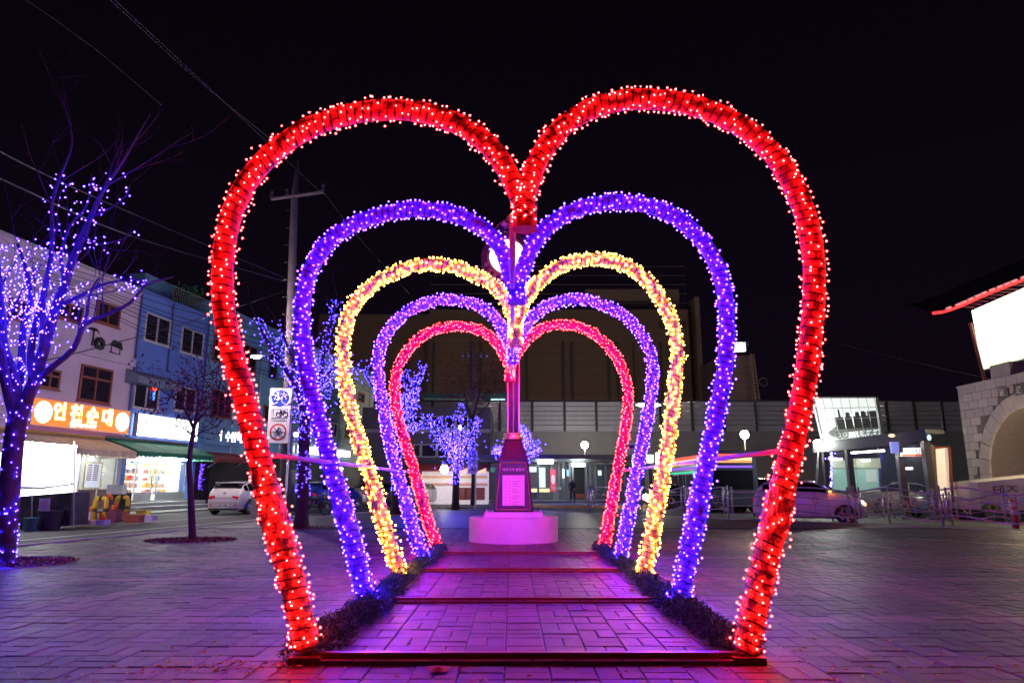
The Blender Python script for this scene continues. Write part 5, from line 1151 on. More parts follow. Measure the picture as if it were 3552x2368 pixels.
# ------------------------------------------------------------------ cars
m_tyre = pm('tyre_rubber', (.018, .018, .02), .8); m_rim = pm('alloy_rim', (.55, .55, .58), .25, .8); m_cglass = pm('car_window_glass', (.01, .01, .014), .04, var=.1)
m_tail = pm('tail_lamp_red', (.35, .01, .02), .15, emit=(1, .02, .03), es=.12); m_plate = pm('number_plate', (.7, .66, .62), .5); m_chrome = pm('chrome', (.7, .7, .7), .12, 1)
m_under = pm('black_plastic', (.015, .015, .017), .6)
def car(lab, cat, loc, rz, L, W, H, paint, prof, belt, cab, wheelx, wr=.31, lights=None, ind=False, plate=None, cab_in=.16, door=True, name='parked_car', rear_hi=True):
    """prof: (x, z) top outline front (+x) to rear, in metres; cab=(xw0,xw1,xr1,xr0): windscreen base/top, rear glass top/base"""
    t = thing(name, lab, cat, loc, rz)
    xs = [p[0] for p in prof]; hw = W/2
    def top(x):
        for (x0, z0), (x1, z1) in zip(prof, prof[1:]):
            if x1 <= x <= x0: return z0 + (z1-z0)*(x0-x)/(x0-x1) if x0 > x1 else z0
        return prof[-1][1]
    x0, x1 = prof[0][0], prof[-1][0]
    xw0, xw1, xr1, xr0 = cab
    def hwid(x):
        u = (x-(x0+x1)/2)/((x0-x1)/2); return hw*(1 - .16*max(0, abs(u)-.55)**2/.2 - .04*abs(u))
    def ring(x):
        zt = top(x); w_ = hwid(x); nose = max(0, min(1, (x0-x)/.18)); tail = max(0, min(1, (x-x1)/.14)); zb = .20 + .10*(1-nose) + .08*(1-tail)
        cabin = xr0 < x < xw0
        zbelt = min(zt-.03, belt + .05*(xw0-x)/(xw0-xr0) if cabin else zt-.05)
        k = 0 if not cabin else min(1, (zt-zbelt)/(H-belt)); rw = w_*(.90 - cab_in*k)
        return [(0, zb), (w_*.82, zb), (w_*.95, zb+.07), (w_, zb+.25), (w_*1.0, (zb+.25+zbelt)/2+.05), (w_*.97, zbelt), (rw + (0 if cabin else .0), zt-.035 if cabin else zt-.02), (rw*.8, zt-.005), (0, zt)]
    stn = sorted(set([x0, x0-.04, x0-.10, x0-.2] + [x0-(x0-x1)*i/26 for i in range(27)] + [xw0-.002, xw1, xr1, xr0+.002, x1+.03, x1+.08]), reverse=True)
    v = []; f = []; n = 9
    for x in stn:
        r_ = ring(x)
        sc0 = .90 if x == x0 else (.97 if x > x0-.05 else 1); sc0 = .93 if x == x1 else sc0
        v += [(x, y*sc0, z) for y, z in r_] + [(x, -y*sc0, z) for y, z in r_[::-1]][0:9]
    m_ = 18
    for i in range(len(stn)-1):
        for k in range(m_):
            a, b = i*m_+k, i*m_+(k+1) % m_; f.append((a, b, b+m_, a+m_))
    f.append(tuple(range(m_-1, -1, -1))); f.append(tuple((len(stn)-1)*m_+k for k in range(m_)))
    b_ = MB(); b_.add(v, f); body = b_.build('body', paint, t, smooth=True, local=True)
    md = body.modifiers.new('edge', 'EDGE_SPLIT'); md.split_angle = R(38)
    # side windows
    def sidepts(x, lo, hi, sgn):
        r_ = ring(x); p0 = Vector((x, r_[5][0]*sgn, r_[5][1])); p1 = Vector((x, r_[6][0]*sgn, r_[6][1])); o_ = Vector((0, sgn*.008, .002)); return p0.lerp(p1, lo)+o_, p0.lerp(p1, hi)+o_
    splits = [xw0-.22, (xw1*.55+xr1*.45), xr1-.05 if xr1-xr0 > .3 else xr0+.12]
    if L < 3.7: splits = [xw0-.2, (xw1+xr1)/2-.02, xr0+.22]
    xa_, xb_ = xw0-.16, xr0+.14
    cuts = [xa_, (xa_*.52+xb_*.48), xb_+ (xa_-xb_)*.13, xb_] if L > 3.7 else [xa_, (xa_*.5+xb_*.5), xb_]
    for sgn in (1, -1):
        for i in range(len(cuts)-1):
            q = MB(); a, b = cuts[i]-.03, cuts[i+1]+.03; N = 8
            for k in range(N+1):
                x = a+(b-a)*k/N; lo, hi = sidepts(x, .08, .90, sgn); q.v += [tuple(lo), tuple(hi)]
            q.f += [(2*k, 2*k+2, 2*k+3, 2*k+1) if sgn < 0 else (2*k, 2*k+1, 2*k+3, 2*k+2) for k in range(N)]; q.build('side_window', m_cglass, t, local=True)
    for nm, a, b in (('windscreen', xw0-.05, xw1+.03), ('rear_window', xr1-.03, xr0+.05)):
        q = MB(); N = 5
        for k in range(N+1):
            x = a+(b-a)*k/N; r_ = ring(x); nrm = Vector((1 if nm == 'windscreen' else -1, 0, 1))*.008
            yw = r_[6][0]-.03
            for u in (-1, -.5, 0, .5, 1): q.v.append((x+nrm.x, yw*u, top(x)-(0.0 if abs(u) < .8 else .02)+nrm.z))
        q.f += [(k*5+j, k*5+j+1, k*5+j+6, k*5+j+5) for k in range(N) for j in range(4)]; q.build(nm, m_cglass, t, local=True)
    # wheels
    for wx in wheelx:
        for sgn in (1, -1):
            yy = hwid(wx)*sgn
            q = MB(); q.lathe((wx, yy-.012*sgn if sgn > 0 else yy+.012, wr), [(wr*1.17, -.03), (wr*1.17, .016)], 24, 'y'); q.v = [(x, y, max(z, .19)) for x, y, z in q.v]; q.build('wheel_arch', m_under, t, local=True)
            q = MB(); ya, yb = sorted((yy+.012*sgn, yy-.19*sgn)); q.lathe((wx, 0, wr), [(wr*.6, ya), (wr*.96, ya), (wr, ya+.03), (wr, yb-.03), (wr*.96, yb), (wr*.6, yb)], 24, 'y'); ty = q.build('tyre', m_tyre, t, local=True)
            q = MB(); ro = yy+.018*sgn
            for s_ in range(5):
                for off in (-.13, .13):
                    a = s_*2*math.pi/5+off; c_ = Vector((wx+math.cos(a)*wr*.36, ro, wr+math.sin(a)*wr*.36)); q.obox(c_, (math.cos(a)*wr*.29, 0, math.sin(a)*wr*.29), (0, .008, 0), (-math.sin(a)*.022, 0, math.cos(a)*.022))
            q.tube([Vector((wx+math.cos(a)*wr*.66, ro, wr+math.sin(a)*wr*.66)) for a in [i*math.pi/12 for i in range(25)]], .018, 4); q.ball((wx, ro, wr), .05, 8, 4); q.build('rim', m_rim, ty, local=True)
    # lamps
    zh = prof[0][1]
    for sgn in (1, -1):
        q = MB(); xx = x0-.10; yy = hwid(xx)*.80*sgn; hz = top(x0-.25)-.14
        q.hexa([(x0-.02, yy-.16, hz-.08), (x0+.005, yy+.0 if sgn > 0 else yy, hz-.08), (x0-.22, yy+.155*sgn, hz-.05), (x0-.25, yy+.1*sgn, hz-.05), (x0-.06, yy-.14, hz+.05), (x0-.05, yy, hz+.055), (x0-.30, yy+.15*sgn, hz+.09), (x0-.32, yy+.08*sgn, hz+.09)])
        if lights and lights.name.startswith('glaring'): q.ball((x0+.02, yy*.95, hz), .19, 10, 6, (.5, 1.6, .9))
        hl = q.build('headlight', lights or m_chrome, t, local=True)
        zt_ = top(x1+.1) if rear_hi else belt; xt = x1
        q = MB(); z2 = min(belt-.02, top(x1+.05)-.03); w1_ = hwid(x1+.04)
        q.slab([Vector((x1-.012, sgn*w1_*.55, z2-.05)), Vector((x1-.012, sgn*w1_*.92, z2-.14)), Vector((x1-.012, sgn*w1_*.95, z2-.02)), Vector((x1-.012, sgn*w1_*.60, z2+.02))], (.05, 0, 0)); q.build('tail_light', m_tail, t, local=True)
        q = MB(); q.slab([Vector((x1-.012, sgn*w1_*.74, .38)), Vector((x1-.012, sgn*w1_*.88, .46)), Vector((x1-.012, sgn*w1_*.86, .50)), Vector((x1-.012, sgn*w1_*.70, .42))], (.05, 0, 0)); q.build('rear_reflector', m_tail, t, local=True)
        mx_ = xw0-.28; q = MB(); q.ball((mx_, (hwid(mx_)*.97+.10)*sgn, belt+.07), .10, 8, 5, (.8, 1.1, .65)); mi = q.build('mirror', paint, t, local=True)
        if ind: q = MB(); q.box(mx_+.02, min((hw+.0)*sgn, (hw+.17)*sgn), belt+.045, mx_+.09, max(hw*sgn, (hw+.17)*sgn), belt+.085); q.build('indicator', em('amber_indicator', (1, .25, .03), 9), mi, local=True)
    for xx_, sgx in ((x0, 1), (x1, -1)):
        q = MB(); yb_ = .26; q.box(xx_-.006 if sgx > 0 else xx_-.022, -yb_, .40 if sgx > 0 else .36, xx_+.022 if sgx > 0 else xx_+.006, yb_, .51 if sgx > 0 else .47); pl = q.build('number_plate', m_plate, t, local=True)
        if plate: text('plate_text', plate, .10, pl, m_under, (xx_+.024*sgx, 0, .42 if sgx > 0 else .385), (0, sgx, 0), (0, 0, 1), .002, .002, 'CENTER', local=True)
    q = MB(); q.box(x0-.03, -hw*.62, .24, x0+.010, hw*.62, .37); q.build('front_grille', m_under, t, local=True)
    q = MB(); q.box(x1-.010, -hw*.74, .22, x1+.03, hw*.74, .30); q.build('rear_valance', m_under, t, local=True)
    # door seams and handles
    for sgn in (1, -1):
        for x in (xw0-.32, (xa_+xb_)/2):
            r_ = ring(x); q = MB(); q.tube([Vector((x, (r_[i][0]+.003)*sgn, r_[i][1])) for i in (2, 3, 4, 5)], .005, 4); q.build('door_seam', m_under, t, local=True)
        for x in ((xa_+xb_)/2+.16, xb_+.28):
            r_ = ring(x); q = MB(); q.obox((x, (r_[5][0]+.012)*sgn, r_[5][1]-.09), (.085, 0, 0), (0, .014, 0), (0, 0, .014)); q.build('door_handle', paint, t, local=True)
    return t, ring, top
m_cw = pm('white_car_paint', (.62, .58, .56), .28, var=.03, coat=.5); m_cs = pm('silver_car_paint', (.42, .40, .43), .3, .4, var=.03, coat=.4); m_cb = pm('blue_car_paint', (.015, .03, .22), .22, var=.03, coat=.6); m_cd = pm('dark_grey_car_paint', (.06, .06, .08), .25, .3, var=.03, coat=.5)
hatch = [(2.12, .58), (2.08, .72), (1.75, .86), (1.25, .97), (.95, 1.02), (.25, 1.40), (-.35, 1.47), (-1.15, 1.44), (-1.62, 1.34), (-1.95, 1.05), (-2.06, .90), (-2.12, .62)]
mini = [(1.78, .55), (1.75, .78), (1.50, .90), (1.18, 1.00), (.95, 1.04), (.30, 1.42), (-.25, 1.49), (-1.0, 1.47), (-1.42, 1.38), (-1.66, 1.10), (-1.74, .9), (-1.79, .55)]
sedan = [(2.3, .55), (2.26, .70), (1.9, .84), (1.3, .94), (1.0, .98), (.2, 1.40), (-.3, 1.45), (-.85, 1.42), (-1.55, 1.10), (-1.7, 1.06), (-2.15, 1.02), (-2.27, .88), (-2.32, .6)]
suv = [(2.25, .62), (2.2, .88), (1.8, 1.02), (1.2, 1.10), (1.0, 1.14), (.35, 1.62), (-.2, 1.70), (-1.3, 1.68), (-1.95, 1.60), (-2.15, 1.2), (-2.22, .95), (-2.25, .6)]
# white hatchback parked at the kerb, rear towards us
zc_ = ZG(1786, ROAD); c_ = P(806, 1786, zc_)
t, rg, tp = car('white hatchback seen from behind, parked in front of the left shops', 'car', (c_.x-.25, c_.y+2.05, ROAD), R(90-8+3), 4.24, 1.76, 1.47, m_cw, hatch, .98, (.95, .25, -1.2, -1.88), (1.30, -1.30), .32, plate='54버 1824')
q = MB(); q.tube([Vector((-2.045, .075*math.cos(a), .955+.04*math.sin(a))) for a in [i*math.pi/8 for i in range(17)]], .008, 4); q.tube([Vector((-2.045, -.03, .925)), Vector((-2.055, -.012, .985))], .007, 4); q.tube([Vector((-2.045, .03, .985)), Vector((-2.055, .012, .925))], .007, 4); q.tube([Vector((-2.045, -.025, .955)), Vector((-2.045, .025, .955))], .007, 4); q.build('badge', m_chrome, t, local=True)
q = MB(); q.tube([Vector((-2.10, y, .80 - (.05 if abs(y) < .5 else 0))) for y in (-.66, -.55, -.4, 0, .4, .55, .66)], .006, 4); q.tube([Vector((-2.125, -.7, .545)), Vector((-2.13, 0, .53)), Vector((-2.125, .7, .545))], .006, 4); q.build('tailgate_seam', m_under, t, local=True)
q = MB(); q.box(-1.75, -.62, 1.385, -1.45, .62, 1.43); q.build('roof_spoiler', m_cw, t, local=True)
def place(px, py, zg=ROAD): return PG(px, py, zg)
c_ = place(1120, 1770); car('dark blue small car parked beyond the lit tree', 'car', (c_.x+.1, c_.y+1.3, ROAD), R(60), 3.6, 1.62, 1.52, m_cb, mini, 1.02, (.95, .30, -1.1, -1.58), (1.15, -1.12), .29)
c_ = place(1262, 1757); car('silver sedan seen from behind, between the golden and violet heart legs', 'car', (c_.x+.2, c_.y+2.2, ROAD), R(72), 4.6, 1.78, 1.45, m_cs, sedan, .96, (1.0, .2, -.85, -1.55), (1.4, -1.35), .32)
c_ = place(1325, 1757); car('dark car parked beside the silver sedan by the traffic cone', 'car', (c_.x+.1, c_.y+3.2, ROAD), R(74), 4.24, 1.76, 1.47, m_cd, hatch, .98, (.95, .25, -1.2, -1.88), (1.3, -1.3), .32)
c_ = place(1447, 1752); car('silver sedan half hidden behind the crimson heart leg', 'car', (c_.x, c_.y+2.2, ROAD), R(75), 4.6, 1.78, 1.45, m_cs, sedan, .96, (1.0, .2, -.85, -1.55), (1.4, -1.35), .32)
c_ = place(1533, 1745); car('grey blue van like car beside the small lit tree', 'car', (c_.x, c_.y+2.2, ROAD), R(60), 4.5, 1.85, 1.7, pm('slate_car_paint', (.14, .14, .22), .25, .3, coat=.5), suv, 1.12, (1.0, .35, -1.6, -2.0), (1.35, -1.35), .36)
c_ = place(1490, 1748); car('dark car squeezed between the silver sedan and the grey blue van', 'car', (c_.x, c_.y+4.4, ROAD), R(68), 4.24, 1.76, 1.47, m_cd, hatch, .98, (.95, .25, -1.2, -1.88), (1.3, -1.3), .32)
# right side: white small hatchback behind the railing, indicator on
zk = 22.9; c_ = P(2866, 1806, zk)
hlm = em('lit_headlight', (1, .93, .8), 1.6)
k_ = car('small white hatchback with its orange indicators on, behind the wavy railing', 'car', (c_.x-.15, c_.y+1.0, ROAD), R(-23), 3.57, 1.62, 1.49, pm('pearl_white_paint', (.80, .74, .76), .25, var=.03, coat=.6), mini, 1.03, (.95, .30, -1.1, -1.60), (1.15, -1.12), .31, lights=hlm, ind=True, plate='29버 4079')
q = MB()
for s_ in (-.55, .40): q.box(1.70, s_, .63, 1.795, s_+.16, .72)
q.build('turn_signal', em('amber_indicator', (1, .25, .03), 9), k_[0], local=True)
c_ = P(3170, 1765, 31); car('white car behind the railing in front of the glass shelter', 'car', (c_.x, c_.y, ROAD), R(-20), 4.6, 1.78, 1.45, m_cw, sedan, .96, (1.0, .2, -.85, -1.55), (1.4, -1.35), .33)
c_ = P(3345, 1765, 28); car('white sedan with red light on its windscreen, left of the white van panel', 'car', (c_.x+.0, c_.y+.5, ROAD), R(-160), 4.4, 1.78, 1.45, m_cw, sedan, .96, (1.0, .2, -.85, -1.55), (1.4, -1.35), .33)
c_ = P(2238, 1757, 37); car('dark car with glaring headlights coming round the bend at the right', 'car', (c_.x+2.6, c_.y+1.4, ROAD), R(203), 4.6, 1.78, 1.45, m_cd, sedan, .96, (1.0, .2, -.85, -1.55), (1.4, -1.35), .33, lights=em('glaring_headlight', (1, .93, .72), 30))
c_ = P(2600, 1765, 33.5); car('second dark car in the lane with lit headlights, behind the railing', 'car', (c_.x+1.2, c_.y+.8, ROAD), R(196), 4.5, 1.85, 1.7, m_cd, suv, 1.12, (1.0, .35, -1.6, -2.0), (1.35, -1.35), .36, lights=em('glaring_headlight', (1, .93, .72), 30))
# dark city bus; glowing strips added in place of its light trails
bx, by0, by1 = 10.6, 33.5, 44.5; bus = thing('city_bus', 'dark city bus beyond the railing, added red, yellow, green and violet glow strips standing for light trails', 'bus', (bx, (by0+by1)/2, ROAD))
m_bus = pm('dark_bus_paint', (.03, .035, .05), .3, var=.1, coat=.4)
b_ = MB(); prof_ = [(-1.2, .3), (1.2, .3), (1.22, 1.2), (1.2, 2.5), (1.05, 2.85), (.8, 2.95), (-.8, 2.95), (-1.05, 2.85), (-1.2, 2.5), (-1.22, 1.2)]
b_.slab([Vector((bx+x, by0, ROAD+z)) for x, z in prof_], (0, by1-by0, 0)); b_.build('body', m_bus, bus)
def trail_strip(z0, z1, nm, m): 
    q = MB(); q.box(bx-1.235, by0+.3, ROAD+z0, bx-1.222, by1-.3, ROAD+z1); q.box(bx-1.0, by0-.012, ROAD+z0, bx+1.0, by0-.001, ROAD+z1); q.build(nm, m, bus)
trail_strip(2.62, 2.78, 'red_strip', em('red_trail_l', (1, .12, .08), .8)); trail_strip(2.48, 2.60, 'yellow_strip', em('yellow_trail_l', (1, .72, .25), 1.2)); trail_strip(2.36, 2.45, 'orange_trail', em('or_trail_l', (1, .4, .15), .7)); trail_strip(2.12, 2.22, 'violet_strip', em('violet_trail_l', (.25, .1, 1), .8)); trail_strip(1.92, 1.98, 'green_strip', em('green_trail_l', (.02, .75, .35), .8))
for i in range(6):
    y = by0+.8+i*1.7; q = MB(); q.box(bx-1.228, y, ROAD+1.1, bx-1.212, y+1.5, ROAD+1.85); q.build('side_window', m_cglass, bus)
q = MB(); q.box(bx-1.0, by0-.014, ROAD+1.1, bx+1.0, by0-.001, ROAD+2.0); q.build('rear_window', m_cglass, bus)
for y in (by0+2.2, by1-2.4):
    q = MB(); q.lathe((bx-1.1, y, ROAD+.48), [(.3, -.14), (.47, -.14), (.48, .12), (.3, .12)], 20, 'x'); q.build('wheel', m_tyre, bus)
    q = MB(); q.lathe((bx+1.1, y, ROAD+.48), [(.3, -.12), (.48, -.12), (.47, .14), (.3, .14)], 20, 'x'); q.build('wheel', m_tyre, bus)
# scooter by the blue car
c_ = PG(1085, 1785, ROAD); sco = thing('parked_motorcycle', 'dark motorcycle parked by the lit tree in front of the blue car', 'motorcycle', c_)
for dx in (-.55, .55):
    q = MB(); q.tube([c_+Vector((dx+.25*math.cos(a), 0, .28+.25*math.sin(a))) for a in [i*math.pi/10 for i in range(21)]], .05, 6); w_ = q.build('wheel', m_tyre, sco)
    q = MB(); [q.tube([c_+Vector((dx, 0, .28)), c_+Vector((dx+.22*math.cos(a), 0, .28+.22*math.sin(a)))], .008, 4) for a in [i*math.pi/5 for i in range(10)]]; q.build('spokes', m_rim, w_)
q = MB(); q.tube([c_+Vector((-.55, 0, .3)), c_+Vector((-.3, 0, .6)), c_+Vector((.25, 0, .62)), c_+Vector((.42, 0, .85)), c_+Vector((.55, 0, .3))], .035, 6); q.tube([c_+Vector((-.3, 0, .5)), c_+Vector((.2, 0, .35)), c_+Vector((.3, 0, .6))], .09, 8); q.build('frame', m_under, sco)
MB().ball(c_+Vector((.1, 0, .72)), .17, 10, 6, (1.3, .7, .7)).build('fuel_tank', m_cd, sco); MB().ball(c_+Vector((-.3, 0, .72)), .16, 10, 6, (1.9, .8, .4)).build('seat', m_under, sco)
q = MB(); q.tube([c_+Vector((.38, -.32, .95)), c_+Vector((.42, 0, .9)), c_+Vector((.38, .32, .95))], .018, 5); q.build('handlebar', m_chrome, sco); MB().ball(c_+Vector((.52, 0, .78)), .08, 8, 5).build('headlight', m_chrome, sco); MB().box(c_.x-.72, c_.y-.05, c_.z+.6, c_.x-.62, c_.y+.05, c_.z+.68).build('tail_light', m_tail, sco)
# traffic cone
c_ = PG(1361, 1752, ROAD); tcn = thing('traffic_cone', 'orange red traffic cone beside the dark parked car', 'traffic cone', c_)
MB().lathe(c_, [(.15, .03), (.12, .2), (.06, .6), (.03, .72)], 12).build('cone_body', pm('cone_orange', (.8, .1, .03), .5), tcn); MB().lathe(c_, [(.105, .3), (.085, .42)], 12).build('white_band', m_plate, tcn); MB().box(c_.x-.2, c_.y-.2, ROAD+.002, c_.x+.2, c_.y+.2, ROAD+.03).build('cone_base', m_under, tcn)
c_ = P(1352, 1690, ZG(1752, ROAD)+.6); MB().box(c_.x-.12, c_.y, ROAD, c_.x+.12, c_.y+.12, c_.z+.25).build('post_sign', m_under)['label'] = 'black narrow upright sign board behind the traffic cone'; bpy.data.objects['post_sign']['category'] = 'sign'
# ------------------------------------------------------------------ centre background: station, sound wall, big block
m_sw = pm('station_concrete', (.27, .25, .25), .85, var=.2, scale=.35, bump=.2, detail=8); m_slat = pm('grey_louvre', (.42, .41, .43), .5, .0, var=.1); m_post = pm('dark_steel_post', (.05, .05, .055), .5)
ZW = 60.0
YW = PY(1776, 1500, (ZW+.25)/.9788).y
def W_(px, py): return PY(px, py, YW)
sw = thing('station_wall', 'long concrete wall topped with grey louvre panels behind the station', 'wall', (W_(2400, 1600).x, YW, ROAD))
zt, zm = W_(1776, 1393).z, W_(1776, 1490).z
xL, xR = W_(1300, 1450).x, W_(3420, 1450).x
MB().box(xL, YW, ROAD, xR, YW+.5, zm).build('concrete_base', m_sw, sw)
MB().box(xL, YW-.06, zm-.12, xR, YW-.002, zm+.04).build('ledge', m_slat, sw); MB().box(xL, YW+.02, zt, xR, YW+.2, zt+.16).build('top_rail', m_post, sw)
xs_ = [W_(x, 1440).x for x in (1300, 1400, 1500, 1620, 1734, 1846, 1958, 2068, 2180, 2290, 2400, 2510, 2620, 2735, 2850, 2965, 3076, 3172, 3268, 3370, 3420)]
pm_ = MB().box(0, -.12, 0, .22, .1, zt-zm+.3).build('post', m_post, mesh_only=True)
for x in xs_: inst('post', pm_, sw, (x-.11, YW-.05, zm-.15))
nsl = 6; hsl = (zt-zm)/nsl
for a, b in zip(xs_, xs_[1:]):
    if b - a < .6: continue
    sm_ = MB(); sm_.hexa([(.12, .02, 0), (b-a-.12, .02, 0), (b-a-.12, .10, 0), (.12, .10, 0), (.12, -.10, hsl*.80), (b-a-.12, -.10, hsl*.80), (b-a-.12, .02, hsl*.86), (.12, .02, hsl*.86)]); me = sm_.build('slat', m_slat, mesh_only=True)
    for i in range(nsl): inst('slat', me, sw, (a, YW, zm+.05+i*hsl))
# small wall lamps / pilasters
for x in (3095, 3185, 3282): p = W_(x, 1495); MB().box(p.x-.3, YW-.12, zm-1.2, p.x+.3, YW-.001, zm-.13).build('pilaster', m_sw, sw)
# the large brown building with dark slots
YB = 108.0
def B_(px, py): return PY(px, py, YB)
bb = thing('large_building', 'huge dark brown windowless building with tall dark slots behind the station', 'building', (B_(1780, 1500).x, YB, ROAD))
m_bb = pm('brown_cladding', (.16, .115, .095), .8, var=.15, scale=.08, bump=.1, detail=6); m_bl = pm('beige_cladding', (.22, .18, .16), .8, var=.12, scale=.08)
MB().box(B_(1090, 1400).x, YB, ROAD, B_(1482, 1400).x, YB+30, B_(1300, 1090).z).build('left_block', m_bb, bb)
MB().box(B_(1482, 1400).x+.02, YB-.3, ROAD, B_(2402, 1400).x, YB+30, B_(1776, 1074).z).build('main_block', m_bb, bb)
MB().box(B_(2040, 1040).x, YB+4, B_(2040, 1074).z+.01, B_(2378, 1040).x, YB+28, PY(2200, 1003, YB+4).z).build('roof_block', m_bl, bb)
MB().box(B_(2402, 1040).x, YB-1.2, ROAD, B_(2418, 1040).x, YB+5, B_(2400, 1036).z).build('corner_fin', m_bl, bb)
for x0, w_ in ((1408, 10), (1470, 9), (1499, 9), (1630, 10), (1662, 10), (1820, 12), (1948, 10), (1978, 10), (2106, 10), (2136, 10), (2196, 6), (2290, 8)):
    a = B_(x0, 1300).x; MB().box(a, YB-.5, B_(x0, 1400).z, a+w_*.0457, YB-.301, B_(x0, 1188).z).build('dark_slot', m_post, bb)
for (x0, x1) in ((2282, 2310), (2345, 2378)): a, b = B_(x0, 1130), B_(x1, 1130); MB().box(a.x, YB-.42, B_(x0, 1142).z, b.x, YB-.301, B_(x0, 1116).z).build('vent_window', m_post, bb)
for i in range(15):
    z = B_(1800, 1380).z + i*1.55; MB().box(B_(1484, 1400).x, YB-.325, z, B_(2400, 1400).x, YB-.301, z+.07).build('panel_joint', m_bl, bb)
for i, x in enumerate((-22, -2, 18, 38)):  # hidden lamps, added to brighten the large brown building
    t = thing('added_fill_lamp', '%s unseen lamp added behind the louvred wall to light the brown building' % ('first', 'second', 'third', 'fourth')[i], 'lamp', (x, YW+9, ROAD), group='added unseen lamps behind the station wall')
    MB().tube([(x, YW+9, ROAD), (x, YW+9, 6.6)], .1, 8).build('lamp_post', m_post, t); MB().ball((x, YW+9, 6.7), .25, 10, 6, (1.5, 1, .5)).build('lamp_glass', em('added_fill_light', (1, .70, .52), 800), t)
# teal roof band left of the column with a small lit window
tb = thing('platform_roof', 'dark teal platform roof edge left of the column with a lit strip', 'roof', P(1610, 1375, 66))
MB().slab([P(1462, 1364, 66), P(1812, 1362, 66), P(1812, 1392, 66), P(1462, 1378, 66)], (0, 3, 0)).build('roof_edge', pm('teal_roof', (.03, .10, .13), .5), tb)
q = MB()
for y in (1383, 1392): q.slab([P(1700, y, 65.7), P(1752, y, 65.7), P(1752, y+5, 65.7), P(1700, y+5, 65.7)], (0, .1, 0))
q.build('lit_louvre', em('pale_green_light', (.6, 1, .9), .9), tb)
# dark building with pale framed windows, left of centre
dk = thing('office_building', 'dark low building with pale framed windows behind the small lit tree', 'building', P(1530, 1740, 52)); m_dkb = pm('dark_grey_wall', (.085, .075, .09), .8, var=.2, scale=.4)
YD = P(1500, 1600, 52).y
def D2(px, py): return PY(px, py, YD)
MB().box(D2(1250, 1600).x, YD, ROAD, D2(1700, 1600).x, YD+8, D2(1500, 1412).z).build('wall', m_dkb, dk)
MB().box(D2(1250, 1600).x, YD-.15, D2(1500, 1500).z, D2(1700, 1600).x, YD-.002, D2(1500, 1488).z).build('string_course', m_sw, dk)
for x0, x1, y0, y1 in ((1434, 1460, 1540, 1585), (1461, 1515, 1540, 1585), (1516, 1560, 1540, 1585), (1495, 1535, 1443, 1486), (1545, 1578, 1443, 1486), (1580, 1624, 1443, 1486), (1430, 1470, 1443, 1486)):
    a, b = D2(x0, y1), D2(x1, y0); q = MB(); w_ = .07
    for e in ((a.x, a.z, b.x, a.z+w_), (a.x, b.z-w_, b.x, b.z), (a.x, a.z+w_, a.x+w_, b.z-w_), (b.x-w_, a.z+w_, b.x, b.z-w_)): q.box(e[0], YD-.12, e[1], e[2], YD-.003, e[3])
    f = q.build('window', pm('pale_window_frame', (.4, .4, .42), .5), dk); MB().box(a.x+w_, YD-.05, a.z+w_, b.x-w_, YD-.004, b.z-w_).build('pane', m_pane, f)
# white striped shop front (lit) below it
YS = P(1560, 1700, 47).y
def S_(px, py): return PY(px, py, YS)
sf = thing('striped_kiosk', 'white lit kiosk with orange and yellow stripes left of the clock column', 'kiosk', (S_(1560, 1700).x, YS, ROAD))
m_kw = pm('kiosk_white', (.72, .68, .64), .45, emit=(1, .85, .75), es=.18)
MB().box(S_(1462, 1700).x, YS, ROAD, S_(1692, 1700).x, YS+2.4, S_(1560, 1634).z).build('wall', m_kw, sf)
for i, (y0, y1, c_) in enumerate(((1650, 1654, (.8, .22, .05)), (1656, 1659, (.85, .6, .1)), (1675, 1679, (.8, .22, .05)), (1681, 1684, (.4, .1, .05)))): MB().box(S_(1464, 1700).x, YS-.03, S_(1560, y1).z, S_(1690, 1700).x, YS-.002, S_(1560, y0).z).build('stripe', pm('stripe%d_paint' % i, c_, .5), sf)
q = MB(); q.slab([S_(1452, 1612)+Vector((0, 0, 0)), S_(1700, 1612), S_(1700, 1634)+Vector((0, -1.4, 0)), S_(1452, 1634)+Vector((0, -1.4, 0))], (0, .02, .05)); q.build('awning', pm('red_kiosk_awning', (.3, .03, .03), .6), sf)
for x in (1600, 1632, 1664): MB().box(S_(x, 1715).x-.35, YS-.08, ROAD+.3, S_(x, 1715).x+.35, YS-.002, S_(x, 1690).z).build('counter_hatch', m_brown, sf)
bulb_lamp('glaring lamp under the red kiosk awning beside the small lit tree', tuple(P(1541, 1627, 44.5)), .26, (1, .95, .85), 40, 'glaring lamps at the shop fronts')
bulb_lamp('small warm lamp high behind the small lit tree', tuple(P(1598, 1483, 50)), .16, (1, .85, .8), 30)
for x, lb in ((1608, 'pink brown lit cloth sign left of the far bicycle sign'), (1672, 'pink brown lit cloth sign right of the far bicycle sign')):
    q = MB(); q.slab([P(x-16, 1634, 45), P(x+14, 1622, 45), P(x+14, 1637, 45), P(x-16, 1642, 45)], (0, .1, 0)); tag(q.build('cloth_sign', em('brown_pink_light', (1, .45, .35), .8)), lb, 'sign')
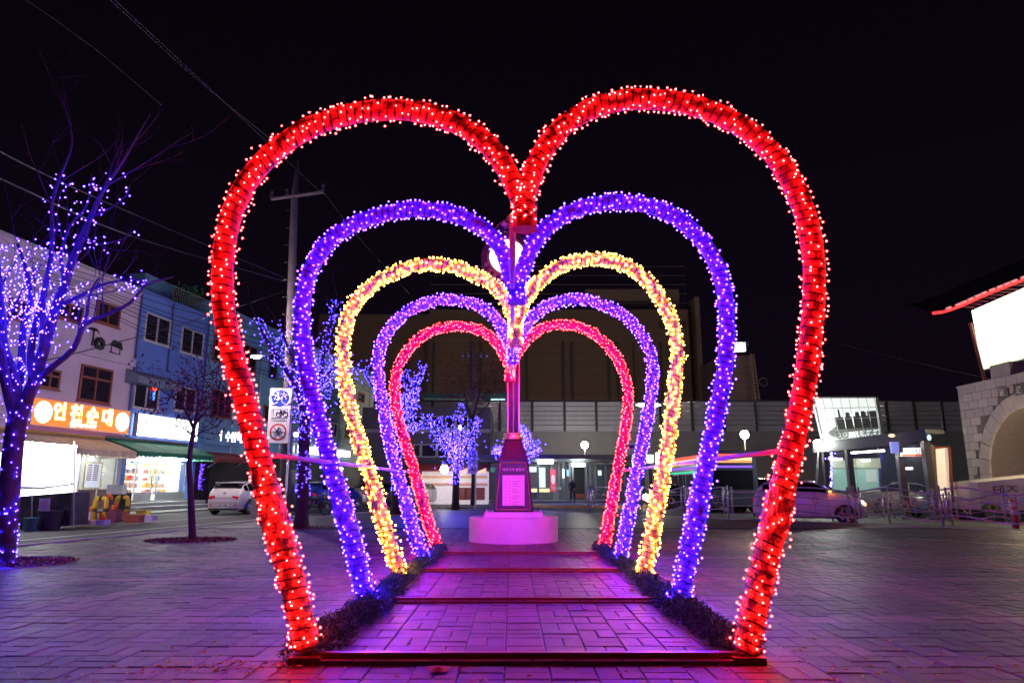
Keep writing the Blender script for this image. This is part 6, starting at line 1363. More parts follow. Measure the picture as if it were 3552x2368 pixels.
# station entrance
YT = P(1900, 1735, 50).y
def T_(px, py): return PY(px, py, YT)
sn = thing('station_building', 'low glass fronted station entrance under a flat dark roof', 'building', (T_(1950, 1735).x, YT, ROAD))
m_fr = pm('grey_steel_frame', (.16, .17, .18), .4, .5); m_sin = pm('station_inner_wall', (.4, .42, .40), .7)
def tb_(nm, x0, x1, y0, y1, d0, d1, m, par=None):
    a, b = T_(x0, y1), T_(x1, y0); return MB().box(a.x, YT+d0, max(a.z, ROAD+.003) if y1 > 1728 else a.z, b.x, YT+d1, b.z).build(nm, m, par or sn)
tb_('roof', 1660, 2330, 1582, 1596, -3.2, 5, m_post); tb_('fascia', 1665, 2325, 1596, 1603, -1.2, -1.0, m_fr)
tb_('rear_wall', 1690, 2330, 1603, 1736, 3.0, 3.2, m_sin); tb_('floor', 1690, 2330, 1733, 1737, -.5, 3.0, m_pave)
for x in (1688, 1726, 1768, 1830, 1866, 1912, 1937, 1953, 1975, 1985, 2032, 2046, 2064, 2100, 2135, 2165, 2200, 2240, 2290): tb_('mullion', x, x+4, 1603, 1736, -.05, .05, m_fr)
for x0, x1 in ((1692, 1726), (1730, 1768), (1834, 1866), (1870, 1910), (1941, 1953), (2050, 2064), (2068, 2100), (2104, 2135), (2139, 2165), (2169, 2200), (2204, 2240)): tb_('glass_panel', x0, x1, 1612, 1732, -.01, .01, glass('station_glass', (.06, .09, .10), .35))
tb_('dark_doorway', 1987, 2032, 1610, 1734, 1.2, 1.25, m_dark)
m_pw = em('panel_white', (.85, 1, .95), 1.3); m_pw2 = em('panel_warm', (1, .8, .4), 1.8); m_pg = pm('green_panel', (.1, .35, .18), .5, emit=(.1, .6, .3), es=.4)
for nm, x0, x1, y0, y1, m in (('white_notice', 1837, 1862, 1617, 1636, m_pw), ('white_notice', 1872, 1893, 1620, 1690, m_pw), ('warm_counter_light', 1836, 1864, 1694, 1706, m_pw2), ('warm_counter_light', 1868, 1908, 1694, 1706, m_pw2), ('green_poster', 1700, 1716, 1620, 1636, m_pg), ('green_poster', 1840, 1862, 1708, 1730, pm('moss_panel', (.18, .25, .12), .5)), ('warm_counter_light', 2178, 2196, 1695, 1703, m_pw), ('white_notice', 2078, 2090, 1630, 1648, m_pw), ('white_notice', 1968, 1980, 1627, 1650, pm('teal_screen', (.2, .4, .45), .4, emit=(.3, .8, .9), es=.6)), ('blue_board', 1733, 1764, 1640, 1700, pm('slate_blue_board', (.08, .15, .25), .5)), ('table', 2000, 2040, 1712, 1728, m_brown)): tb_(nm, x0, x1, y0, y1, .6, .66, m)
tb_('fluorescent_lamp', 1862, 1914, 1601, 1609, -1.9, -1.7, em('station_tube', (.9, 1, .97), 22)); tb_('fluorescent_lamp', 1978, 2020, 1608, 1619, -1.9, -1.7, em('station_tube', (.9, 1, .97), 22)); tb_('fluorescent_lamp', 1951, 1955, 1628, 1656, -.4, -.3, em('panel_white2', (1, .9, 1), 6))
q = T_(1920, 1690); pst = tb_('red_poster', 1909, 1927, 1627, 1704, -.2, -.14, pm('red_poster_print', (.6, .05, .1), .5, emit=(1, .1, .2), es=.15))
pst['label'] = 'red poster with a pale figure'
MB().ball((T_(1918, 1660).x, YT-.22, T_(1918, 1662).z), .18, 10, 6, (.8, .1, 2)).build('pale_figure', m_plate, pst, local=False)
text('poster_text', '역사문화', .22, pst, m_plate, (T_(1910, 1700).x, YT-.21, T_(1910, 1697).z), (1, 0, 0), (0, 0, 1), .003)
# person standing in the doorway
def person(lab, px, py, z_, hgt=1.72, coat_=None):
    c_ = P(px, py, z_); c_.z = ROAD+.05; t = thing('person', lab, 'person', c_)
    s = hgt/1.72
    me = bpy.data.meshes.new('body'); V = [(0, 0, .95), (0, 0, 1.15), (0, 0, 1.38), (0, 0, 1.50), (0, -.01, 1.60), (-.19, 0, 1.40), (-.25, .02, 1.12), (-.22, -.10, .90), (-.20, -.16, .84), (.19, 0, 1.40), (.25, .02, 1.12), (.20, -.12, .95), (.12, -.2, .98), (-.10, 0, .88), (-.12, .0, .48), (-.12, .02, .08), (-.13, -.12, .04), (.10, 0, .88), (.12, 0, .48), (.13, .02, .08), (.15, -.12, .04), (0, -.01, 1.70)]
    E = [(0, 1), (1, 2), (2, 3), (3, 4), (4, 21), (2, 5), (5, 6), (6, 7), (7, 8), (2, 9), (9, 10), (10, 11), (11, 12), (0, 13), (13, 14), (14, 15), (15, 16), (0, 17), (17, 18), (18, 19), (19, 20)]
    RR = [.16, .15, .17, .06, .095, .085, .06, .045, .04, .085, .06, .045, .04, .11, .075, .055, .05, .11, .075, .055, .05, .08]
    me.from_pydata([(x*s, y*s, z*s) for x, y, z in V], E, []); o = bpy.data.objects.new('body', me); COL.objects.link(o); o.parent = t; me.materials.append(coat_)
    md = o.modifiers.new('skin', 'SKIN'); 
    for i, r_ in enumerate(RR): me.skin_vertices[0].data[i].radius = (r_*s, r_*s*.8); me.skin_vertices[0].data[i].use_root = (i == 0)
    sb = o.modifiers.new('sub', 'SUBSURF'); sb.levels = 2; sb.render_levels = 2
    sk = pm('skin', (.55, .33, .24), .6)
    q = MB().ball((0, -.015*s, 1.63*s), .105*s, 12, 8, (.85, .95, 1.15)); q.ball((0, -.115*s, 1.62*s), .02*s, 6, 4, (1, 1, 1.4)); 
    for e in (-.035, .035): q.ball((e*s, -.105*s, 1.66*s), .012*s, 6, 4)
    for e in (-.09, .09): q.ball((e*s, -.01*s, 1.63*s), .025*s, 6, 4, (.5, 1, 1.3))
    h = q.build('head', sk, t, smooth=True, local=True)
    MB().ball((0, .015*s, 1.675*s), .11*s, 12, 8, (.9, 1, .95)).build('hair', m_under, h, smooth=True, local=True)
    for sx_, hx, hy, hz in ((-1, -.20, -.17, .80), (1, .10, -.22, .98)):
        q = MB().ball((hx*s, hy*s, hz*s), .045*s, 8, 5, (.7, .6, 1))
        for f_ in range(4): q.tube([Vector((hx+(f_-1.5)*.016, hy, hz-.03))*s, Vector((hx+(f_-1.5)*.018, hy-.012, hz-.065+abs(f_-1.3)*.006))*s, Vector((hx+(f_-1.5)*.016, hy-.03, hz-.085+abs(f_-1.3)*.01))*s], [.009*s, .008*s, .006*s], 5)
        q.tube([Vector((hx-.03*sx_, hy, hz))*s, Vector((hx-.05*sx_, hy-.02, hz-.03))*s], .009*s, 5); q.build('hand', sk, t, smooth=True, local=True)
    return t
person('person in dark clothes standing in the lit doorway of the station', 1986, 1731, 48.0, 1.7, pm('dark_clothes', (.02, .02, .028), .8))
# street lamps
def street_lamp(lab, hx, hy, bx_, by_, z_, col=(1, .93, .78), s_=210, r_=.17, yard=0):
    b = P(bx_, by_, z_); b.z = ROAD; h = P(hx, hy, z_)
    t = thing('street_lamp', lab, 'street lamp', b, group='glaring globe street lamps'); 
    MB().tube([b, Vector((b.x, b.y, h.z*.35)), Vector((h.x, h.y, h.z-.1))], [.09, .06, .04], 10).build('lamp_post', m_post, t, smooth=True)
    MB().lathe((b.x, b.y, ROAD), [(.16, .0), (.16, .25), (.08, .4)], 12).build('post_base', m_post, t)
    MB().ball(h+Vector((0, 0, .08)), r_, 12, 8).build('lamp_globe', em('globe_%g_%d' % (col[2], s_), col, s_), t)
    MB().lathe((h.x, h.y, h.z+.08+r_), [(r_*.9, -.02), (r_*.5, .06), (.02, .12)], 12).build('lamp_hood', m_post, t); return t
street_lamp('globe street lamp glaring right of the clock column', 2028, 1547, 2033, 1739, ZG(1739, ROAD), r_=.27, s_=170)
street_lamp('globe street lamp glaring over the bus, between the right heart legs', 2583, 1512, 2593, 1745, 40, (1, .85, .6), 190, .24)
street_lamp('globe street lamp glaring at the left end of the glass shelter', 2838, 1545, 2838, 1760, 31, (.95, 1, .92), 220, .19)
street_lamp('globe street lamp at the right edge under the stone arch', 3572, 1535, 3585, 1800, 24.5, (1, .80, .5), 300, .14)
street_lamp('added unseen globe lamp beyond the right edge, lighting the white hatchback and paving', 4300, 700, 4300, 2100, 8.3, (1, .58, .50), 170, .13)  # out of view, added to light the right-hand car and paving
# traffic pole with round bus stop sign and signal boxes
YP = P(2262, 1750, 36).y
tp_ = thing('signal_pole', 'tall slim steel pole with two lit signal boxes between violet and golden hearts', 'traffic signal', (PY(2262, 1750, YP).x, YP, ROAD))
MB().tube([PY(2262, 1762, YP), PY(2245, 1410, YP)], .09, 8).build('pole', m_post, tp_)
for x0, x1, y0, y1 in ((2243, 2262, 1578, 1604), (2274, 2300, 1570, 1608)): a, b = PY(x0, y1, YP), PY(x1, y0, YP); MB().box(a.x, YP-.35, a.z, b.x, YP-.05, b.z).build('signal_box', em('signal_white', (.95, 1, .85), 2.5), tp_)
for x in (2228, 2270): p = PY(x, 1404, YP); MB().ball(p, .22, 10, 6, (1.6, 1, .35)).build('lamp_head', em('signal_lamp', (1, .9, 1), 10), tp_)
p = PY(2253, 1430, YP); MB().tube([PY(2228, 1402, YP), PY(2272, 1402, YP)], .04, 5).build('cross_arm', m_post, tp_)
p = P(2186, 1550, 34); rs = thing('bus_stop_sign', 'round white and green bus stop sign behind the right violet heart leg', 'bus stop sign', p)
rr_ = 27*34/2368; MB().lathe(p, [(rr_, 0), (rr_, .08)], 28, 'y').build('sign_rim', pm('green_white_rim', (.45, .62, .45), .5), rs); MB().lathe((p.x, p.y-.02, p.z), [(rr_*.78, 0), (rr_*.78, .02)], 28, 'y').build('sign_disc', m_plate, rs)
MB().box(p.x-.05, p.y-.05, p.z-.05, p.x+.22, p.y-.025, p.z+.1).build('bus_symbol', m_sb, rs); MB().tube([Vector((p.x+.1, p.y+.1, ROAD)), Vector((p.x+.1, p.y+.1, p.z+rr_))], .04, 6).build('sign_post', m_alu, rs)
# distant hotel with roof sign and lattice mast
YH = 95.0
def H_(px, py): return PY(px, py, YH)
ht2 = thing('tall_building', 'narrow grey tower block with a lit roof sign at the right', 'building', (H_(2590, 1300).x, YH, ROAD)); m_hb = pm('dim_violet_wall', (.14, .11, .14), .8, var=.15, scale=.2)
MB().box(H_(2500, 1300).x, YH, ROAD, H_(2612, 1232).x, YH+10, H_(2550, 1232).z).build('wall', m_hb, ht2)
for i in range(5): MB().box(H_(2548, 1300).x, YH-.1, H_(2560, 1262+i*24).z, H_(2600, 1300).x, YH-.002, H_(2560, 1259+i*24).z).build('floor_band', m_bl, ht2)
q = MB(); q.slab([H_(2545, 1186), H_(2585, 1186), H_(2588, 1217), H_(2548, 1219)], (0, .5, 0)); sg_ = q.build('roof_sign', em('roof_sign_light', (.95, 1, .95), 1.15), ht2)
text('roof_sign_text', 'IYIOI', .95, sg_, pm('blue_grey_print', (.1, .15, .4), .5), H_(2548, 1200)+Vector((0, -.05, 0)), (1, 0, 0), (0, 0, 1), .02)
lm_ = thing('lattice_mast', 'pale lattice mast standing by the tower with the roof sign', 'mast', (H_(2625, 1300).x, YH-2, ROAD))
pa_, pb_, pc_, pd_ = PY(2603, 1226, YH-2), PY(2614, 1226, YH-2), PY(2636, 1395, YH-2), PY(2624, 1395, YH-2); q = MB(); q.tube([pa_, pd_], .09, 5); q.tube([pb_, pc_], .09, 5)
for i in range(14): f_ = i/14; q.tube([pa_.lerp(pd_, f_), pb_.lerp(pc_, f_+.07)], .05, 4)
q.build('lattice', m_bl, lm_)
q = MB(); q.tube([PY(2648, 1324, YH-2)+Vector((.55*math.cos(a), 0, .55*math.sin(a))) for a in [i*math.pi/8 for i in range(17)]], .06, 4); q.build('dish_ring', m_hb, lm_)
# distant pole with two crossarms in the middle
pq = thing('utility_pole', 'distant utility pole with two crossarms in front of the brown building', 'utility pole', P(1648, 1740, 50)); 
MB().tube([Vector((P(1648, 1740, 50).x, P(1648, 1740, 50).y, ROAD)), P(1643, 1200, 52)], [.2, .1], 8).build('shaft', m_pole, pq)
for y, w_ in ((1240, 46), (1268, 34)): MB().tube([P(1645-w_, y, 52), P(1645+w_, y, 52)], .06, 5).build('crossarm', m_post, pq)
for x in (1606, 1625, 1668, 1688): c_ = P(x, 1240, 52); MB().lathe(c_, [(.06, 0), (.12, .15), (.05, .4)], 6).build('insulator', m_alu, pq)
for x in (1628, 1655): c_ = P(x, 1385, 51.5); MB().lathe(c_, [(.3, 0), (.32, .1), (.32, .8), (.25, .9)], 10).build('transformer', m_pole, pq)

# ------------------------------------------------------------------ right side: signboard, shelter, arch, screen, railing
zL = 36.0
lb = thing('locomotive_lightbox', 'large lit white board with a grey steam locomotive picture', 'light box', P(2940, 1450, zL))
TL, TR, BR_, BL_ = P(2822, 1378, zL), P(3034, 1377, zL-.3), P(3058, 1516, zL-.3), P(2858, 1534, zL)
MB().slab([TL, TR, BR_, BL_], (0, .3, 0)).build('light_panel', pm('white_light_panel', (.6, .62, .60), .5, emit=(.86, .95, .90), es=.42), lb)
ll = P(2862, 1512, zL-1.2); MB().ball(ll, .13, 8, 6).build('panel_floodlight', em('panel_flood', (.97, 1, .95), 90), lb)
def LBp(u, v, o=.0): a = TL.lerp(TR, u); b = BL_.lerp(BR_, u); p = a.lerp(b, v); return p + Vector((0, -o, 0))
q = MB()
for i in range(8): u = i/7; q.tube([LBp(u, 0, .02), LBp(u, 1, .02)], .018 if 0 < i < 7 else .05, 4)
for i in range(5): v = i/4; q.tube([LBp(0, v, .02), LBp(1, v, .02)], .018 if 0 < i < 4 else .05, 4)
q.build('panel_frame', m_alu, lb)
q = MB(); pr_ = [TR+Vector((.0, 0, 0)), P(3047, 1378, zL+.8), P(3062+5, 1512, zL+.8), BR_]; q.slab(pr_, (0, .25, 0)); q.build('side_return', m_sw, lb)
m_loc = pm('locomotive_grey_print', (.05, .055, .055), .6); m_loc2 = pm('locomotive_light_print', (.25, .27, .26), .6)
def lp_(nm, pts, m, o=.012): q = MB(); q.slab([LBp(u, v, o) for u, v in pts], (0, .004, 0)); return q.build(nm, m, lb)
lp_('boiler_print', [(.27, .46), (.98, .44), (.98, .74), (.27, .76)], m_loc); lp_('cab_print', [(.83, .34), (.98, .33), (.98, .44), (.83, .45)], m_loc)
lp_('chimney_print', [(.345, .28), (.375, .28), (.378, .46), (.342, .46)], m_loc); lp_('frame_print', [(.22, .76), (.98, .75), (.98, .79), (.2, .82)], m_loc2, .014); lp_('coupler_print', [(.10, .80), (.26, .66), (.30, .72), (.28, .90), (.18, .90)], m_loc2, .014)
for u in (.50, .66): lp_('dome_print', [(u-.035, .46), (u-.035, .38), (u-.02, .35), (u+.02, .35), (u+.035, .38), (u+.035, .46)], m_loc)
lp_('bell_print', [(.76+.05*math.cos(a), .40+.07*math.sin(a)) for a in [i*math.pi/8 for i in range(16)]][::-1], m_loc)
for u in (.28, .38, .72, .84, .95):
    q = MB(); r_ = .30 if u > .5 else .18; c_ = LBp(u, .86, .03); q.tube([c_+Vector((r_*math.cos(a), 0, r_*math.sin(a))) for a in [i*math.pi/10 for i in range(21)]], .03, 4)
    for k in range(4): a = k*math.pi/4; q.tube([c_+Vector((r_*math.cos(a), 0, r_*math.sin(a))), c_-Vector((r_*math.cos(a), 0, r_*math.sin(a)))], .015, 3)
    q.build('wheel_print', m_loc2, lb)
for u in (.05, .95): p = LBp(u, 1, -.1); MB().tube([p, Vector((p.x, p.y, ROAD))], .08, 6).build('support_post', m_post, lb)
# glass shelter
sh_ = thing('glass_shelter', 'glass walled bus shelter with dark roof and lit booths behind the railing', 'bus shelter', P(3040, 1760, 27))
def S2(px, py, f): return P(px, py, 31 + (25.5-31)*f)      # f 0 left (far) .. 1 right (near)
def fx_(px): return (px-2850)/(3230-2850)
a, b = S2(2820, 1546, fx_(2820)), S2(3210, 1500, fx_(3210)); q = MB(); back = Vector((1.1, .6, 0)); q.slab([a, b, b+back, a+back], (0, 0, .14)); q.build('roof', m_post, sh_)
q = MB(); q.slab([a+Vector((0, 0, -.32)), b+Vector((0, 0, -.32)), b+Vector((0, 0, -.003)), a+Vector((0, 0, -.003))], (0, .06, 0)); q.build('roof_fascia', m_post, sh_)
for x in (2868, 2950, 3128, 3222):
    p = S2(x, 1640, fx_(x)); top_ = a.lerp(b, max(0, min(1, (x-2820)/390.))).z-.3; MB().box(p.x-.12, p.y-.12, ROAD, p.x+.12, p.y+.12, top_).build('post', pm('dark_violet_post', (.06, .05, .065), .45), sh_)
for x0, x1 in ((2880, 2945), (2960, 3120), (3138, 3215)):
    p0, p1 = S2(x0, 1700, fx_(x0)), S2(x1, 1700, fx_(x1)); tz = a.lerp(b, (x0-2820)/390.).z-.35; q = MB(); q.slab([Vector((p0.x, p0.y, ROAD+.25)), Vector((p1.x, p1.y, ROAD+.25)), Vector((p1.x, p1.y, tz)), Vector((p0.x, p0.y, tz))], (.01, .01, 0)); q.build('glass_panel', glass('shelter_glass', (.10, .14, .15), .38), sh_)
def zlit(nm, lab, x0, x1, y0, y1, z_, m, cat='booth', th=.3):
    q = MB(); q.slab([P(x0, y0, z_), P(x1, y0-2, z_), P(x1+4, y1, z_), P(x0+4, y1, z_)], (0, th, 0)); o = q.build(nm, m); tag(o, lab, cat); return o
m_booth = pm('booth_cream', (.55, .6, .48), .6, emit=(.75, .85, .55), es=.35); m_boothg = pm('booth_green', (.4, .6, .52), .5, emit=(.5, .95, .78), es=.32)
zlit('ticket_booth', 'cream lit upper wall of the booth seen in the left shelter bay', 2884, 2940, 1596, 1622, 33, m_booth); zlit('ticket_machine', 'pale green ticket machine in the left shelter bay', 2890, 2944, 1626, 1700, 33, m_boothg, 'ticket machine')
zlit('ticket_booth', 'cream lit booth wall behind the wide middle shelter pane', 2968, 3052, 1590, 1622, 32, m_booth); zlit('ticket_machine', 'pale green machine behind the wide middle shelter pane', 2972, 3046, 1626, 1700, 32, m_boothg, 'ticket machine')
zlit('notice_sheet', 'white notice sheet on the green machine in the middle shelter bay', 3002, 3040, 1629, 1670, 31.6, pm('bright_sheet', (.7, .75, .7), .5, emit=(.8, 1, .9), es=.5), 'notice', .02)
for x0, x1, y, z_, lb2 in ((2886, 2922, 1588, 32.4, 'lit ceiling light in the left shelter bay'), (2998, 3018, 1592, 31.5, 'oval ceiling light in the middle shelter bay'), (3152, 3166, 1620, 30, 'round white light in the right shelter bay')):
    p, p2 = P(x0, y, z_), P(x1, y+7, z_); tag(MB().box(p.x, p.y, p2.z, p2.x, p.y+.3, p.z).build('ceiling_light', em('booth_light', (.95, 1, .92), 12)), lb2, 'ceiling light')
q = MB(); p, p2 = P(2953, 1570, 27.8), P(3068, 1562, 26.8); q.tube([p, p2], .04, 5); tag(q.build('strip_light', em('strip_l2', (.95, 1, 1), 5)), 'thin white strip light along the shelter eave', 'strip light')
bl = MB()
for i in range(70): bl.octa(P(2884+rnd.gauss(0, 2)+(rnd.gauss(0, 7) if i < 22 else 0), (1568+rnd.uniform(0, 25)) if i < 22 else 1570+rnd.uniform(0, 120), 29.0), .035)
o = bl.build('blue_bulbs', em('blue_b2', (.15, .12, 1), 6), kind='stuff'); tag(o, 'blue string of lights hanging at the left shelter post', 'string lights')
def sgn(lab, c4, z_, m, cat='sign', name='hanging_sign', th=.12):
    q = MB(); q.slab([P(x, y, z_) for x, y in c4], (0, th, 0)); return tag(q.build(name, m), lab, cat)
o = sgn('lit white and red shop sign behind the right shelter pane', [(3130, 1554), (3210, 1551), (3214, 1581), (3128, 1581)], 26.4, em('shelter_sign_white', (1, .97, .97), 1.6))
q = MB(); q.slab([P(3130, 1574, 26.35), P(3213, 1574, 26.35), P(3214, 1581, 26.35), P(3130, 1581, 26.35)], (0, .02, 0)); q.build('red_band', em('red_band_l', (1, .2, .08), .8), o)
text('sign_text', '마 U 약', .26, o, pm('grey_print', (.2, .2, .3), .5), P(3150, 1573, 26.3), (1, 0, 0), (0, 0, 1), .004)
o = sgn('blue and white double sided sign hanging from the shelter roof', [(3090, 1532), (3119, 1531), (3122, 1570), (3096, 1571)], 26.0, pm('blue_white_sign', (.18, .2, .55), .5, emit=(.3, .35, 1), es=.35))
q = MB(); q.slab([P(3119.5, 1531, 25.95), P(3130, 1531, 26.3), P(3134, 1569, 26.3), P(3122.5, 1570, 25.95)], (0, .1, 0)); q.build('brown_side', m_bl, o)
o = zlit('advert_panel', 'tall pale cream lit advert panel at the right end of the shelter', 3244, 3290, 1554, 1725, 27, pm('cream_advert', (.6, .52, .42), .5, emit=(1, .8, .62), es=.30), 'advert panel', .15)
q = MB(); q.tube([P(3240, 1552, 26.9), P(3292, 1550, 26.9), P(3306, 1740, 26.9), P(3252, 1742, 26.9), P(3240, 1552, 26.9)], .06, 4); q.build('panel_frame', m_brown, o)
sgn('narrow brown pole sign with pale vertical letters beside the cream panel', [(3222, 1540), (3238, 1540), (3258, 1720), (3240, 1722)], 26.5, pm('brown_pole_sign', (.13, .09, .08), .6), 'sign', 'pole_sign')
p = P(3223, 1517, 26.3); tag(MB().ball(p, .09, 10, 6, (.8, .8, 1.2)).build('roof_camera', em('camera_glint', (.4, .9, 1), 1.2)), 'small glinting cyan camera dome on the shelter roof corner', 'camera')
p = P(3093, 1510, 27); tag(MB().ball(p, .09, 8, 5, (1.6, 1, .8)).build('roof_lamp', em('roof_lamp_l', (1, .6, .4), .9)), 'small brownish lamp on the shelter roof', 'lamp')
# stone arch gate
XG = (3335-CX)/FPX*30.0
def GS(px, py):
    d = ray(px, py); q = Vector((0, 0, CAMH)) + d*(XG/d.x); return q
yG0 = GS(3345, 1500).y
def G_(px, py): q = GS(px, py); return Vector((yG0 - q.y, 0, q.z - ROAD))     # local: x along the face towards us, y into the wall
gz1 = G_(3330, 1345).z; glen = 9.2
gt = thing('stone_gate', 'pale stone arch gate with battlements at the right edge', 'gate', (XG, yG0, ROAD), R(-90))
m_st = pm('pale_granite', (.36, .31, .31), .8, var=.18, scale=1.5, bump=.4, rnd_obj=.12); m_mort = pm('gate_mortar', (.16, .13, .13), .9)
ain = 2.55; acx = G_(3441, 1640).x + ain; azc = 1.75; aout = ain + .60
topz = G_(3552, 1417).z
asc = max(.75, (topz-azc)/ain*1.03)
def arch_o(u, r): return acx + r*math.cos(u), azc + r*asc*math.sin(u)
N = 20; core = MB()
for i in range(N):
    u0, u1 = math.pi - math.pi*i/N, math.pi - math.pi*(i+1)/N
    x0_, z0_ = arch_o(u0, ain); x1_, z1_ = arch_o(u1, ain)
    core.slab([Vector((x0_, 0, z0_)), Vector((x1_, 0, z1_)), Vector((x1_, 0, gz1)), Vector((x0_, 0, gz1))], (0, 1.6, 0))
core.box(0, 0, 0, acx-ain, 1.6, gz1); core.box(acx+ain, 0, 0, glen, 1.6, gz1)
core.build('wall_core', m_mort, gt, local=True)
bw_, bh_ = .60, .345
def sblock(x0, x1, z): 
    k_ = round(x1-x0, 2)
    if k_ not in sbm: sbm[k_] = MB().box(0, -.05, 0, k_-.03, -.002, bh_-.025).build('stone_block', m_st, mesh_only=True)
    inst('stone_block', sbm[k_], gt, (x0, 0, z), world=False)
sbm = {}
zz = 0; row = 0
while zz < gz1-.25:
    xx = 0 if row % 2 else -.3
    while xx < glen-.5:
        a_, b_ = max(0, xx), xx+bw_; cx_, cz_ = (a_+b_)/2, zz+bh_/2
        dd_ = math.hypot(cx_-acx, (cz_-azc)/asc) if cz_ > azc else abs(cx_-acx)
        if dd_ > aout+.2: sblock(a_, b_, zz)
        xx += bw_
    zz += bh_; row += 1
for i in range(-4, 14):
    if i < 0:
        z0_ = azc + i*.45; MB().box(acx-aout, -.09, max(z0_, 0.01), acx-ain, -.003, z0_+.43).build('arch_stone', m_st, gt, local=True); continue
    u0, u1 = math.pi - math.pi*i/14, math.pi - math.pi*(i+1)/14 + .012
    q = MB(); q.slab([Vector((p_[0], -.09, p_[1])) for p_ in (arch_o(u0, ain), arch_o(u1, ain), arch_o(u1, aout), arch_o(u0, aout))], (0, .087, 0)); q.build('arch_stone', m_st, gt, local=True)
x = 2.2
while x < glen: MB().box(x, -.04, gz1+.075, x+1.1, .7, gz1+.62).build('merlon', m_st, gt, local=True); x += 1.9
MB().box(-.03, -.07, gz1+.002, glen, .6, gz1+.07).build('coping', m_st, gt, local=True)
MB().box(0, 1.62, 0, glen, 1.9, gz1-.8).build('inner_wall', pm('inner_brown_wall', (.20, .14, .12), .8), gt, local=True)
for x0, x1, y0, y1, ch in ((3476, 3504, 1345, 1380, '瀛'), (3534, 3566, 1334, 1371, '漢')):
    a, b = G_(x0, y1), G_(x1, y0); o = MB().box(a.x, -.12, a.z, b.x, -.055, b.z).build('plaque', m_blk, gt, local=True); text('plaque_character', ch, (b.z-a.z)*.85, o, pm('plaque_grey', (.5, .48, .5), .6), (a.x+.05, -.125, a.z+.08), (1, 0, 0), (0, 0, 1), .003, .004, local=True)
a, b = G_(3478, 1632), G_(3518, 1586); o = MB().box(a.x, 1.5, a.z, b.x, 1.6, b.z).build('wall_picture', pm('picture_paper', (.45, .42, .38), .6), gt, local=True); MB().box(a.x+.2, 1.47, a.z+.12, b.x-.2, 1.499, b.z-.12).build('gold_emblem', pm('gold_red_emblem', (.6, .3, .05), .5, emit=(1, .5, .1), es=.3), o, local=True)
# big LED screen and lit eave of the gate pavilion
zE = 40.0
sc_ = thing('led_screen', 'large blazing white green LED screen at the upper right', 'LED screen', P(3480, 1180, zE))
TLs, BLs = P(3383, 1072, zE), P(3421, 1277, zE); TRs, BRs = P(3720, 925, zE-2), P(3740, 1190, zE-2)
MB().slab([TLs, TRs, BRs, BLs], (.05, .4, 0)).build('screen_face', em('led_white_green', (.90, 1, .86), 2.2), sc_)
MB().slab([TLs.lerp(BLs, .93)+Vector((.0, -.04, 0)), TRs.lerp(BRs, .93)+Vector((0, -.04, 0)), BRs+Vector((0, -.04, 0)), BLs+Vector((0, -.04, 0))], (0, .03, 0)).build('ticker_band', em('ticker_band_l', (.95, 1, .35), 1.6), sc_)
q = MB(); q.tube([BLs+Vector((0, .2, -.1)), BRs+Vector((0, .2, -.1))], .10, 5); q.build('screen_frame', m_post, sc_)
q = MB(); q.tube([TLs.lerp(BLs, .2)+Vector((-.1, .5, 0)), P(3416, 1320, zE)], .10, 6); q.build('support_post', m_brown, sc_)
ev = thing('pavilion_roof', 'curved tiled pavilion eave edged with a red light strip', 'roof', P(3400, 1030, zE))
ec = spline([P(3236, 1086, zE-.5), P(3270, 1082, zE-.5), P(3330, 1062, zE-.8), P(3420, 1022, zE-1.2), P(3500, 990, zE-1.6), P(3560, 966, zE-2), P(3720, 900, zE-3)], .35)
rl = MB(); rl.tube(ec, .085, 6); rl.build('red_light_strip', em('red_eave_light', (1, .03, .03), 1.6), ev)
q = MB()
for i in range(len(ec)-1): q.add([ec[i]+Vector((0, .1, .1)), ec[i+1]+Vector((0, .1, .1)), ec[i+1]+Vector((.5, 3.2, 1.4)), ec[i]+Vector((.5, 3.2, 1.4))], [(0, 1, 2, 3)])
q.build('tiled_roof', pm('dark_roof_tile', (.05, .05, .06), .6, var=.3), ev)
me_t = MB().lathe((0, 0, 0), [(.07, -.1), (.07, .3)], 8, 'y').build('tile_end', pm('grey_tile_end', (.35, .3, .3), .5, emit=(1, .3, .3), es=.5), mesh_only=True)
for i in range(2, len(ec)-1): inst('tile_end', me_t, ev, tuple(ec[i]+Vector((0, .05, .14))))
me_r = MB().obox((0, 0, 0), (.04, 0, 0), (0, .9, .28), (0, 0, .05)).build('rafter', m_bl, mesh_only=True)
for i in range(5, len(ec)-2): inst('rafter', me_r, ev, tuple(ec[i]+Vector((.1, .9, -.12))))
# white van side panel with lettering
zv = 25.5
vn = thing('white_van', 'white box van with dark Korean lettering behind the railing at the right edge', 'van', P(3480, 1780, zv))
a, b = P(3393, 1672, zv), P(3700, 1640, zv-1.5); a2_, b2_ = P(3404, 1768, zv), P(3720, 1770, zv-1.5)
MB().slab([a, b, b2_, a2_], (0, 1.9, 0)).build('box_body', m_cw, vn); MB().slab([a2_+Vector((0, .02, 0)), b2_+Vector((0, .02, 0)), b2_+Vector((0, .02, -.35)), a2_+Vector((0, .02, -.35))], (0, 1.8, 0)).build('underbody', m_under, vn)
xd_ = (b2_-a2_).normalized(); o_ = P(3422, 1716, zv-.05)
text('van_lettering', '테즈 버 스고', .44, vn, m_blk, o_+Vector((0, -.34, 0)), xd_, (0, 0, 1), .004, .006); text('van_small_text', '내', .2, vn, m_blk, P(3474, 1740, zv-.3)+Vector((0, -.3, 0)), xd_, (0, 0, 1), .004)
for x in (3440, 3600): c_ = P(x, 1775, zv-.3); q = MB(); q.lathe((c_.x, c_.y, ROAD+.33), [(.2, -.1), (.33, -.1), (.33, .12), (.2, .12)], 18, 'y'); q.build('wheel', m_tyre, vn)
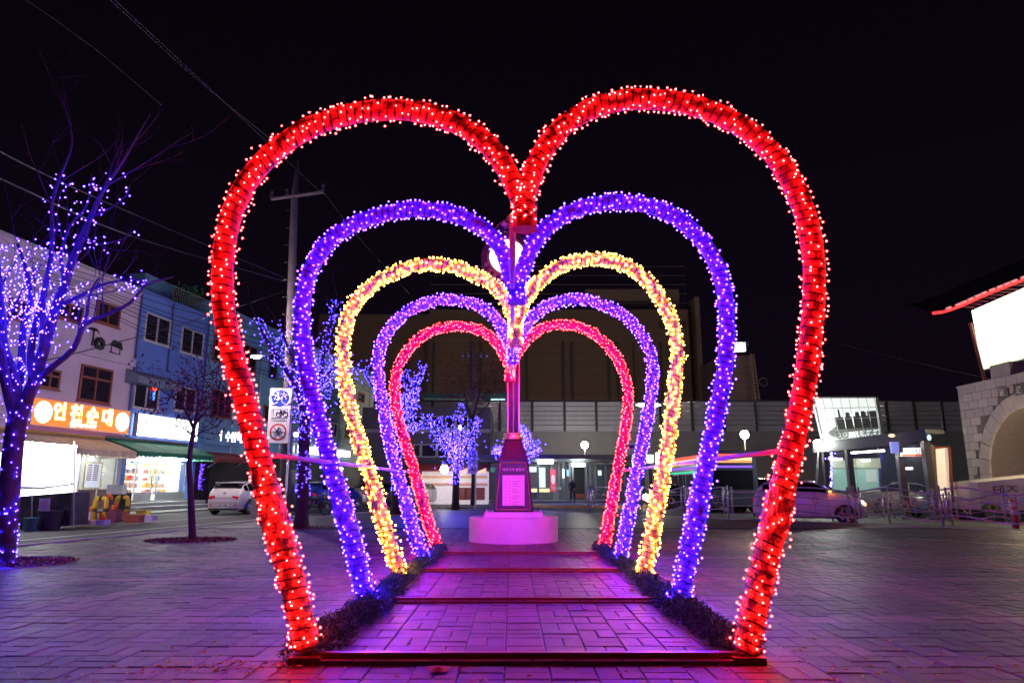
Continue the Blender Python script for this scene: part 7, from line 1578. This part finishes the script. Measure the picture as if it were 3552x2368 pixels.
# red and white marker post
c_ = P(3527, 1832, ZG(1832, ROAD)); mp_ = thing('marker_post', 'red and white flexible marker post behind the railing', 'bollard', (c_.x, c_.y, ROAD))
for i, (z0, z1, m) in enumerate(((0, .42, m_sr), (.422, .56, m_plate), (.562, .66, m_sr), (.662, .76, m_plate), (.762, .86, m_sr))): MB().lathe((c_.x, c_.y, ROAD), [(.075, z0), (.07, z1)], 12).build('post_band', m, mp_)
# wavy railings
m_ss = pm('stainless_tube', (.66, .62, .64), .22, .55, var=.05); m_brass = pm('brass_ring', (.55, .3, .15), .3, .7)
def linept(px, py_hint, base, d):     # intersect upright plane through the picture column px with ground line base + d*t
    dr = ray(px, py_hint); n_ = Vector((dr.y, -dr.x, 0)); t_ = -(base.dot(n_) - Vector((0, 0, 0)).dot(n_))/d.dot(n_); return base + d*t_
def railing(lab, pxs, base, d, hh, back=False, sc_=1.0):
    pts = [linept(x, 1700, base, d) for x in pxs]; last = None
    for bi, (a, b) in enumerate(zip(pts, pts[1:])):
        t = thing('wavy_railing', lab[bi], 'railing', (a+b)/2 + Vector((0, 0, 0)), group='stainless wavy railing bays' if not back else 'far wavy railing bays')
        dv = (b-a); L_ = dv.length; du = dv.normalized(); g = .17*sc_
        post_at = [a] if bi < len(pts)-2 else [a, b]
        for pp in post_at:
            for k, (off, zb, zt_) in enumerate(((-g, .16, hh-.02), (0, .0, hh+.03), (g, .16, hh-.02))):
                MB().tube([pp+du*off+Vector((0, 0, zb)), pp+du*off+Vector((0, 0, zt_))], .034*sc_, 10).build('post', m_ss, t, smooth=True)
        for ri, (z_, amp, ph, r_) in enumerate(((hh-.12, .085, 0, .024), (hh*.66, .06, 1.2, .014), (hh*.44, .06, .4, .014), (.24, .085, .5, .022))):
            w_ = [a + du*(L_*i/24) + Vector((0, 0, z_ + amp*math.sin(2*math.pi*(i/24) + ph + bi*1.3))) for i in range(25)]
            MB().tube(w_, r_*sc_, 7).build('wavy_rail', m_ss, t, smooth=True)
        for f_ in (.28, .72):
            zc2 = hh*.55 + .06*math.sin(6.28*f_+bi); c2 = a + du*L_*f_; per = du
            MB().tube([c2 + per*.105*math.cos(u) + Vector((0, 0, zc2 + .105*math.sin(u))) for u in [i*math.pi/10 for i in range(21)]], .014*sc_, 6).build('ring', m_brass, t, smooth=True)
            for z0, z1 in ((.27, zc2-.11), (zc2+.11, hh-.16)): MB().tube([c2+Vector((0, 0, z0)), c2+Vector((0, 0, z1))], .008, 5).build('rod', m_ss, t)
kb = on(Ra, rd, 20) + Vector((0, 0, .012)); kb = Vector((kb.x, kb.y, .012)); kb = kb + Vector((rd.y, -rd.x, 0))*(-.0)
railing(['near railing bay left of the golden heart leg', 'railing bay right of the golden heart leg', 'railing bay behind the second violet heart leg', 'railing bay behind the nearest red heart leg', 'railing bay in front of the small white hatchback bonnet', 'railing bay at the right edge before the white van'], [2050, 2213, 2375, 2522, 2958, 3256, 3640], kb, rd, 1.13)
fb = kb + Vector((rd.y, -rd.x, 0)).normalized()*0; off_ = Vector((7.2, 3.2, ROAD)); 
railing(['far railing bay seen behind the white car bonnet', 'far railing bay in front of the shelter glass', 'far railing bay in front of the lettered van'], [2880, 3074, 3290, 3497], Vector((kb.x, kb.y, ROAD)) + Vector((2.6, 2.6, 0)), rd, 1.05, True)
